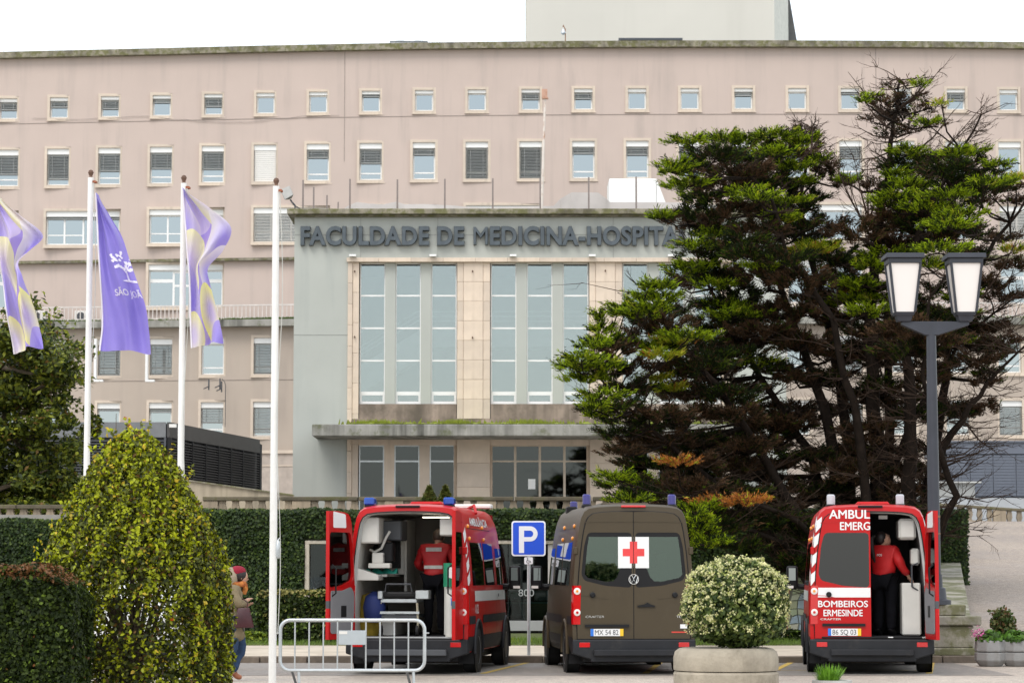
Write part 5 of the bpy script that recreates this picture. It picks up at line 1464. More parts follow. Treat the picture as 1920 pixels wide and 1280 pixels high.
    if amb:
        m = MB(); m.cbox((.1,1.6,2.77),(.55,.7,.07)); m.build('roof_hatch', M_red, t, bevel=.03)
        if kind == 'left': m = MB(); m.cbox((.25,4.0,2.79),(1.2,.28,.08)); m.build('light_bar', M_cream, t, bevel=.02); m = MB(); m.tube([(.62,2.6,2.72),(.78,2.2,2.76),(.84,2.0,2.62)], .025, 6); m.build('antenna_mount', M_red, t)
    else:
        m = MB(); m.cbox((-.72,3.0,2.70),(.18,.3,.12)); m.build('roof_horn', M_black, t, bevel=.02)
        m = MB(); m.cbox((0,1.6,2.755),(.8,.9,.05)); m.build('roof_hatch', paint, t, bevel=.02)
    # ---------- doors
    z_lo = .57
    half = [(0.006, z_lo)]+[(p[0]-.008, p[1]+(0 if p[1] > .6 else .0)) for p in DP[:-1]]+[(0.006, DP[-1][1]-.01)]
    win = round_poly([(.03,2.27),(.74,2.27),(.80,2.05),(.845,1.60),(.80,1.50),(.45,1.415),(.03,1.385)], .07)
    HW_ = .90
    def door(sgn, ang):
        d = link('rear_door', None, t, (sgn*HW_, -.014, 0), (0, 0, sgn*ang))
        # the door is a mesh itself: slab with a window hole
        bpy.data.objects.remove(d)
        def tr(p): return (sgn*p[0]-sgn*HW_, p[1])
        o_, i_ = [tr(p) for p in half], [tr(p) for p in win]
        mb = MB(); panel_with_hole(o_, i_, -.012, .045, mb)
        d = mb.build('rear_door', paint, t, loc=(sgn*HW_, -.014, 0), rot=(0, 0, sgn*ang), bevel=0, smooth=True, angle=.5)
        g = MB(); flat(g, [(p[0], p[1]) for p in i_], .0, .006)
        g.build('window_glass', M_green_g if kind == 'army' else M_tint, d)
        if kind == 'army':
            fr = MB(); inner = round_poly([tr(p) for p in [(.32,2.2),(.70,2.21),(.74,2.12),(.79,1.62),(.74,1.54),(.45,1.46),(.36,1.50),(.30,1.62),(.20,1.78),(.05,1.81),(.05,2.2)]], .05)
            # black ceramic border, as strips round the clear glass
            def V(*a): return [tr(p) for p in a]
            fr.prism(V((.03,2.27),(.74,2.27),(.72,2.20),(.03,2.20)), -.0085, -.0065, 'y')
            fr.prism(V((.74,2.27),(.80,2.05),(.845,1.60),(.79,1.60),(.75,2.02),(.72,2.20)), -.0085, -.0065, 'y')
            fr.prism(V((.845,1.60),(.80,1.50),(.45,1.415),(.45,1.48),(.74,1.545),(.79,1.60)), -.0085, -.0065, 'y')
            fr.prism(V((.45,1.415),(.03,1.385),(.03,1.80),(.13,1.79),(.22,1.68),(.27,1.55),(.33,1.49),(.45,1.48)), -.0085, -.0065, 'y')
            fr.build('window_border', M_black, d)
        else:
            fr = MB(); ip = round_poly([tr(p) for p in [(.09,2.21),(.69,2.21),(.75,2.02),(.79,1.62),(.75,1.55),(.44,1.475),(.09,1.445)]], .06)
        # pressed crease lines
        cr_ = MB()
        cr_.tube([(sgn*x-sgn*HW_, -.013, z) for x, z in ((.01,2.44),(.60,2.44),(.80,2.43))], .007, 4)
        cr_.tube([(sgn*x-sgn*HW_, -.013, z) for x, z in ((.90,1.26),(.75,1.255),(.55,1.22),(.40,1.205))], .006, 4)
        cr_.build('crease', paint, d)
        if kind == 'army':
            k_ = MB(); k_.lathe([(.045,0),(.045,.025),(.03,.035)], 14, M=Matrix.Translation((sgn*.665-sgn*HW_,-.012,1.27)) @ Matrix.Rotation(R(90),4,'X')); k_.build('rubber_stop', M_black, d)
        elif sgn < 0 and kind == 'right':
            k_ = MB(); k_.lathe([(.045,0),(.045,.025),(.03,.035)], 14, M=Matrix.Translation((-.70+HW_+.02,-.0195,1.275)) @ Matrix.Rotation(R(90),4,'X')); k_.build('rubber_stop', M_black, d)
        if ang > .1:   # inner trim
            tr_ = MB()
            tp = round_poly([tr(p) for p in [(.06,.66),(.80,.66),(.86,1.0),(.86,1.30),(.75,1.40),(.45,1.34),(.06,1.34)]], .05)
            flat(tr_, tp, .058, .012); to = tr_.build('door_trim', M_ing, d, bevel=.004)
            tr_ = MB(); flat(tr_, [tr(p) for p in [(.40,.92),(.58,.92),(.58,1.10),(.40,1.10)]], .062, .003); tr_.build('trim_pocket', M_black, to)
            wp = MB(); flat(wp, round_poly([tr(p) for p in [(.14,2.34),(.58,2.34),(.55,2.56),(.14,2.60)]], .03), .052, .006); wp.build('reflective_panel', M_refw, d)
            hb = MB(); hb.tube([(sgn*.1-sgn*HW_,.05,1.25),(sgn*.1-sgn*HW_,.12,1.3),(sgn*.1-sgn*HW_,.12,1.7),(sgn*.1-sgn*HW_,.05,1.75)], .014, 6); hb.build('grab_handle', M_black, d)
            lk = MB(); lk.cbox((-sgn*HW_+sgn*.03,.02,1.12),(.05,.06,.12)); lk.build('lock', M_anth, d)
            rd = MB(); rd.cbox((-sgn*HW_+sgn*.015,-.005,1.0),(.02,.012,.10)); rd.build('edge_reflector', M_lens, d)
        return d
    if kind == 'army':
        dl, dr = door(-1, 0), door(1, 0)
    elif kind == 'left':
        dl, dr = door(-1, R(107)), door(1, R(90))
    else:
        dl, dr = door(-1, 0), door(1, R(97))
    def on(d, sgn, mb, name, mt):   # van coordinates -> door coordinates (closed pose)
        mb.v = [(v[0]-sgn*HW_, v[1]+.0, v[2]) for v in mb.v]; return mb.build(name, mt, d)
    # ---------- number plate
    def plate(x0, z0, txt, par, sgn):
        y = -.020; w_ = .53
        mb = MB(); mb.box((x0,y-.008,z0),(x0+w_,y,z0+.115)); pl = on(par, sgn, mb, 'number_plate', M_refw)
        mb = MB(); mb.box((x0,y-.0095,z0),(x0+.05,y-.0082,z0+.115)); on(pl, 0, MB().add([(v[0]-sgn*HW_,v[1],v[2]) for v in mb.v], mb.f), 'plate_band', M_plateb)
        mb = MB(); mb.box((x0+w_-.055,y-.0095,z0),(x0+w_,y-.0082,z0+.115)); mb.v = [(v[0]-sgn*HW_,v[1],v[2]) for v in mb.v]; mb.build('plate_band', M_platey, pl)
        mb = fit_text(txt, w_-.15, .078, .002, 0, x0+.07, z0+.019, y-.0095); mb.v = [(v[0]-sgn*HW_,v[1],v[2]) for v in mb.v]; mb.build('lettering', M_ink, pl)
    if kind == 'army':
        plate(-.70, .615, 'MX 54 82', dl, -1)
        mb = MB(); mb.box((-.79,-.045,.755),(-.08,-.012,.80)); on(dl, -1, mb, 'plate_lamp_bar', M_black)
        on(dl, -1, fit_text('CRAFTER', .30, .035, .006, .008, -.78, .905, -.016, shear=.1), 'lettering', mat('chrome',(.75,.75,.74),.2,.9))
        on(dr, 1, fit_text('TDI', .10, .035, .006, .004, .69, .905, -.016), 'lettering', mat('chrome',(.75,.75,.74),.2,.9))
        # round badge
        ch = mat('chrome',(.75,.75,.74),.2,.9)
        mb = MB(); Mx = Matrix.Translation((0,-.030,1.52)) @ Matrix.Rotation(R(90),4,'X'); mb.lathe([(.085,-.012),(.085,.002),(.08,.006)], 24, M=Mx); bo = mb.build('badge', M_black, t, smooth=True)
        mb = MB(); pts = [(.078*math.cos(2*PI*k/24),-.038,1.52+.078*math.sin(2*PI*k/24)) for k in range(25)]; mb.tube(pts, .008, 6, cap=False)
        mb.tube([(-.035,-.038,1.588),(0,-.038,1.528),(.035,-.038,1.588)], .008, 5); mb.tube([(-.068,-.038,1.56),(-.036,-.038,1.455),(0,-.038,1.518),(.036,-.038,1.455),(.068,-.038,1.56)], .008, 5); mb.build('badge_emblem', ch, bo)
        # cross square
        mb = MB(); mb.box((-.25,-.024,1.70),(.25,-.021,2.20)); cs = mb.build('cross_panel', M_refw, t)
        mb = MB(); q = .06; a = .175; z = 1.95; mb.prism([(-q,z-a),(q,z-a),(q,z-q),(a,z-q),(a,z+q),(q,z+q),(q,z+a),(-q,z+a),(-q,z+q),(-a,z+q),(-a,z-q),(-q,z-q)], -.027, -.0245, 'y'); mb.build('red_cross', mat('cross_red',(.70,.05,.05),.5), cs)
        # handle
        mb = MB(); mb.prism([(.06,1.075),(.34,1.075),(.34,1.10),(.27,1.12),(.22,1.15),(.17,1.12),(.06,1.10)], -.035, -.013, 'y'); on(dr, 1, mb, 'door_handle', M_black)
        mb = MB(); mb.box((.75,-.017,.735),(.87,-.0135,.80)); st = on(dr, 1, mb, 'sticker', M_refw)
        mb = MB(); mb.box((.61,-.017,.665),(.86,-.0135,.685)); on(dr, 1, mb, 'sticker', mat('sticker_red',(.6,.05,.03),.5))
        mb = MB(); mb.box((-.004,-.030,.60),(.004,-.012,2.62)); mb.build('door_seam', M_black, t)
    if kind == 'right':
        plate(-.70, .615, '86 SQ 03', dl, -1)
        mb = MB(); mb.box((-.79,-.045,.765),(-.10,-.012,.81)); on(dl, -1, mb, 'plate_lamp_bar', M_black)
        mb = MB(); mb.box((-.885,-.0155,1.23),(-.012,-.0125,1.385)); on(dl, -1, mb, 'reflective_band', M_refw)
        on(dl, -1, fit_text('AMBUL', .66, .135, .003, 0, -.665, 2.50, -.0155, bold=.022), 'lettering', M_refw)
        on(dl, -1, fit_text('EMERG', .485, .125, .003, 0, -.490, 2.315, -.0155, bold=.022), 'lettering', M_refw)
        on(dl, -1, fit_text('BOMBEIROS', .80, .10, .003, 0, -.855, 1.075, -.0155, bold=.022), 'lettering', M_refw)
        on(dl, -1, fit_text('ERMESINDE', .63, .10, .003, 0, -.770, .930, -.0155, bold=.022), 'lettering', M_refw)
        on(dl, -1, fit_text('CRAFTER', .33, .030, .004, .008, -.82, .865, -.0155, shear=.1), 'lettering', mat('chrome',(.75,.75,.74),.2,.9))
    # corner chevrons
    if amb:
        for sgn in (-1, 1):
            for k, z in enumerate((1.50,1.80,2.10,2.36) if kind == 'right' else (1.45,1.68,1.92,2.16)):
                mb = MB(); vs = []
                for j in range(5):
                    zz = z+.16*j/4
                    for i in range(5):
                        y = .015+.16*i/4 if kind == 'right' else .03+.22*i/4
                        up = .11*i/4
                        vs.append((sgn*(sidex(y, min(2.6,zz+up-.06))+.004), y, zz+up-.06))
                mb.add(vs, [(5*j+i,5*j+i+1,5*j+i+6,5*j+i+5) for j in range(4) for i in range(4)]); mb.build('chevron_stripe', M_refw, t, fix=False)
                if kind == 'right' and sgn < 0:
                    mb = MB(); w_ = float(np.interp(z+.08, [p[1] for p in PROF], [p[0] for p in PROF]))
                    w2 = float(np.interp(z-.04, [p[1] for p in PROF], [p[0] for p in PROF]))
                    mb.prism([(-w_+.015,z+.10),(-w_+.10,z+.17),(-w_+.085,z+.01),(-w2+.015,z-.09)], -.016, -.0125, 'y'); mb.build('chevron_stripe', M_refw, t)
            m = MB(); sidepanel(m, .72, 5.2, 1.16, 1.33, sgn, .005, 20, 2); m.build('side_band', M_stripe, t, fix=False)
        def sidetext(s_, y0, w_, z0, h, sgn, name='side_lettering', mt=M_refw):
            mb = fit_text(s_, w_, h, 0, .02, 0, z0, 0)
            mb2 = MB(); mb2.add([(sgn*(sidex(min(5,y0+v[0]), v[2])+.006), y0+v[0], v[2]) for v in mb.v], mb.f); mb2.build(name, mt, t, fix=False)
        if kind == 'left':
            sidetext('112', .75, .35, .96, .15, 1)
            sidetext('AMBULÂNCIA', .9, 2.2, 2.40, .13, 1)
        # ---------- interior
        IN = [(w_*.965-(.012 if w_>.1 else 0), z) for w_, z in DP]
        L_ = 3.25
        m = MB(); prof2 = [(p[0], .60+(p[1]-.57)*.975) for p in IN]
        ring_ = prof2+[(-p[0], p[1]) for p in reversed(prof2[:-1])]
        nn = len(ring_)
        for y in (.101, L_):
            for w_, z in ring_: m.v.append((w_, y, z))
        for k in range(nn-1): m.f.append((k, k+nn, k+1+nn, k+1)); m.m.append(0)
        m.f.append((nn-1, 2*nn-1, nn, 0)); m.m.append(1)
        m.f.append(tuple(range(nn, 2*nn))); m.m.append(2)
        m.build('cabin_lining', [M_inw if kind == 'left' else mat('dim_cabin_panel',(.16,.155,.155),.6), mat('cabin_floor',(.04,.04,.045),.6), mat('bulkhead',(.36,.33,.29),.6) if kind == 'left' else mat('dark_bulkhead',(.06,.06,.06),.6)], t)  # right cabin's shade is put into its darker panel and bulkhead colours
        m = MB(); b_in = [(p[0], p[1]) for p in DP]; 
        # white seal frame round the opening
        fo = [(p[0]-.004,p[1]) for p in DP]; fi = [(p[0]*.965-(.012 if p[0]>.1 else 0), .595+(p[1]-.57)*.975) for p in DP]
        fo = fo+[(-p[0],p[1]) for p in reversed(fo[:-1])]; fi = fi+[(-p[0],p[1]) for p in reversed(fi[:-1])]
        n2 = len(fo)
        m.add([(p[0],.09,p[1]) for p in fo]+[(p[0],.094,p[1]) for p in fi], [(k,(k+1)%n2,n2+(k+1)%n2,n2+k) for k in range(n2)]); m.build('opening_frame', mat('frame_grey',(.40,.40,.39),.5), t)
        m = MB(); m.box((-.80,-.05,.575),(.80,.10,.60)); m.build('sill_plate', mat('scuffed_aluminium',(.42,.43,.43),.4,.6) if kind == 'left' else M_black, t, bevel=.004)
        if kind == 'right': m = MB(); m.box((.26,-.055,.585),(.34,-.05,.60)); m.build('sill_catch', M_refw, t)
        if kind == 'left':
            m = MB(); m.box((-.80,.14,2.10),(-.50,1.5,2.52)); m.build('overhead_locker', M_inw, t, bevel=.02); m = MB(); m.box((.50,.14,2.22),(.74,1.2,2.5)); m.build('overhead_locker', M_inw, t, bevel=.02)
            m = MB(); m.box((-.83,.5,1.56),(-.42,2.6,1.60)); m.build('shelf', M_inw, t)
            m = MB(); m.box((-.30,1.5,1.2),(-.26,2.4,2.5)); m.box((-.84,1.45,1.6),(-.3,1.5,2.45)); m.build('cabinet_side', M_inw, t)
            m = MB(); m.box((-.79,1.35,1.7),(-.35,1.45,2.35)); m.box((-.76,.9,1.62),(-.60,1.4,1.95)); m.build('cabinet_recess', M_black, t)
            m = MB(); m.add([(-.86,.12,1.50),(-.86,.12,1.70),(-.50,.14,1.58),(-.50,.14,1.50),(-.86,.6,1.50),(-.86,.6,1.70),(-.50,.6,1.58),(-.50,.6,1.50)], [(0,3,2,1),(4,5,6,7),(1,2,6,5),(0,4,7,3),(2,3,7,6)]); m.build('armrest_panel', M_inw, t, bevel=.01)
            m = MB(); m.box((.58,.12,.62),(.80,.85,1.42)); m.build('low_cabinet', M_inw, t, bevel=.015)
            m = MB(); m.box((-.84,.6,.60),(-.30,2.4,.95)); m.build('low_cabinet', M_inw, t, bevel=.015)
            m = MB(); m.box((.10,.9,2.525),(.55,1.0,2.545)); m.build('ceiling_lamp', emit('cabin_lamp_glow',(1,.93,.75),2.2), t)
            m = MB(); m.tube([(-.70,.5,2.0),(-.62,.42,1.96),(-.50,.4,2.02),(-.42,.4,2.2),(-.36,.4,2.3)], .022, 8); m.build('suction_hose', M_inw, t, smooth=True)
            m = MB(); m.box((-.56,.45,1.80),(-.32,.75,2.12)); mo_ = m.build('monitor_mount', M_black, t, bevel=.02)
            m = MB(); m.box((-.70,.30,1.70),(-.34,.5,1.78)); m.box((-.64,.32,1.78),(-.46,.5,1.95)); m.build('monitor_bracket', M_inw, t, bevel=.01)
            m = MB(); m.box((-.60,.60,2.15),(-.20,1.2,2.48)); m.build('equipment_rack', M_anth, t, bevel=.02)
        else:
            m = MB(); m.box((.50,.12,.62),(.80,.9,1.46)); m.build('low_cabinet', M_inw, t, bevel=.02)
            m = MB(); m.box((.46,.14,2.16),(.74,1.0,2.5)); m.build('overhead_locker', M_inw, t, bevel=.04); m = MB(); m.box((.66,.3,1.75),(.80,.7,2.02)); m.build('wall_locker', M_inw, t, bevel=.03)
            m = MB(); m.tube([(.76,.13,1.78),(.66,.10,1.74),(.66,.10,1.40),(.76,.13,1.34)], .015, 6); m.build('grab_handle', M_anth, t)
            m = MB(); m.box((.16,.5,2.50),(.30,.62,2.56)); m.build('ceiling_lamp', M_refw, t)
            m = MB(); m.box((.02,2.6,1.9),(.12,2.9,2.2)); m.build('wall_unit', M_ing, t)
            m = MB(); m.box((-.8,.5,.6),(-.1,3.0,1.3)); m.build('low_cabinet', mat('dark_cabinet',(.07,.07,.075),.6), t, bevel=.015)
    return t, dl, dr

VY = 42.65
vanL, _, _ = build_van('red ambulance with both rear doors open, behind the crowd barrier', -1.685, VY-.05, R(-7.0), M_red, 'left')
vanM, _, _ = build_van('matt olive brown van with closed rear doors and a red cross square', 1.955, VY-.15, R(4.1), M_olive, 'army')
vanR, _, _ = build_van('red ambulance lettered BOMBEIROS ERMESINDE with only its right rear door open', 5.80, VY, R(-5.2), M_red, 'right')
def vl(t, x, y, z): # van local to world
    c, s = math.cos(t.rotation_euler[2]), math.sin(t.rotation_euler[2]); L0 = t.location
    return Vector((L0.x+x*c-y*s, L0.y+x*s+y*c, z))
# inside of the army van: light partition seen through the green glass
m = MB(); m.box((-.82,2.2,.6),(.82,2.25,1.95)); m.box((-.82,.2,.55),(.82,5.0,.6)); m.build('cabin_partition', mat('pale_partition',(.42,.47,.45),.7), vanM)
m = MB(); m.box((-.6,1.6,1.75),(-.1,1.7,2.0)); m.box((.15,1.6,1.72),(.6,1.7,1.98)); m.build('headrest', M_anth, vanM, bevel=.03)

# ---- things carried in the left ambulance
def st_loc(x, y, z): return vl(vanL, x, y, z)
stz = .60
sv = thing('stretcher', 'wheeled ambulance stretcher with black mattress and chrome frame inside the left ambulance', 'stretcher', st_loc(-.20,.35,stz), R(-7))
m = MB(); m.box((-.27,0,.62),(.27,1.9,.72)); m.build('mattress', M_black, sv, bevel=.03, seg=2)
m = MB(); m.box((-.30,-.02,.54),(.30,1.9,.60)); m.build('frame', M_metal, sv, bevel=.01)
m = MB(); m.tube([(-.22,-.03,.72),(-.20,-.05,.84),(.20,-.05,.84),(.22,-.03,.72)], .015, 6); m.build('push_handle', M_anth, sv)
m = MB(); m.box((-.34,-.06,.60),(-.26,.14,.73)); m.build('side_rail', M_metal, sv, bevel=.01); m = MB(); m.box((.28,-.06,.60),(.50,.20,.74)); m.build('side_rail', M_metal, sv, bevel=.01)
m = MB(); m.box((-.34,-.03,.36),(.34,.0,.40)); m.box((-.1,-.04,.37),(.08,-.031,.395),0); m.build('cross_bar', M_metal, sv)
m = MB(); m.box((-.02,-.035,.24),(.22,-.01,.28)); m.build('release_bar', mat('strap_red',(.45,.02,.02),.5), sv)
for sx_ in (-.30,.30):
    m = MB(); m.tube([(sx_,0,.54),(sx_*1.05,.02,.2),(sx_,.05,.1)], .02, 6); m.build('leg', mat('tan_leg',(.42,.38,.28),.5), sv)
    m = MB(); m.lathe([(.09,-.02),(.09,.02)], 14, M=Matrix.Translation((sx_,.05,.09)) @ Matrix.Rotation(R(90),4,'Y')); m.build('castor', M_tyre, sv)
m = MB(); m.box((-.30,.0,.30),(.30,1.6,.34)); m.build('lower_tray', M_anth, sv)
bgk = thing('equipment_bag', 'bundled yellow blanket and blue bag beside the stretcher', 'bag', st_loc(-.68,.4,stz), R(-7))
m = MB(); m.lathe([(.10,0),(.17,.08),(.19,.25),(.15,.42),(.04,.5)], 12, (.06,.05,.22)); m.build('blue_bag', mat('bag_blue',(.006,.018,.11),.7), bgk, smooth=True)
m = MB(); m.lathe([(.16,0),(.22,.2),(.22,.5),(.16,.66),(.05,.7)], 10, (-.03,.3,.0)); m.build('yellow_blanket', mat('blanket_yellow',(.30,.21,.02),.9,var=.3,scale=8), bgk, smooth=True)
gb = thing('green_cloth', 'crumpled teal cloth lying on the white shelf in the left ambulance', 'cloth', st_loc(-.62,.62,1.60), R(-7))
m = MB(); m.grid(lambda u, v: ((u-.3)*.5, (v-.5)*.3, .01+.09*abs(math.sin(u*9+v*4)*math.sin(v*3.1))), 14, 8); m.build('cloth', mat('teal_cloth',(.01,.22,.17),.8), gb, smooth=True, fix=False)
ox = thing('oxygen_bottle', 'white cylinder with green label in the right rear corner of the left ambulance', 'gas cylinder', st_loc(.70,.02,.60), R(-7))
m = MB(); m.lathe([(.085,0),(.085,.75),(.05,.82)], 16); ob = m.build('cylinder', M_inw, ox, smooth=True, angle=.6)
m = MB(); m.lathe([(.12,.80),(.12,1.18)], 12); m.build('green_box', mat('medic_green',(.01,.20,.10),.6), ox)
m = MB(); m.add([(-.03,-.125,.95),(.05,-.125,.93),(.08,-.125,1.10),(0,-.125,1.12)], [(0,1,2,3)]); m.build('paper_tag', M_refw, ox)
m = MB(); m.box((.02,-.11,.50),(.09,-.088,.62)); m.build('blue_clip', M_plateb, ox)

# ================================================================== WHITE CAR behind the topiary
wc = thing('parked_car', 'white hatchback glimpsed through the lower leaves of the pointed shrub', 'car', (-6.05, 41.6, 0), R(2))
st_ = [(0,.55,.95,.80),(.06,.34,1.12,.86),(.25,.30,1.38,.88),(.6,.28,1.47,.88),(1.6,.26,1.50,.88),(2.4,.26,1.40,.88),(3.0,.26,1.02,.87),(3.7,.28,.88,.82),(4.0,.36,.68,.70)]
m = MB()
for y, z0, z1, w_ in st_:
    mid = z0+(min(z1,.95)-z0)*.7
    pr = [(w_*.92,z0),(w_,z0+.12),(w_,mid),(w_*.97,min(z1-.02,.95)),(w_*.80,z1-.06),(w_*.62,z1),(0,z1+.02)]
    for p in pr: m.v.append((p[0],y,p[1]))
    for p in reversed(pr[:-1]): m.v.append((-p[0],y,p[1]))
for i in range(len(st_)-1):
    for k in range(12): m.f.append((13*i+k,13*i+k+1,13*i+k+14,13*i+k+13)); m.m.append(0)
    m.f.append((13*i+12,13*i,13*i+13,13*i+25)); m.m.append(0)
m.f.append(tuple(range(13))); m.m.append(0); m.f.append(tuple(range(13*(len(st_)-1),13*len(st_)))); m.m.append(0)
m.build('body', carpaint('white_car_paint',(.78,.78,.77),.3,.8,dirt=.05), wc, smooth=True, angle=.6)
m = MB(); m.add([(-.60,.10,.98),(.60,.10,.98),(.54,.285,1.36),(-.54,.285,1.36)], [(0,1,2,3)]); m.v = [(v[0],v[1]-.03,v[2]) for v in m.v]; m.build('rear_window', M_tint, wc, fix=False)
for s in (-1,1):
    m = MB(); m.cbox((s*.72,.02,.86),(.2,.08,.16)); m.build('tail_lamp', M_lens, wc, bevel=.02)
    for y in (.75,3.2):
        m = MB(); m.lathe([(.2,-.1),(.31,-.1),(.31,.1),(.2,.1)], 20, M=Matrix.Translation((s*.78,y,.31)) @ Matrix.Rotation(R(90),4,'Y')); m.build('wheel', M_tyre, wc)
m = MB(); m.cbox((0,-.02,.42),(1.6,.12,.2)); m.build('bumper', M_bump, wc, bevel=.03)
# ================================================================== VEGETATION
def vrand(n): 
    v = nrg.normal(size=(n,3)); return v/np.linalg.norm(v,axis=1)[:,None]
def lump(A, B_, k, seed):
    return (np.sin(A*k+seed)*np.sin(B_*k*1.3+seed*1.7)+.6*np.sin(A*k*2.1+seed*3)*np.sin(B_*k*2.3+seed)+.4*np.sin(A*k*4.3-B_*k*3.7+seed))/2
def twigs(mb, pts, r0, r1, n=5):
    k = len(pts); mb.tube(pts, [r0+(r1-r0)*i/(k-1) for i in range(k)], n, cap=False)

# ---- pointed topiary
TYY = 32.0
cxp = XX(250, TYY, 1050); 
tp = thing('topiary_shrub', 'large pointed yellow green shrub clipped into a cone at the lower left', 'shrub', (cxp, TYY, 0))
TPX = [(-.02,0,1.10),(.3,0,1.16),(.7,0,1.19),(1.1,0,1.21),(1.5,0,1.18),(1.77,0,1.08),(2.1,0,.93),(2.42,0,.77),(2.74,0,.61),(3.0,0,.45),(3.2,0,.28),(3.34,0,.10)]
zsT = [a[0] for a in TPX]; rsT = [a[2] for a in TPX]
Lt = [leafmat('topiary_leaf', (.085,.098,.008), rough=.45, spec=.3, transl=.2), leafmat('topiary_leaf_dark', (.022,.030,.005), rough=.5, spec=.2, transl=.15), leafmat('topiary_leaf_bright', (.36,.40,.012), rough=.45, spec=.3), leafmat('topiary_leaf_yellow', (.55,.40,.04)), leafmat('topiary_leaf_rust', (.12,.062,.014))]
def cone_leaves(n, d0, d1, probs, size, jit):
    z = nrg.uniform(.0, 3.34, n); r = np.interp(z, zsT, rsT); 
    keep = nrg.uniform(0,1.25,n) < r+.15; z, r = z[keep], r[keep]; n = len(z)
    a = nrg.uniform(0, 2*PI, n)
    lp_ = lump(a*2, z, 2.2, 1.0)
    lq_ = lump(a*5+1, z*1.6, 3.4, 4.0)
    rr = r*(1+.085*lp_+.045*lq_) - nrg.uniform(d0, d1, n)
    rr = np.clip(rr, 0, None)
    # a thin patch low on the right flank where the bush is seen through
    hole = np.exp(-(((np.cos(a)*rr-.12)/.42)**2+((z-1.05)/.42)**2))
    low_ = np.clip((1.95-z)/1.1, 0, 1)*np.clip(1.15-np.abs(np.cos(a)*rr-.05)/.95, 0, 1)
    kp = nrg.uniform(0,1,n) > np.maximum(np.maximum(.90*hole, .66*(lq_ < -.10)), .66*low_)
    lqk = lq_[kp]
    C = np.stack([cxp+rr*np.cos(a), TYY+rr*np.sin(a)*.95, z],1)[kp]
    N = np.stack([np.cos(a), np.sin(a), np.full(n,.45)],1)[kp]
    P_ = np.array(probs); sel = nrg.choice(5, len(C), p=P_/P_.sum())
    # bright leaves are denser toward the tip and on raised lumps
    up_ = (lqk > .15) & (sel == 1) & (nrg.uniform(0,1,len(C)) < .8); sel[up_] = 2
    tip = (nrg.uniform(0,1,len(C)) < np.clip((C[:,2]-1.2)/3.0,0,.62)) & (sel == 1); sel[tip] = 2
    return C, N, sel
C1, N1, S1 = cone_leaves(78000, -.03, .10, [.32,.45,.11,.010,.06], .05, .6)
C2, N2, S2 = cone_leaves(34000, .08, .40, [.38,.5,.08,.005,.04], .05, .8)
sprk = []
for k in range(150):   # shoots standing proud of the clipped face
    z = rnd.uniform(.4, 3.3); a = rnd.uniform(PI, 2*PI) if rnd.random() < .8 else rnd.uniform(0, PI); r = float(np.interp(z, zsT, rsT))
    for j in range(rnd.randint(4, 9)):
        t = j*.028; sprk.append((cxp+(r+t*.5)*math.cos(a)+rnd.gauss(0,.02), TYY+(r+t*.5)*math.sin(a)*.95+rnd.gauss(0,.02), z+t+rnd.gauss(0,.01)))
C3 = np.array(sprk)
C = np.concatenate([C1,C2,C3]); N = np.concatenate([N1,N2,nrg.normal(size=(len(C3),3))]); S_ = np.concatenate([S1,S2,nrg.choice([2,2,3,0],len(C3))])
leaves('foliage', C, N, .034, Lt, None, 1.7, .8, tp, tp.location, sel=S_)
M_bark = mat('grey_brown_bark', (.10,.075,.05), .9, var=.3, scale=8, bump=.5)
m = MB()
for k in range(46):
    a = rnd.uniform(0,2*PI); z1 = rnd.uniform(.8,3.1); r = float(np.interp(z1, zsT, rsT))*rnd.uniform(.6,.95)
    p = [(0,0,0),(.15*math.cos(a)*r,.15*math.sin(a)*r,z1*.3),(.55*r*math.cos(a+.2),.55*r*math.sin(a+.2),z1*.7),(r*math.cos(a),r*math.sin(a),z1)]
    twigs(m, [Vector(q) for q in p], .028, .006)
m.build('branches', M_bark, tp, fix=False)
sh = []
for (px, py0, py1) in ((218,870,775),(200,900,830),(232,860,810)):
    for k in range(70):
        t = rnd.random(); q = P(px+rnd.gauss(0,7)*(1-.5*t), py0+(py1-py0)*t, TYY); sh.append((q.x, TYY+rnd.gauss(0,.05), q.z))
so = thing('tall_sapling', 'thin reddish green sapling shoot rising behind the tip of the pointed shrub', 'sapling', (XX(216,TYY+1.0,900), TYY+1.0, 0))
A_ = np.array(sh); A_[:,1] += 1.0
leaves('foliage', A_, None, .05, [Lt[0], Lt[2], leafmat('sapling_red', (.35,.14,.05))], [.5,.25,.25], 1.8, .5, so, so.location)
m = MB(); 
for (px, py0, py1) in ((218,870,775),(200,900,830),(232,860,810)): q = P(px, py1, TYY+1); twigs(m, [(0,0,0), (q.x-so.location.x, 0, q.z)], .02, .004)
m.build('stem', M_bark, so, fix=False)

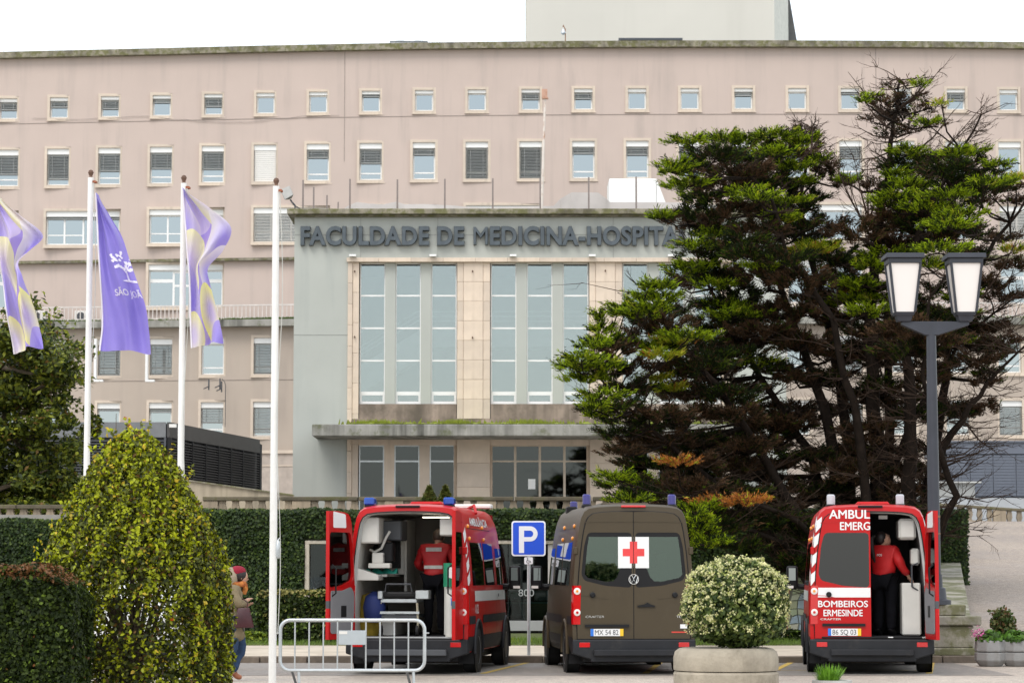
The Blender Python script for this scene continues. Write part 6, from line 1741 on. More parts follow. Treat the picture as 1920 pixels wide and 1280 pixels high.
# ---- hedges
def box_hedge(name, label, x0, x1, y0, y1, z0, z1, n, size, mats, probs, top=None, lumpy=.06, corner=.12, jit=.55):
    t = thing(name, label, 'hedge', ((x0+x1)/2, (y0+y1)/2, z0))
    A = np.array([(x1-x0)*(z1-z0), (y1-y0)*(z1-z0)*2, (x1-x0)*(y1-y0)]); pr = A/A.sum()
    face = nrg.choice(3, n, p=pr)
    u, v = nrg.uniform(0,1,n), nrg.uniform(0,1,n); side = nrg.randint(0,2,n)
    dep = nrg.uniform(0,.14,n)**1.2
    X = np.where(face==1, np.where(side==0, x0+dep, x1-dep), x0+(x1-x0)*u)
    Y = np.where(face==0, y0+dep, y0+(y1-y0)*np.where(face==1, u, v))
    Z = np.where(face==2, z1-dep*.7, z0+(z1-z0)*v)
    L_ = lump(X, Z+Y, 3.1, 2.0)*lumpy
    Nx = np.where(face==1, np.where(side==0,-1,1), 0.); Ny = np.where(face==0,-1,0.); Nz = np.where(face==2,1,.35)
    X = X+Nx*L_; Y = Y+Ny*L_; Z = Z+np.where(face==2,1,0)*L_
    # round the corners a little
    rc_ = corner; cx = (x0+x1)/2; hw = (x1-x0)/2
    d = np.clip((np.abs(X-cx)-(hw-rc_))/rc_, 0, 1.5)*np.clip((Z-(z1-rc_))/rc_, 0, 1.5); Z = Z-d*rc_*.5; X = X-np.sign(X-cx)*d*rc_*.35
    P_ = np.array(probs, float); sel = nrg.choice(len(mats), n, p=P_/P_.sum())
    if top is not None:
        k = ((face==2) | (Z > z1-.12)) & (nrg.uniform(0,1,n) < .6); sel[k] = top
    leaves('foliage', np.stack([X,Y,Z],1), np.stack([Nx,Ny,Nz],1), size, mats, None, 1.5, jit, t, t.location, sel=sel)
    m = MB(); m.box((x0+.16,y0+.16,z0),(x1-.16,y1-.1,z1-.15)); m.build('shade_core', mat('hedge_shade',(.022,.026,.012),1,var=.4,scale=12), t, wloc=t.location)  # solid dark core, the hedge's inner shade put into its colour
    return t
Lh = [leafmat('hedge_leaf', (.036,.056,.008), rough=.5, spec=.2), leafmat('hedge_leaf_dark', (.013,.023,.005), rough=.5, spec=.15), leafmat('hedge_leaf_bright', (.12,.18,.025)), leafmat('hedge_leaf_red', (.17,.075,.030), transl=.2)]
HYn = 29.0
box_hedge('near_hedge', 'dark clipped hedge with reddish new leaves on top in the bottom left corner', XX(-330,HYn,1100), XX(136,HYn,1100), HYn, HYn+1.5, 0, ZZ(1063,HYn), 48000, .036, Lh, [.36,.56,.07,.004], 3, .07, .35)
box_hedge('box_hedge', 'clipped dark green box hedge with straw coloured top beside the left ambulance door', XX(481,57,1150), XX(760,57,1150), 57, 58.2, .12, ZZ(1108,57), 11000, .06, [Lh[0],Lh[1],Lh[2],leafmat('straw_leaf',(.30,.27,.10))], [.5,.4,.08,.02], 3, .05)
box_hedge('low_hedge', 'low bright green ground hedge behind the walking person', XX(350,57.6,1190), XX(508,57.6,1190), 56.6, 57.4, .12, ZZ(1184,57), 4500, .05, [Lh[2],leafmat('lime_leaf',(.25,.30,.03)),Lh[0]], [.5,.35,.15], None, .05)
box_hedge('low_hedge', 'low dark shrubs at the foot of the mosaic mural', XX(1420,58,1190), XX(1520,58,1190), 58, 58.6, .12, ZZ(1183,58), 2600, .05, Lh[:3], [.4,.5,.1], None, .05)
# sprigs in front of the sill panel
m = MB()
for k in range(34):
    px = rnd.choice([rnd.uniform(936,945), rnd.uniform(938,965), rnd.uniform(945,1000)]); q = P(px, 1208, 57); h = rnd.uniform(.1,.32)*(1.4 if px < 946 else .6)
    m.add([(q.x-.012,57,.12),(q.x+.012,57,.12),(q.x+rnd.uniform(-.08,.08),57+rnd.uniform(-.05,.05),.12+h)], [(0,1,2)])
tag(m.build('yellow_sprigs', leafmat('lime_leaf',(.25,.30,.03)), fix=False), 'thin yellow green sprigs growing below the clinic window sill', 'plants', kind='stuff')

# ---- small conifers behind and beside the left ambulance
def conifer(label, px, pyt, Y, z0, w_, n, group='small conifers by the ivy wall'):
    t = thing('small_conifer', label, 'conifer', (XX(px,Y,pyt), Y, z0), group=group)
    h = ZZ(pyt, Y)-z0
    z = nrg.uniform(0,1,n)**.9; r = w_*(1-z**1.6)*np.where(z<.1, z/.1*.5+.5, 1); a = nrg.uniform(0,2*PI,n); q = r*(1-nrg.uniform(0,.4,n)**2)
    C = np.stack([t.location.x+q*np.cos(a), Y+q*np.sin(a), z0+z*h],1); N = np.stack([np.cos(a)*.6, np.sin(a)*.6, np.full(n,1.)],1)
    leaves('foliage', C, N, .055, [leafmat('conifer_olive',(.13,.15,.03)), leafmat('conifer_dark',(.06,.08,.02)), leafmat('conifer_brown',(.17,.13,.045))], [.55,.3,.15], 2.6, .5, t, t.location)
    m = MB(); m.tube([(0,0,-.05),(0,0,h*.8)], [.04,.01], 6); m.build('trunk', M_bark, t)
conifer('small olive conifer on the wall top, left one of the close pair', 805, 912, 66.35, 3.1, .26, 2600)
conifer('small olive conifer on the wall top, right one of the close pair', 835, 911, 66.35, 3.1, .25, 2600)
conifer('taller thin conifer standing on the grass just behind the right side of the left ambulance', 890, 948, 60, .13, .36, 5200)

# ---- leaning broadleaf tree at the far left
LT = 70.0
bt = thing('broadleaf_tree', 'leaning green broadleaf tree with bare looking inner branches at the left edge', 'tree', (XX(-90,LT,1100), LT, .1))
BL = bt.location.copy()
limbs = [[(-90,1110),(-70,1000),(-40,930),(30,905),(90,880)],[(-70,1000),(-50,880),(0,790),(60,770),(120,740)],[(-50,880),(-30,760),(10,690),(50,660),(100,640)],[(-30,760),(-30,700),(0,660),(25,640)],
         [(-40,930),(20,980),(60,940),(110,930)],[(0,790),(40,840),(90,850),(140,830)],[(30,905),(60,930),(100,960)],[(0,790),(40,740),(90,720),(135,700)],[(10,690),(60,700),(110,690)]]
m = MB()
def limb3(pts, Y, dy):
    out = []
    for k, (x, y) in enumerate(pts): out.append(P(x, y, Y+dy*k/(len(pts)-1)))
    return out
tips = []
for i, l in enumerate(limbs):
    p = limb3(l, LT, rnd.uniform(-1.6,1.6)); 
    twigs(m, p, .17 if i < 3 else .07, .02, 7)
    for k in range(14):
        s_ = rnd.randint(1, len(p)-1); q = p[s_-1].lerp(p[s_], rnd.random()); d = Vector((rnd.uniform(-.2,1), rnd.uniform(-.9,.9), rnd.uniform(-.2,.9))).normalized()*rnd.uniform(.5,1.4)
        e = q+d; mid = q+d*.5+Vector((0,0,-.1)); twigs(m, [q, mid, e], .022, .004, 4); tips.append(e); tips.append(mid)
        for j in range(3):
            d2 = (d.normalized()+Vector((rnd.uniform(-.8,.8),rnd.uniform(-.8,.8),rnd.uniform(-.5,.5)))).normalized()*rnd.uniform(.3,.7); twigs(m, [mid, mid+d2*.5, mid+d2], .01, .003, 3); tips.append(mid+d2)
m.build('trunk', M_bark, bt, wloc=BL, fix=False)
cl_ = [(20,632,48,22),(62,655,45,25),(30,680,60,35),(100,690,40,30),(10,740,50,30),(60,720,50,25),(105,740,28,30),(-30,710,45,55),(125,790,18,18),(90,790,40,22),(20,830,50,30),(70,850,50,25),(130,850,22,25),(10,890,45,30),(60,905,50,28),(110,910,40,30),(-20,930,50,60),(50,955,40,22),(100,955,50,16),(140,930,25,20),(-40,830,50,80),(180,800,12,25),(165,770,10,15)]
C = []; 
for (x, y, rx, ry) in cl_:
    n = int(rx*ry*.52)
    q = vrand(n)*nrg.uniform(.35,1,n)[:,None]**.6
    c0 = P(x, y, LT+rnd.uniform(-1.4,1.4)); s_ = LT/F
    C.append(np.stack([c0.x+q[:,0]*rx*s_*1.05, c0.y+q[:,1]*rx*s_, c0.z+q[:,2]*ry*s_*1.05],1))
for e in tips: C.append(np.array(e)+nrg.normal(scale=(.14,.14,.10), size=(20,3)))
C = np.concatenate(C)
leaves('foliage', C, np.tile(np.array([0,-.25,.8]),(len(C),1)), .085, [leafmat('broadleaf', (.10,.125,.018), rough=.5, spec=.25), leafmat('broadleaf_dark', (.028,.045,.010)), leafmat('broadleaf_tip', (.24,.26,.03)), leafmat('broadleaf_rust', (.17,.10,.03))], [.45,.28,.24,.03], 2.0, .6, bt, BL)

# ---- flowering bush in the big round planter
PLY = 34.0
pcx = XX(1361, PLY, 1240)
pl_ = thing('round_planter', 'large round weathered concrete planter holding the cream flowering bush', 'planter', (pcx, PLY, 0))
M_plc = mat('planter_concrete', (.36,.315,.245), .95, var=.16, scale=3, bump=.45, bscale=25, dirt=((.12,.10,.07), 2.5, .52, .6), streak=((.14,.12,.09), .5, 4, .5))
zt = ZZ(1213, PLY); zg = ZZ(1257, PLY)
m = MB(); m.lathe([(.60,0),(.67,.02),(.675,zg-.03),(.655,zg),(.59,zg)], 48); m.build('lower_ring', M_plc, pl_, smooth=True, angle=.6)
m = MB(); m.lathe([(.60,zg+.005),(.668,zg+.012),(.675,zg+.04),(.675,zt-.13),(.655,zt-.05),(.60,zt-.01),(.54,zt),(.50,zt-.03),(.50,zt-.08),(.01,zt-.08)], 48); m.build('upper_ring', M_plc, pl_, smooth=True, angle=.9)
m = MB(); m.lathe([(.495,0),(.01,.02)], 20, (0,0,zt-.075)); m.build('soil', mat('dark_soil',(.04,.03,.02),1,var=.3,scale=20,bump=.8), pl_)
fb = thing('flowering_bush', 'round bush covered in cream flower buds growing in the large round planter', 'bush', (XX(1380,PLY,1150), PLY, zt-.07))
FB = fb.location.copy(); fbc = np.array([FB.x, PLY, ZZ(1136,PLY)]); frx, frz = .655, .60
n = 16000; q = vrand(n); w_ = nrg.uniform(.74,1.0,n); l_ = lump(q[:,0]*2+q[:,1], q[:,2]*2, 3, 1)
rr = w_*(1+.13*l_)
sq = np.abs(q)**.82*np.sign(q)
C = fbc+np.stack([sq[:,0]*rr*frx, sq[:,1]*rr*.62, np.where(q[:,2]>0, sq[:,2]*frz, sq[:,2]*.52)*rr],1)
lowz_ = C[:,2] > zt-.05
o1 = leaves('foliage', C[lowz_], q[lowz_], .042, [leafmat('pittosporum_leaf',(.085,.125,.035),rough=.4), leafmat('pittosporum_dark',(.035,.06,.02)), leafmat('pittosporum_light',(.17,.22,.06))], [.48,.32,.20], 2.0, .55, fb, FB)
n = 1250; q = vrand(n*2); q = q[(q[:,2] > -.55)][:n]; n = len(q)
dens = (q[:,2]*.6+.45-q[:,0]*.1) > nrg.uniform(-.25,.75,n); q = q[dens]; n = len(q)
l_ = lump(q[:,0]*2+q[:,1], q[:,2]*2, 3, 1); sq = np.abs(q)**.82*np.sign(q); rr = 1.02*(1+.13*l_)+nrg.uniform(-.05,.04,n)
Cf = fbc+np.stack([sq[:,0]*rr*frx, sq[:,1]*rr*.62, np.where(q[:,2]>0, sq[:,2]*frz, sq[:,2]*.52)*rr],1)
# every flower head is a little cluster of petals
Cp = np.repeat(Cf, 9, 0)+nrg.normal(scale=.016, size=(n*9,3)); Np = np.repeat(q, 9, 0)
leaves('flower_buds', Cp, Np, .022, [leafmat('cream_petal',(.66,.64,.40),var=.1,transl=.25), leafmat('lime_bud',(.42,.46,.17),var=.1,transl=.2)], [.7,.3], 1.3, .8, fb, FB)
m = MB()
for k in range(16):
    a = rnd.uniform(0,2*PI); r = rnd.uniform(.2,.5); twigs(m, [Vector((0,0,0)), Vector((r*.4*math.cos(a),r*.4*math.sin(a),.3)), Vector((r*math.cos(a),r*math.sin(a),.8))], .018, .005)
m.build('stems', M_bark, fb, fix=False)
# ---- little pot with grass-like plant at the lower edge
gp_ = thing('small_planter', 'small pale concrete pot with bright green leafy tuft at the bottom edge', 'planter', (XX(1560,34.5,1275), 34.5, 0))
zr_ = ZZ(1274,34.5)
m = MB(); m.lathe([(.18,0),(.24,zr_-.06),(.26,zr_-.05),(.26,zr_),(.21,zr_),(.20,zr_-.05),(.01,zr_-.05)], 24); m.build('pot', mat('pale_pot',(.46,.46,.43),.8,var=.1,scale=5,bump=.2), gp_, smooth=True, angle=.5)
m = MB()
for k in range(300):
    a = rnd.uniform(0,2*PI); r = rnd.uniform(0,.12); L_ = rnd.uniform(.10,.30); t_ = rnd.uniform(.1,.9)
    b = Vector((r*math.cos(a)-.05, r*math.sin(a), zr_-.05)); d = Vector((math.cos(a)*t_, math.sin(a)*t_, 1)).normalized(); s_ = d.cross(Vector((0,0,1))).normalized()*.009
    e = b+d*L_; mdl = b+d*L_*.55
    m.add([b-s_*.6, b+s_*.6, mdl+s_*1.3, e+Vector((0,0,-.02*t_)), mdl-s_*1.3], [(0,1,2,4),(4,2,3)])
tag(m.build('leafy_tuft', [leafmat('fresh_blade',(.16,.34,.03))], gp_, fix=False), kind='stuff')
# ---- concrete planters on the right
RPY = 46.4
for (pxc, lab) in ((1857,'left one of the two joined octagonal grey planters at the right edge, with pink flowers'), (1907,'right one of the two joined octagonal grey planters at the right edge, leafy')):
    t = thing('octagonal_planter', lab, 'planter', (XX(pxc,RPY,1220), RPY, 0))
    z1, z0 = ZZ(1198,RPY), .0; h2 = ZZ(1221,RPY)
    m = MB(); m.lathe([(.20,0),(.285,h2*.4),(.285,h2-.01)], 8, M=Matrix.Rotation(R(22.5),4,'Z')); m.build('lower_block', mat('grey_pot_concrete',(.27,.27,.265),.9,var=.1,scale=4,bump=.4,dirt=((.12,.11,.09),3,.5,.5)), t, bevel=.01)
    m = MB(); m.lathe([(.27,h2),(.285,h2+.02),(.275,z1-.03),(.24,z1),(.21,z1-.02),(.20,z1-.06),(.01,z1-.06)], 8, M=Matrix.Rotation(R(22.5),4,'Z')); m.build('upper_block', MATS['grey_pot_concrete'], t, bevel=.008)
    n = 500; q = vrand(n); q[:,2] = np.abs(q[:,2])
    C = np.array([t.location.x, RPY, z1-.04])+q*np.array([.27,.27,.20])*nrg.uniform(.3,1,n)[:,None]
    leaves('plant_leaves', C, q, .075, [leafmat('broad_fresh_leaf',(.10,.22,.03)), leafmat('broad_dark_leaf',(.05,.11,.02))], [.6,.4], 1.6, .5, t, t.location)
    if pxc == 1857:
        C = np.array([P(1836,1188,RPY-.1)])+nrg.normal(scale=(.07,.05,.055), size=(110,3)); leaves('pink_flowers', C, None, .03, [leafmat('pink_petal',(.62,.15,.42)), leafmat('pale_pink_petal',(.7,.35,.55))], [.6,.4], 1.2, .6, t, t.location)
t = thing('dark_shrub', 'small dark leafy shrub growing out of the octagonal planters at the right edge', 'shrub', (XX(1880,RPY+.1,1200), RPY+.25, .3))
n = 1500; q = vrand(n); C = np.array(P(1881,1172,RPY+.25))+q*np.array([.24,.22,.26])*nrg.uniform(.3,1,n)[:,None]; C = np.concatenate([C, np.array(P(1878,1150,RPY+.25))+nrg.normal(scale=(.08,.07,.05),size=(200,3))])
leaves('foliage', C, None, .045, [leafmat('shrub_green',(.06,.10,.03)), leafmat('shrub_olive',(.13,.13,.05)), leafmat('shrub_red',(.16,.08,.04))], [.6,.25,.15], 1.7, .5, t, t.location)
m = MB(); 
for k in range(8): a = rnd.uniform(0,6.28); twigs(m, [Vector((0,0,0)), Vector((.08*math.cos(a),.08*math.sin(a),.3)), Vector((.16*math.cos(a),.16*math.sin(a),.5))], .012, .004)
m.build('stems', M_bark, t, fix=False)

# ================================================================== BIG CYPRESS
CY = 60.0
cy = thing('cypress_tree', 'huge many-stemmed cypress, half green and half dead brown, towering behind the right ambulance', 'tree', (XX(1625,CY,1180), CY, .1))
CB = cy.location.copy()
rc = random.Random(21)
trunks = [
 ([(1620,1190),(1640,1040),(1650,900),(1640,760),(1628,640),(1640,480),(1660,360),(1672,270),(1680,210),(1688,150)], .34, .02, 0.2),
 ([(1640,1190),(1690,1020),(1706,900),(1708,780),(1695,650),(1700,520),(1735,400),(1790,310),(1840,215)], .30, .02, -1.0),
 ([(1600,1180),(1580,1020),(1570,900),(1545,760),(1500,640),(1450,500),(1425,400),(1400,300)], .28, .02, .8),
 ([(1590,1180),(1530,1040),(1470,920),(1400,800),(1320,690),(1250,610),(1215,550)], .22, .02, -1.6),
 ([(1660,1180),(1735,960),(1770,840),(1820,760),(1870,700),(1930,640)], .20, .02, -.6),
 ([(1590,1190),(1510,1080),(1430,990),(1330,900),(1220,800),(1120,705)], .20, .02, -2.6),
 ([(1650,1180),(1730,960),(1760,800),(1775,660),(1820,520),(1890,420),(1940,350)], .22, .02, 1.6),
 ([(1610,1180),(1600,980),(1590,820),(1565,660),(1530,520),(1500,400),(1512,300),(1522,240)], .24, .02, 2.4),
 ([(1630,1180),(1660,980),(1670,800),(1660,620),(1680,470),(1720,350)], .22, .03, 2.0),
 ([(1600,1180),(1560,980),(1520,850),(1450,740),(1380,640),(1330,540),(1290,420)], .20, .02, 1.4),
 ([(1630,1180),(1625,960),(1600,760),(1560,600),(1480,480),(1440,360),(1350,290)], .18, .02, -2.0),
 ([(1670,1180),(1760,1000),(1790,930),(1760,830),(1730,700),(1745,560),(1830,440)], .15, .02, -2.0),
 ([(1600,1180),(1660,900),(1730,760),(1800,640),(1900,560)], .16, .02, 1.0),
 ([(1540,1150),(1560,1060),(1500,980),(1400,940),(1290,930)], .16, .02, -3.0),
 ([(1520,1100),(1470,1020),(1380,985),(1310,1000)], .12, .015, -3.2),
]
M_cb = mat('cypress_bark', (.018,.013,.010), .95, spec=.1, var=.35, scale=5, bump=.8, bscale=14)
M_dead = mat('dead_twig', (.045,.030,.022), .95, spec=.1, var=.35, scale=6)
tm = MB(); bm_ = MB(); dm = MB()
pool = []     # points on limbs, for branches
for k, (pts, r0, r1, dy) in enumerate(trunks):
    p = []
    for i, (x, y) in enumerate(pts):
        f = i/(len(pts)-1); q = P(x, y, CY+dy*(f**.8)*1.3+rc.uniform(-.12,.12)); p.append(q)
    # finer, slightly crooked
    fine = []
    for i in range(len(p)-1):
        for j in range(3): fine.append(p[i].lerp(p[i+1], j/3)+Vector((rc.uniform(-.05,.05),rc.uniform(-.05,.05),rc.uniform(-.04,.04))))
    fine.append(p[-1])
    n = len(fine); rs = [r0*.68*(1-i/(n-1))**1.2+r1 for i in range(n)]
    tm.tube(fine, rs, 8, cap=False)
    for i in range(2, n): pool.append((fine[i], rs[i], (fine[i]-fine[i-1]).normalized()))
tm.build('trunk', M_cb, cy, wloc=CB, smooth=True, fix=False, angle=1.5)
# foliage clumps: (px, py, rx, ry, kind)  g live, d deep green, b dead brown, o orange, y yellow tip
CL = [(1290,268,38,9,'g'),(1355,262,45,11,'g'),(1400,268,40,10,'g'),(1450,256,45,11,'g'),(1500,268,45,15,'g'),(1415,300,80,26,'d'),(1340,295,60,24,'d'),(1480,290,60,22,'b'),(1270,312,32,10,'g'),(1262,322,26,9,'g'),(1310,322,60,16,'d'),(1500,252,28,14,'b'),
(1390,330,70,26,'b'),(1440,320,60,20,'d'),(1450,288,45,10,'g'),(1490,316,40,10,'g'),(1530,305,28,12,'b'),(1545,325,22,18,'b'),(1540,300,20,7,'g'),(1560,312,18,10,'b'),(1420,345,60,22,'d'),(1470,352,60,20,'d'),(1350,352,50,16,'b'),(1395,362,35,9,'g'),(1480,345,55,9,'g'),(1520,372,40,14,'d'),
(1272,352,30,8,'g'),(1295,345,35,10,'g'),(1330,372,45,20,'d'),(1300,372,28,12,'g'),(1240,407,26,8,'g'),(1275,414,48,18,'b'),(1330,400,50,22,'d'),(1320,428,45,16,'b'),(1380,395,40,22,'b'),(1360,430,50,18,'d'),(1340,440,40,8,'g'),
(1440,392,60,24,'d'),(1490,400,60,24,'d'),(1470,380,50,8,'g'),(1420,372,40,8,'g'),(1580,345,22,14,'b'),(1588,340,22,9,'g'),(1545,425,60,18,'b'),
(1463,408,32,9,'g'),(1475,412,22,7,'y'),(1470,432,50,18,'d'),(1420,440,55,22,'b'),(1390,458,50,20,'d'),(1310,462,48,10,'g'),(1330,478,60,20,'d'),(1400,480,50,20,'d'),(1500,450,60,20,'d'),(1540,462,40,9,'g'),(1520,470,50,10,'y'),(1480,486,50,18,'d'),(1560,480,60,18,'d'),
(1320,500,45,10,'g'),(1290,508,45,14,'g'),(1310,524,60,18,'d'),(1275,536,40,14,'b'),(1240,538,25,8,'g'),(1380,520,50,24,'b'),(1440,520,60,24,'b'),(1500,530,60,28,'b'),(1440,500,50,9,'g'),(1350,535,50,10,'g'),(1390,550,50,22,'d'),
(1215,540,10,16,'g'),(1205,562,25,12,'g'),(1220,580,40,12,'g'),(1195,592,40,10,'g'),(1245,560,30,10,'g'),(1220,600,50,14,'d'),(1250,612,50,18,'b'),(1170,588,26,8,'g'),(1160,578,18,7,'g'),(1210,625,45,14,'b'),(1260,585,40,12,'d'),
(1122,598,8,18,'g'),(1128,620,20,12,'g'),(1145,640,40,10,'g'),(1175,648,45,14,'b'),(1150,660,45,14,'b'),(1115,650,28,10,'g'),(1090,674,38,9,'g'),(1085,690,36,10,'g'),(1120,690,45,12,'g'),(1140,705,50,14,'d'),(1100,712,40,10,'g'),(1075,688,22,6,'g'),(1180,690,50,16,'b'),
(1240,650,45,12,'g'),(1262,640,38,9,'y'),(1240,668,36,10,'y'),(1290,632,50,10,'g'),(1300,650,60,18,'d'),(1230,712,28,8,'y'),(1260,730,28,8,'y'),(1225,735,50,14,'b'),(1270,690,50,18,'b'),(1320,690,60,20,'d'),(1180,730,50,14,'d'),(1130,745,45,10,'g'),(1150,765,60,14,'d'),(1110,765,24,8,'g'),(1125,778,28,9,'g'),(1180,790,60,14,'d'),(1160,815,50,12,'d'),
(1380,575,60,22,'d'),(1340,575,45,9,'g'),(1375,592,60,10,'g'),(1420,600,60,26,'b'),(1480,590,60,28,'b'),(1360,620,60,22,'d'),(1380,582,48,9,'g'),(1430,640,60,22,'b'),(1500,645,60,24,'b'),(1390,665,60,14,'d'),(1420,682,55,9,'g'),(1340,668,50,10,'d'),
(1560,530,50,22,'b'),(1600,500,50,20,'d'),(1640,500,40,14,'g'),(1660,480,50,12,'g'),(1590,548,45,14,'d'),(1610,535,45,12,'g'),(1560,565,45,16,'b'),(1585,570,40,10,'g'),(1615,560,45,10,'g'),(1625,585,40,12,'g'),(1640,545,40,16,'d'),(1600,595,50,14,'d'),(1600,547,14,4,'o'),(1640,565,30,8,'g'),(1570,600,50,22,'b'),(1630,620,45,18,'d'),
(1690,430,60,22,'d'),(1740,420,60,22,'d'),(1660,415,50,18,'b'),(1610,440,60,22,'b'),(1690,350,40,16,'d'),(1680,370,35,10,'g'),(1700,345,30,9,'g'),(1640,350,24,12,'b'),(1720,372,40,14,'d'),(1720,352,36,8,'g'),(1690,392,50,10,'g'),(1660,380,30,10,'g'),(1740,392,50,10,'g'),(1700,410,50,10,'g'),
(1760,300,36,7,'g'),(1795,290,30,9,'g'),(1830,285,26,7,'g'),(1700,288,36,12,'g'),(1730,300,45,16,'d'),(1690,315,45,18,'d'),(1680,330,28,9,'g'),(1770,318,50,16,'d'),(1750,330,50,14,'b'),(1820,310,40,14,'d'),(1850,325,36,12,'d'),(1870,310,24,8,'g'),(1800,340,50,14,'d'),(1850,345,36,9,'g'),(1880,345,28,8,'g'),(1905,335,16,8,'y'),(1820,362,60,14,'d'),(1780,368,50,9,'g'),(1770,390,60,14,'d'),(1800,405,50,9,'g'),(1840,380,30,10,'b'),(1780,425,50,10,'g'),(1750,440,60,14,'d'),(1680,460,60,18,'b'),(1890,355,24,10,'b'),
(1672,165,12,9,'b'),(1690,180,14,10,'b'),(1700,158,18,8,'b'),(1725,160,14,6,'g'),(1680,195,34,14,'b'),(1715,185,30,10,'b'),(1650,192,26,12,'b'),(1622,190,12,6,'g'),(1635,182,14,6,'g'),(1660,215,28,18,'b'),(1690,225,32,14,'b'),(1720,212,40,12,'b'),(1745,200,28,10,'b'),(1765,195,14,6,'y'),(1740,232,22,8,'g'),(1710,245,40,10,'b'),(1670,250,28,20,'d'),(1760,235,26,8,'b'),(1635,225,22,10,'b'),
(1700,620,60,20,'b'),(1750,640,60,22,'b'),(1700,660,60,20,'d'),(1800,560,36,10,'g'),(1740,500,50,10,'g'),(1790,590,50,12,'g'),(1840,620,60,20,'b'),(1760,690,60,16,'b'),(1830,680,60,18,'b'),(1880,640,40,12,'b'),(1850,540,50,16,'b'),(1900,500,40,16,'b'),(1880,450,40,12,'b'),(1900,470,24,7,'y'),(1905,380,24,10,'b'),(1880,560,40,12,'b'),(1790,640,45,10,'g'),(1750,600,45,14,'d'),(1760,470,50,12,'g'),(1815,495,40,12,'b'),
(1300,740,60,18,'b'),(1360,740,60,18,'d'),(1300,780,70,20,'b'),(1380,780,60,20,'b'),(1240,780,60,16,'b'),(1200,830,60,16,'b'),(1260,830,70,18,'b'),(1330,830,70,20,'d'),(1400,840,60,20,'b'),(1170,850,36,12,'b'),(1450,800,50,18,'b'),(1180,870,30,10,'b'),(1230,870,60,16,'d'),(1300,870,60,18,'b'),(1370,880,60,18,'b'),(1440,880,60,20,'b'),(1150,895,32,9,'g'),(1160,912,44,11,'d'),(1190,905,40,12,'g'),(1200,930,50,14,'d'),(1250,910,60,18,'b'),(1310,920,60,18,'b'),(1270,868,34,8,'o'),(1180,940,40,8,'g'),
(1520,860,60,16,'b'),(1560,880,60,14,'b'),(1600,870,50,12,'b'),(1550,920,60,18,'d'),(1480,930,60,18,'b'),(1640,880,50,10,'b'),(1380,925,60,16,'d'),(1330,950,60,18,'d'),(1360,945,52,11,'o'),(1400,942,40,9,'o'),(1310,955,40,9,'g'),(1300,980,40,16,'g'),(1290,1000,45,14,'g'),(1340,990,60,22,'d'),(1400,980,60,20,'d'),(1460,975,60,22,'d'),(1500,1000,60,22,'d'),(1380,1025,60,14,'d'),(1440,1030,60,20,'d'),(1330,1020,40,10,'g'),(1500,1060,50,26,'d'),(1540,980,60,30,'d'),(1600,960,60,40,'d'),(1680,990,50,40,'d'),(1690,930,40,20,'b'),(1440,1070,40,14,'d'),(1720,1040,30,40,'d')]
PX2M = CY/F
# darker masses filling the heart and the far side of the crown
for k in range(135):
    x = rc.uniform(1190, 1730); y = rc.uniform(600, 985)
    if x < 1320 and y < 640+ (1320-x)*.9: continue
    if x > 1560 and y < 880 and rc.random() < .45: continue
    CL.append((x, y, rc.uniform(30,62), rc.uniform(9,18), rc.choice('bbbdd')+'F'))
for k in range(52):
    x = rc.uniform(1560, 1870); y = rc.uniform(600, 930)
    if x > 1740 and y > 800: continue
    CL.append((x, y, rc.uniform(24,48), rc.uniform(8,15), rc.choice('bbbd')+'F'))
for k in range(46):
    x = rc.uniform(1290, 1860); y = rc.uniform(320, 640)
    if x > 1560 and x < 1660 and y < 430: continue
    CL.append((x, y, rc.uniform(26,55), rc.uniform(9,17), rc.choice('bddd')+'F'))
def nearest(q):
    best, bd = None, 1e9
    for (p, r, d) in pool:
        dd = (p-q); v = dd.length*(1.0 if p.z <= q.z+.3 else 1.8)
        if v < bd and dd.length > .25: bd, best = v, (p, r, d)
    return best
Cs, Ns, Ss = [], [], []
KM = {'g': ([0,1,2,3],[.38,.24,.35,.03]), 'd': ([0,1,5,4],[.16,.62,.14,.08]), 'b': ([4,5,1,0],[.48,.36,.12,.04]), 'o': ([6,4,3],[.65,.25,.1]), 'y': ([3,2,6,0],[.50,.30,.06,.14])}
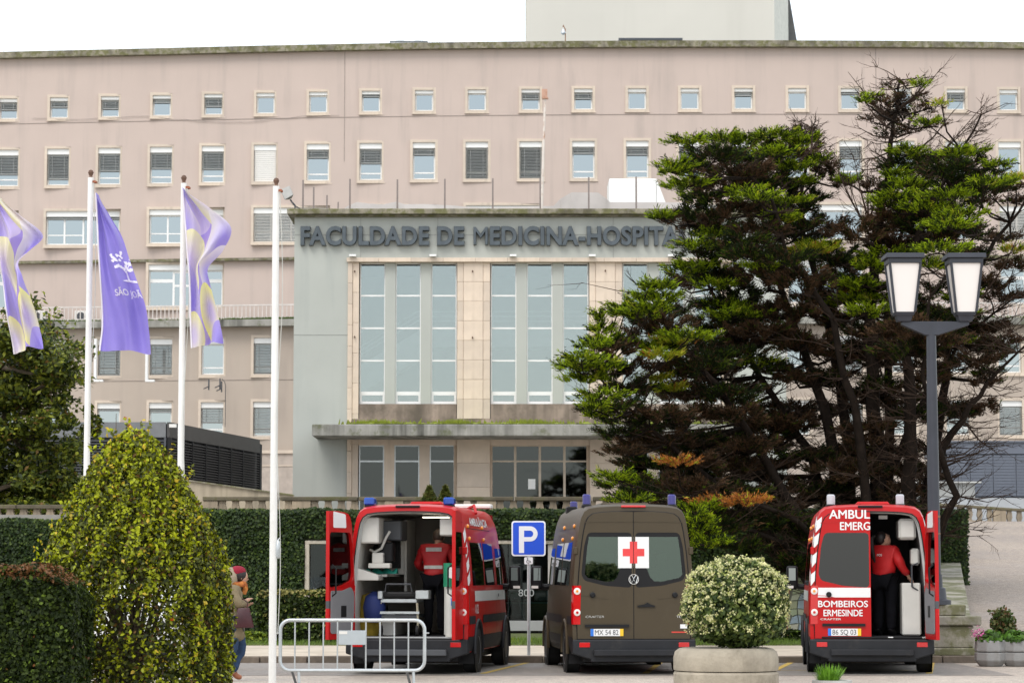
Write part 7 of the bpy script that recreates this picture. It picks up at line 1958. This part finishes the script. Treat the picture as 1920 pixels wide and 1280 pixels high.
for (x, y, rx, ry, kd) in CL:
    far = len(kd) > 1; kd = kd[0]
    base = P(x, y, CY)
    near_limb = min(pool, key=lambda a: (a[0].x-base.x)**2+(a[0].z-base.z)**2)[0].y
    Yc = near_limb + rc.uniform(-1.6,.6) + (-.9 if kd in 'goy' else rc.uniform(-.4,1.2))
    if far: Yc = CY+rc.uniform(-.5, 2.6)
    c = P(x, y, Yc); X0, Z0 = rx*PX2M*.84, ry*PX2M*.80
    b = nearest(c)
    if b:
        p0 = b[0]; mid = p0.lerp(c, .5)+Vector((rc.uniform(-.15,.15), rc.uniform(-.15,.15), -.12)); br_r = min(.05, b[1]*.5+.012)
        twigs(bm_, [p0, mid, c-Vector((0,0,Z0*.4))], br_r, .012, 5)
        for j in range(max(3, int(rx/7))):
            e = c+Vector((rc.uniform(-1,1)*X0, rc.uniform(-.8,.8)*X0, rc.uniform(-.2,.9)*Z0)); s0 = mid.lerp(c, rc.uniform(.3,1))
            twigs(dm if kd == 'b' else bm_, [s0, s0.lerp(e,.5)+Vector((0,0,-.04)), e], .013, .003, 3)
    nspr = int(rx*ry*(.50 if kd in 'goy' else .36)*(.42 if y < 252 and kd != 'g' else 1))+(24 if y > 252 else 10)
    # sprays: short leafy sprigs growing up and outward from the layer
    live, pr = KM[kd]
    ph = rc.uniform(0,6.28)
    for j in range(nspr):
        a = rc.uniform(0,2*PI); r = math.sqrt(rc.random())
        # frayed edge
        edge = 1+.28*math.sin(3*a+ph)+.18*math.sin(7*a+ph*2)
        o = Vector((r*math.cos(a)*X0*edge, r*math.sin(a)*X0*.75*edge, 0))
        o.z = Z0*(rc.uniform(-.8,.8)*(1-.6*r) + .2 + .55*math.sin(3.1*o.x/X0*2+ph)*.8 + .3*math.sin(9*o.x/X0+ph*3))
        out = Vector((math.cos(a), math.sin(a), 0))
        dr = (out*(.35+.8*r)+Vector((0,0,rc.uniform(.15,.9)))+Vector((rc.gauss(0,.3),rc.gauss(0,.3),0))).normalized()
        Ls = rc.uniform(.10,.26) if kd != 'b' else rc.uniform(.10,.24)
        mi = rc.choices(live, pr)[0]
        nl = 7
        for q in range(nl):
            t = (q+.5)/nl
            pt = c+o+dr*Ls*t
            Cs.append((pt.x+rc.gauss(0,.016), pt.y+rc.gauss(0,.016), pt.z+rc.gauss(0,.012)))
            Ns.append((dr.x+rc.gauss(0,.38), dr.y+rc.gauss(0,.38), dr.z+rc.gauss(0,.34)))
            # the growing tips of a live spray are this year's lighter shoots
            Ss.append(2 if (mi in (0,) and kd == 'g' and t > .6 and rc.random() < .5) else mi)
bm_.build('branches', M_cb, cy, wloc=CB, fix=False)
# dead twig lace through the inside of the crown
def lace(p, d, L_, r, dep):
    mid = p+d*L_*.5+Vector((rc.gauss(0,.03),rc.gauss(0,.03),rc.gauss(0,.03)))*L_*2; e = p+d*L_+Vector((0,0,.08*L_))
    twigs(dm, [p, mid, e], r, r*.35, 3)
    if dep == 0: return
    for j in range(rc.randint(2,4)):
        s0 = p.lerp(mid, rc.random()) if rc.random() < .35 else mid.lerp(e, rc.random())
        d2 = (d+Vector((rc.gauss(0,.55),rc.gauss(0,.55),rc.gauss(.05,.4)))).normalized(); lace(s0, d2, L_*rc.uniform(.35,.6), r*.55, dep-1)
for k in range(900):
    p, r, d = rc.choice(pool)
    if r < .012: continue
    a = rc.uniform(0,2*PI); dd = Vector((math.cos(a)*1.0, math.sin(a)*.8, rc.uniform(-.12,.55))).normalized()
    lace(p, dd, rc.uniform(.5,1.5) if p.z < 8 else rc.uniform(.3,.7), .017, 2)
for (x0,y0,x1,y1) in ((1680,230,1590,135),(1665,240,1612,175),(1672,260,1603,235),(1680,210,1765,128),(1690,200,1740,150),(1680,280,1600,300),(1675,300,1610,320),(1690,330,1840,215),(1700,330,1850,190),(1700,320,1830,250),(1710,290,1790,205),(1740,330,1845,235),(1620,420,1555,275),(1625,400,1600,290),(1628,420,1626,300),(1628,420,1650,330),(1630,440,1590,340),(1520,290,1524,232),(1500,300,1545,245),(1840,560,1920,420),(1800,600,1925,540),(1850,650,1925,590),(1780,790,1880,800),(1800,780,1870,850),(1760,860,1850,820),(1720,560,1850,600),(1700,520,1800,480),(1520,960,1430,1010),(1500,980,1480,1060)):
    a, b = P(x0,y0,CY+rc.uniform(-.5,.5)), P(x1,y1,CY+rc.uniform(-.8,.8)); d = (b-a); L_ = d.length; d.normalize()
    mid = a.lerp(b,.5)+Vector((0,0,-.08*L_)); twigs(dm, [a,mid,b], .032, .006, 4)
    for j in range(int(L_*9)):
        s0 = a.lerp(mid, rc.random()) if rc.random() < .5 else mid.lerp(b, rc.random()); d2 = (d+Vector((rc.gauss(0,.7),rc.gauss(0,.7),rc.gauss(0,.45)))).normalized(); lace(s0, d2, rc.uniform(.2,.6), .009, 1)
tag(dm.build('dead_twigs', M_dead, cy, wloc=CB, fix=False), kind='stuff')
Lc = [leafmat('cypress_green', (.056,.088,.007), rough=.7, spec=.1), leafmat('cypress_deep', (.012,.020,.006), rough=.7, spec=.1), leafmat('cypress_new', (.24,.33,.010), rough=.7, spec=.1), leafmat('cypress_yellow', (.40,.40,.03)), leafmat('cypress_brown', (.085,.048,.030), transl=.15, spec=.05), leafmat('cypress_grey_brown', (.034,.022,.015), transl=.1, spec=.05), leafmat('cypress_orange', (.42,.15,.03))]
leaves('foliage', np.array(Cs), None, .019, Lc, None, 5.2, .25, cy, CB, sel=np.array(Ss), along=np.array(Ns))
print('cypress leaves', len(Cs), 'dead', len(dm.f))
# ================================================================== PEOPLE
from mathutils import noise as mnoise
def skin_obj(name, V, E, Rr, mt, parent=None, sub=2, root=0):
    me = bpy.data.meshes.new(name+'_cage'); me.from_pydata([tuple(v) for v in V], E, []); me.update()
    o = bpy.data.objects.new(name+'_cage', me); col.objects.link(o)
    md = o.modifiers.new('s', 'SKIN'); md.use_smooth_shade = True
    if not me.skin_vertices:
        with bpy.context.temp_override(object=o, active_object=o): pass
    sk = me.skin_vertices[0].data if me.skin_vertices else None
    for i, r in enumerate(Rr):
        rr = r if isinstance(r, tuple) else (r, r)
        sk[i].radius = rr; sk[i].use_root = (i == root)
    sb = o.modifiers.new('d', 'SUBSURF'); sb.levels = sub; sb.render_levels = sub
    bpy.context.view_layer.update()
    dg = bpy.context.evaluated_depsgraph_get()
    me2 = bpy.data.meshes.new_from_object(o.evaluated_get(dg))
    bpy.data.objects.remove(o)
    me2.name = name
    for mm in (mt if isinstance(mt, list) else [mt]): me2.materials.append(mm)
    me2.polygons.foreach_set('use_smooth', [True]*len(me2.polygons))
    return me2
SKIN = mat('skin_tone', (.50,.29,.20), .55, var=.06, scale=8)
def merge(mb, me, m=0):
    mb.add([tuple(v.co) for v in me.vertices], [tuple(p.vertices) for p in me.polygons], m); return mb
def hand(V, E, Rr, wrist, tip_dir, side, curl=.4):
    "adds a palm and five finger chains to a skeleton"
    d = Vector(tip_dir).normalized(); s = Vector(side).normalized(); n = d.cross(s)
    i0 = len(V); V.append(Vector(wrist)+d*.07); Rr.append((.034,.020)); 
    for k, (off, L_) in enumerate(((-.030,.062),(-.010,.072),(.010,.068),(.030,.052))):
        a = len(V); V.append(V[i0]+d*.028+s*off); Rr.append(.0095); E.append((i0,a))
        V.append(V[a]+d*L_*.55+n*curl*.02); Rr.append(.0085); E.append((a,a+1)); V.append(V[a+1]+(d+n*curl).normalized()*L_*.5); Rr.append(.007); E.append((a+1,a+2))
    a = len(V); V.append(Vector(wrist)+d*.03-s*.035); Rr.append(.011); E.append((i0,a)); V.append(V[a]+(d-s*.5).normalized()*.045); Rr.append(.009); E.append((a,a+1))
    return i0
def head_mb(mb, c, r, face, up, m=0):
    "head with nose, brow, lips, chin and ears: deformed sphere; face = looking direction"
    f = Vector(face).normalized(); u = (Vector(up)-f*Vector(up).dot(f)).normalized(); s = u.cross(f)
    n, k = 20, 14
    vs = []
    for j in range(k+1):
        ph = PI*j/k
        for i in range(n):
            a = 2*PI*i/n; x = math.sin(ph)*math.sin(a); y = math.sin(ph)*math.cos(a); z = math.cos(ph)   # y forward
            sx_, sy, sz = .78, .95, 1.18
            if z < 0: sx_ *= 1-.28*(-z)**1.5; sy *= 1-.10*(-z)
            q = [x*sx_, y*sy, z*sz]
            fr = max(0, y)
            q[1] += .20*fr**8*math.exp(-((z+.05)/.16)**2)*math.exp(-(x/.13)**2)       # nose
            q[1] += .06*fr**4*math.exp(-((z+.42)/.09)**2)*math.exp(-(x/.28)**2)       # lips
            q[1] += .07*fr**3*math.exp(-((z+.78)/.18)**2)                              # chin
            q[1] -= .06*fr**4*math.exp(-((z-.12)/.11)**2)*math.exp(-((abs(x)-.33)/.14)**2)  # eye sockets
            vs.append(Vector(c)+(s*q[0]+f*q[1]+u*q[2])*r)
    fs = [(j*n+i, j*n+(i+1)%n, (j+1)*n+(i+1)%n, (j+1)*n+i) for j in range(k) for i in range(n)]
    mb.add(vs, fs, m)
    for sg in (-1, 1):
        e = Vector(c)+(s*sg*.30+f*.84+u*.10)*r; mb.lathe([(.001,-.1*r),(.09*r,-.04*r),(.10*r,0),(.08*r,.05*r),(.001,.08*r)], 8, tuple(e), 2)
        e = Vector(c)+(s*sg*.80-f*.05-u*.05)*r
        mb.lathe([(.01*r,-.25*r),(.10*r,-.12*r),(.13*r,.08*r),(.08*r,.25*r),(.01*r,.28*r)], 8, tuple(e), m)
EYE_M = mat('dark_eye', (.02,.015,.012), .2)
def person(label, loc, rz, J, jacket, trousers, shoes, group=None, jr=1.0, coat_len=0, tr=1.1):
    """J: joint positions in local coordinates (x right, y forward, z up).  Body: one continuous skin;
    jacket, trousers, shoes are children"""
    t = thing('person', label, 'person', loc, rz, group)
    j = {k: Vector(v) for k, v in J.items()}
    V, E, Rr = [], [], []
    idx = {}
    def av(k, p, r): idx[k] = len(V); V.append(Vector(p)); Rr.append(r); return idx[k]
    av('pelvis', j['pelvis'], (.13,.10)); av('waist', j['pelvis'].lerp(j['chest'], .5), (.12,.09)); av('chest', j['chest'], (.145,.10)); av('neck', j['neck'], .055); av('head0', j['neck'].lerp(j['head'], .55), .055)
    for a, b in (('pelvis','waist'),('waist','chest'),('chest','neck'),('neck','head0')): E.append((idx[a], idx[b]))
    for s in 'lr':
        for k, r in (('sh',.062),('el',.042),('wr',.028)): av(k+s, j[k+s], r)
        E.extend([(idx['chest'], idx['sh'+s]), (idx['sh'+s], idx['el'+s]), (idx['el'+s], idx['wr'+s])])
        d = (j['wr'+s]-j['el'+s]).normalized(); side = d.cross(Vector((0,0,1))); side = side if side.length > .1 else Vector((0,1,0))
        h0 = hand(V, E, Rr, j['wr'+s], d, side if s == 'r' else -side); E.append((idx['wr'+s], h0))
        for k, r in (('hip',.085),('kn',.055),('an',.038),('toe',.030)): av(k+s, j[k+s], r)
        E.extend([(idx['pelvis'], idx['hip'+s]), (idx['hip'+s], idx['kn'+s]), (idx['kn'+s], idx['an'+s]), (idx['an'+s], idx['toe'+s])])
    me = skin_obj('body', V, E, Rr, SKIN)
    mb = MB(); merge(mb, me); head_mb(mb, j['head'], .105, J['look'], J.get('up', (0,0,1)))
    mb.m = [1 if x == 2 else x for x in mb.m]
    mb.build('body', [SKIN, EYE_M], t, smooth=True, fix=False, angle=3)
    # jacket
    V, E, Rr = [], [], []; idx = {}
    q = jr
    low = j['pelvis']+Vector((0,0,-.04-coat_len))
    if coat_len: low = low + Vector((0,0,0))
    av('hem', low, (.185*q if not coat_len else .19*q, .135*q)); av('pelvis', j['pelvis']+Vector((0,0,.06)), (.175*q,.13*q)); av('waist', j['pelvis'].lerp(j['chest'], .5), (.17*q,.125*q)); av('chest', j['chest'], (.18*q,.13*q)); av('collar', j['neck']+Vector((0,0,-.01)), .072)
    if coat_len: av('tail', j['pelvis']+Vector((0,0,.06-coat_len*.6)), (.20*q,.17*q)); Rr[idx['hem']] = (.205*q,.18*q)
    for a, b in ((('hem','tail'),('tail','pelvis')) if coat_len else (('hem','pelvis'),))+(('pelvis','waist'),('waist','chest'),('chest','collar')): E.append((idx[a], idx[b]))
    for s in 'lr':
        av('sh'+s, j['sh'+s], .085*q); av('um'+s, j['sh'+s].lerp(j['el'+s], .5), .074*q); av('el'+s, j['el'+s], .066*q); av('fm'+s, j['el'+s].lerp(j['wr'+s], .5), .058*q); av('wr'+s, j['wr'+s], .045*q)
        E.extend([(idx['chest'], idx['sh'+s]), (idx['sh'+s], idx['um'+s]), (idx['um'+s], idx['el'+s]), (idx['el'+s], idx['fm'+s]), (idx['fm'+s], idx['wr'+s])])
    me = skin_obj('jacket', V, E, Rr, jacket)
    for v in me.vertices:   # soft creases
        c = v.co; w_ = .022*(mnoise.noise(Vector((c.x*7,c.y*7,c.z*13)))) + .010*mnoise.noise(c*24); n_ = v.normal; v.co = c+n_*w_
    jo = link('jacket', me, t)
    V, E, Rr = [], [], []; idx = {}
    av('pelvis', j['pelvis']+Vector((0,0,.0)), (.155,.12))
    for s in 'lr':
        av('hip'+s, j['hip'+s], .105); av('tm'+s, j['hip'+s].lerp(j['kn'+s], .5), .092); av('kn'+s, j['kn'+s], .073); av('cm'+s, j['kn'+s].lerp(j['an'+s], .4), .068); av('an'+s, j['an'+s]+Vector((0,0,.03)), .056)
        E.extend([(idx['pelvis'], idx['hip'+s]), (idx['hip'+s], idx['tm'+s]), (idx['tm'+s], idx['kn'+s]), (idx['kn'+s], idx['cm'+s]), (idx['cm'+s], idx['an'+s])])
    Rr = [(r[0]*tr, r[1]*tr) if isinstance(r, tuple) else r*tr for r in Rr]
    for s in 'lr': V[idx['an'+s]] = j['an'+s]+Vector((0,0,-.015))
    me = skin_obj('trousers', V, E, Rr, trousers)
    for v in me.vertices:
        c = v.co; v.co = c+v.normal*(.016*mnoise.noise(Vector((c.x*8,c.y*8,c.z*12)))+.006*mnoise.noise(c*22))
    link('trousers', me, t)
    for s in 'lr':
        V = [j['an'+s]+Vector((0,0,.02)), j['an'+s]+(j['an'+s]-j['toe'+s])*.25+Vector((0,0,-.035)), j['an'+s].lerp(j['toe'+s], .5)+Vector((0,0,-.025)), j['toe'+s]]
        me = skin_obj('shoe', V, [(0,1),(0,2),(2,3)], [.048,.042,.048,.040], shoes); link('shoe', me, t)
    return t, jo
def blob(mb, c, r3, n=14, k=10, m=0, fn=None):
    vs = []
    for j_ in range(k+1):
        ph = PI*j_/k
        for i in range(n):
            a = 2*PI*i/n; p = Vector((math.sin(ph)*math.cos(a), math.sin(ph)*math.sin(a), math.cos(ph)))
            w_ = 1+(fn(p) if fn else 0); vs.append((c[0]+p.x*r3[0]*w_, c[1]+p.y*r3[1]*w_, c[2]+p.z*r3[2]*w_))
    mb.add(vs, [(j_*n+i, j_*n+(i+1)%n, (j_+1)*n+(i+1)%n, (j_+1)*n+i) for j_ in range(k) for i in range(n)], m)
M_jack = mat('red_crew_jacket', (.40,.010,.012), .6, var=.1, scale=5, bump=.2)
M_jackb = mat('bright_red_jacket', (.46,.006,.008), .6, var=.1, scale=5, bump=.2)
M_navy = mat('black_trousers', (.006,.006,.008), .95, spec=.1)
M_hair = mat('dark_hair', (.014,.010,.009), .5, var=.3, scale=40)
M_hairb = mat('dark_brown_hair', (.05,.030,.020), .6, var=.3, scale=40)
def base_joints(**kw):
    J = dict(pelvis=(0,0,.95), chest=(0,.0,1.32), neck=(0,.02,1.48), head=(0,.04,1.62), look=(0,1,0),
             shl=(-.20,0,1.42), ell=(-.27,.02,1.14), wrl=(-.25,.16,.92), shr=(.20,0,1.42), elr=(.27,.02,1.14), wrr=(.25,.16,.92),
             hipl=(-.10,0,.90), knl=(-.11,.03,.50), anl=(-.11,0,.09), toel=(-.12,.16,.035), hipr=(.10,0,.90), knr=(.11,.03,.50), anr=(.11,0,.09), toer=(.12,.16,.035))
    J.update(kw); return J
# paramedic in the left ambulance, back to us, leaning a little
pm, pj = person('person in red jacket with reflective bands, back turned, inside the left ambulance', vl(vanL, .30, .95, .61), R(-7)+R(-6),
    base_joints(chest=(.0,.06,1.30), neck=(.0,.14,1.46), head=(.01,.21,1.58), look=(.0,.8,-.6), up=(0,.5,.9), shl=(-.21,.06,1.40), ell=(-.34,.14,1.16), wrl=(-.24,.36,1.06), shr=(.21,.06,1.40), elr=(.33,.16,1.15), wrr=(.22,.36,1.02)), M_jack, M_navy, M_black, jr=1.18, tr=1.18)
mb = MB(); blob(mb, (.01,.19,1.625), (.097,.108,.115)); mb.build('hair', M_hairb, pm, smooth=True)
def band_on(jo, z0, z1, name, mt, parent, zfun=None, xlim=.20, grow=.004):
    "a strip of the jacket surface lifted off it"
    me = jo.data; m = MB(); fs = []
    for p in me.polygons:
        c = p.center
        if z0 <= c.z <= z1 and abs(c.x) < xlim: fs.append(tuple(p.vertices))
    use = sorted({v for f in fs for v in f}); mp = {v: i for i, v in enumerate(use)}
    m.add([me.vertices[v].co+me.vertices[v].normal*grow for v in use], [tuple(mp[v] for v in f) for f in fs])
    if fs: m.build(name, mt, parent, smooth=True, fix=False)
M_refl = mat('reflective_grey_tape', (.50,.50,.47), .4)
m = MB()
def rayback(x, z, jo):   # y of the jacket's rear surface
    best = None
    for v in jo.data.vertices:
        d = (v.co.x-x)**2+(v.co.z-z)**2
        if d < .0012 and (best is None or v.co.y < best): best = v.co.y
    return best if best is not None else 0
def wrap(jo, x0, x1, z0, z1, name, mt, parent, n=14, th=.006):
    m = MB(); xs = [x0+(x1-x0)*i/n for i in range(n+1)]; ys = []
    for x in xs: ys.append(min(rayback(x, z0, jo), rayback(x, z1, jo)))
    ys = [sum(ys[max(0,i-2):i+3])/len(ys[max(0,i-2):i+3])-th-.006 for i in range(len(ys))]
    for i in range(n): m.add([(xs[i],ys[i],z0),(xs[i+1],ys[i+1],z0),(xs[i+1],ys[i+1],z1),(xs[i],ys[i],z1)], [(0,1,2,3)])
    m.build(name, mt, parent, fix=False, smooth=True); return xs, ys
wrap(pj, -.155, .155, 1.08, 1.135, 'reflective_band', M_refl, pm)
xs, ys = wrap(pj, -.13, .13, 1.365, 1.43, 'back_print', mat('dull_print',(.42,.40,.38),.6), pm)
# second crew member half hidden behind
p2, j2 = person('person in dark red jacket, mostly hidden deeper inside the left ambulance by the right wall', vl(vanL, .62, 1.7, .61), R(-7)+R(20), base_joints(look=(-1,.3,-.2)), mat('dark_red_jacket',(.26,.008,.010),.6), M_navy, M_black)
mb = MB(); blob(mb, (0,.03,1.655), (.10,.11,.105)); mb.build('hair', M_hair, p2, smooth=True)
# woman in the right ambulance, looking up to the right
pw, wj = person('person with dark ponytail in bright red jacket looking up inside the right ambulance', vl(vanR, .24, .62, .61), R(-30),
    base_joints(pelvis=(0,0,.94), chest=(.02,-.02,1.27), neck=(.0,-.02,1.42), head=(.01,.0,1.555), look=(.65,.35,.62), up=(-.4,-.25,.9), shl=(-.20,.03,1.37), ell=(-.24,.12,1.12), wrl=(-.12,.28,1.02), shr=(.20,-.03,1.37), elr=(.30,.0,1.13), wrr=(.36,.16,.96)), M_jackb, M_navy, M_black, jr=1.26, tr=1.28)
mb = MB(); blob(mb, (-.035,-.035,1.585), (.10,.105,.11)); mb.tube([(-.11,-.09,1.62),(-.16,-.15,1.58),(-.15,-.17,1.42),(-.12,-.15,1.27),(-.10,-.13,1.18)], [.03,.05,.048,.035,.008], 10); mb.build('hair', M_hair, pw, smooth=True)
tb = fit_text('POS', .085, .035, .002, .01, -.06, 1.285, 0); yb = min(rayback(-.02, 1.30, wj), rayback(.02,1.3,wj))-.010; tb.v = [(v[0], v[1]+yb, v[2]) for v in tb.v]; tb.build('back_print', M_refw, pw)

# pedestrian walking to the right, seen from behind the shrub's edge
PDY = 40.0
Z_ = lambda py: ZZ(py, PDY)
hx = XX(440, PDY)
wp_, wpj = person('person walking in a beige hooded coat, blue jeans and brown shoes beside the pointed shrub', (hx, PDY, .0), R(-78),
    base_joints(pelvis=(0,.03,.93), chest=(0,.03,1.28), neck=(0,.07,1.43), head=(0,.13,1.55), look=(.0,1,-.25), shl=(-.19,.03,1.37), ell=(-.24,.06,1.10), wrl=(-.08,.20,1.13), shr=(.19,.0,1.37), elr=(.25,.08,1.12), wrr=(.06,.21,1.20),
      hipl=(-.09,.03,.88), knl=(-.09,.17,.50), anl=(-.09,.02,.12), toel=(-.09,.17,.04), hipr=(.09,.0,.88), knr=(.09,.02,.48), anr=(.09,-.28,.17), toer=(.09,-.16,.05)),
    mat('beige_coat',(.21,.165,.095),.85,var=.12,scale=6,bump=.3), mat('blue_denim',(.020,.048,.11),.85,var=.25,scale=14,bump=.2), mat('brown_leather_shoe',(.30,.10,.045),.5,var=.2,scale=10), jr=1.04, coat_len=.34)
mb = MB(); blob(mb, (0,-.03,1.545), (.135,.13,.16), fn=lambda p: .05*math.sin(p.z*9)); mb.build('hood', mat('beige_hood',(.33,.27,.19),.9,bump=.3), wp_, smooth=True)
mb = MB(); blob(mb, (0,.10,1.585), (.108,.12,.12)); mb.build('hair', M_hair, wp_, smooth=True)
mb = MB(); blob(mb, (0,.08,1.645), (.112,.125,.085)); mb.build('knitted_hat', mat('crimson_wool',(.28,.010,.03),.9,bump=.5), wp_, smooth=True)
mb = MB(); mb.tube([(.0,.17,1.47),(.09,.13,1.45),(.11,.03,1.44),(0,-.05,1.44),(-.11,.03,1.44),(-.09,.13,1.45),(0,.17,1.46)], .045, 10); mb.tube([(.03,.18,1.46),(.03,.19,1.38),(.03,.17,1.30)], [.04,.045,.035], 8); mb.build('scarf', mat('multi_scarf',(.42,.15,.03),.9,var=.5,scale=14, dirt=((.25,.02,.02), 10, .5, .9)), wp_, smooth=True)
hb = thing('handbag', 'dark burgundy leather handbag hanging from the arm of the walking person', 'handbag', (hx+.16, PDY-.20, .80))
m = MB()
vs = [(-.13,-.06,0),(.19,-.06,0),(.12,-.035,.30),(-.05,-.035,.30),(-.13,.06,0),(.19,.06,0),(.12,.035,.30),(-.05,.035,.30)]
m.add(vs, [(0,1,2,3),(4,7,6,5),(0,4,5,1),(1,5,6,2),(2,6,7,3),(3,7,4,0)]); m.build('bag_body', mat('burgundy_leather',(.045,.007,.010),.4,var=.2,scale=8), hb, bevel=.018, seg=2, smooth=True)
m = MB(); m.tube([(-.03,0,.28),(-.05,0,.38),(.02,0,.43),(.09,0,.38),(.09,0,.28)], .010, 6); m.build('bag_handle', MATS['burgundy_leather'], hb)
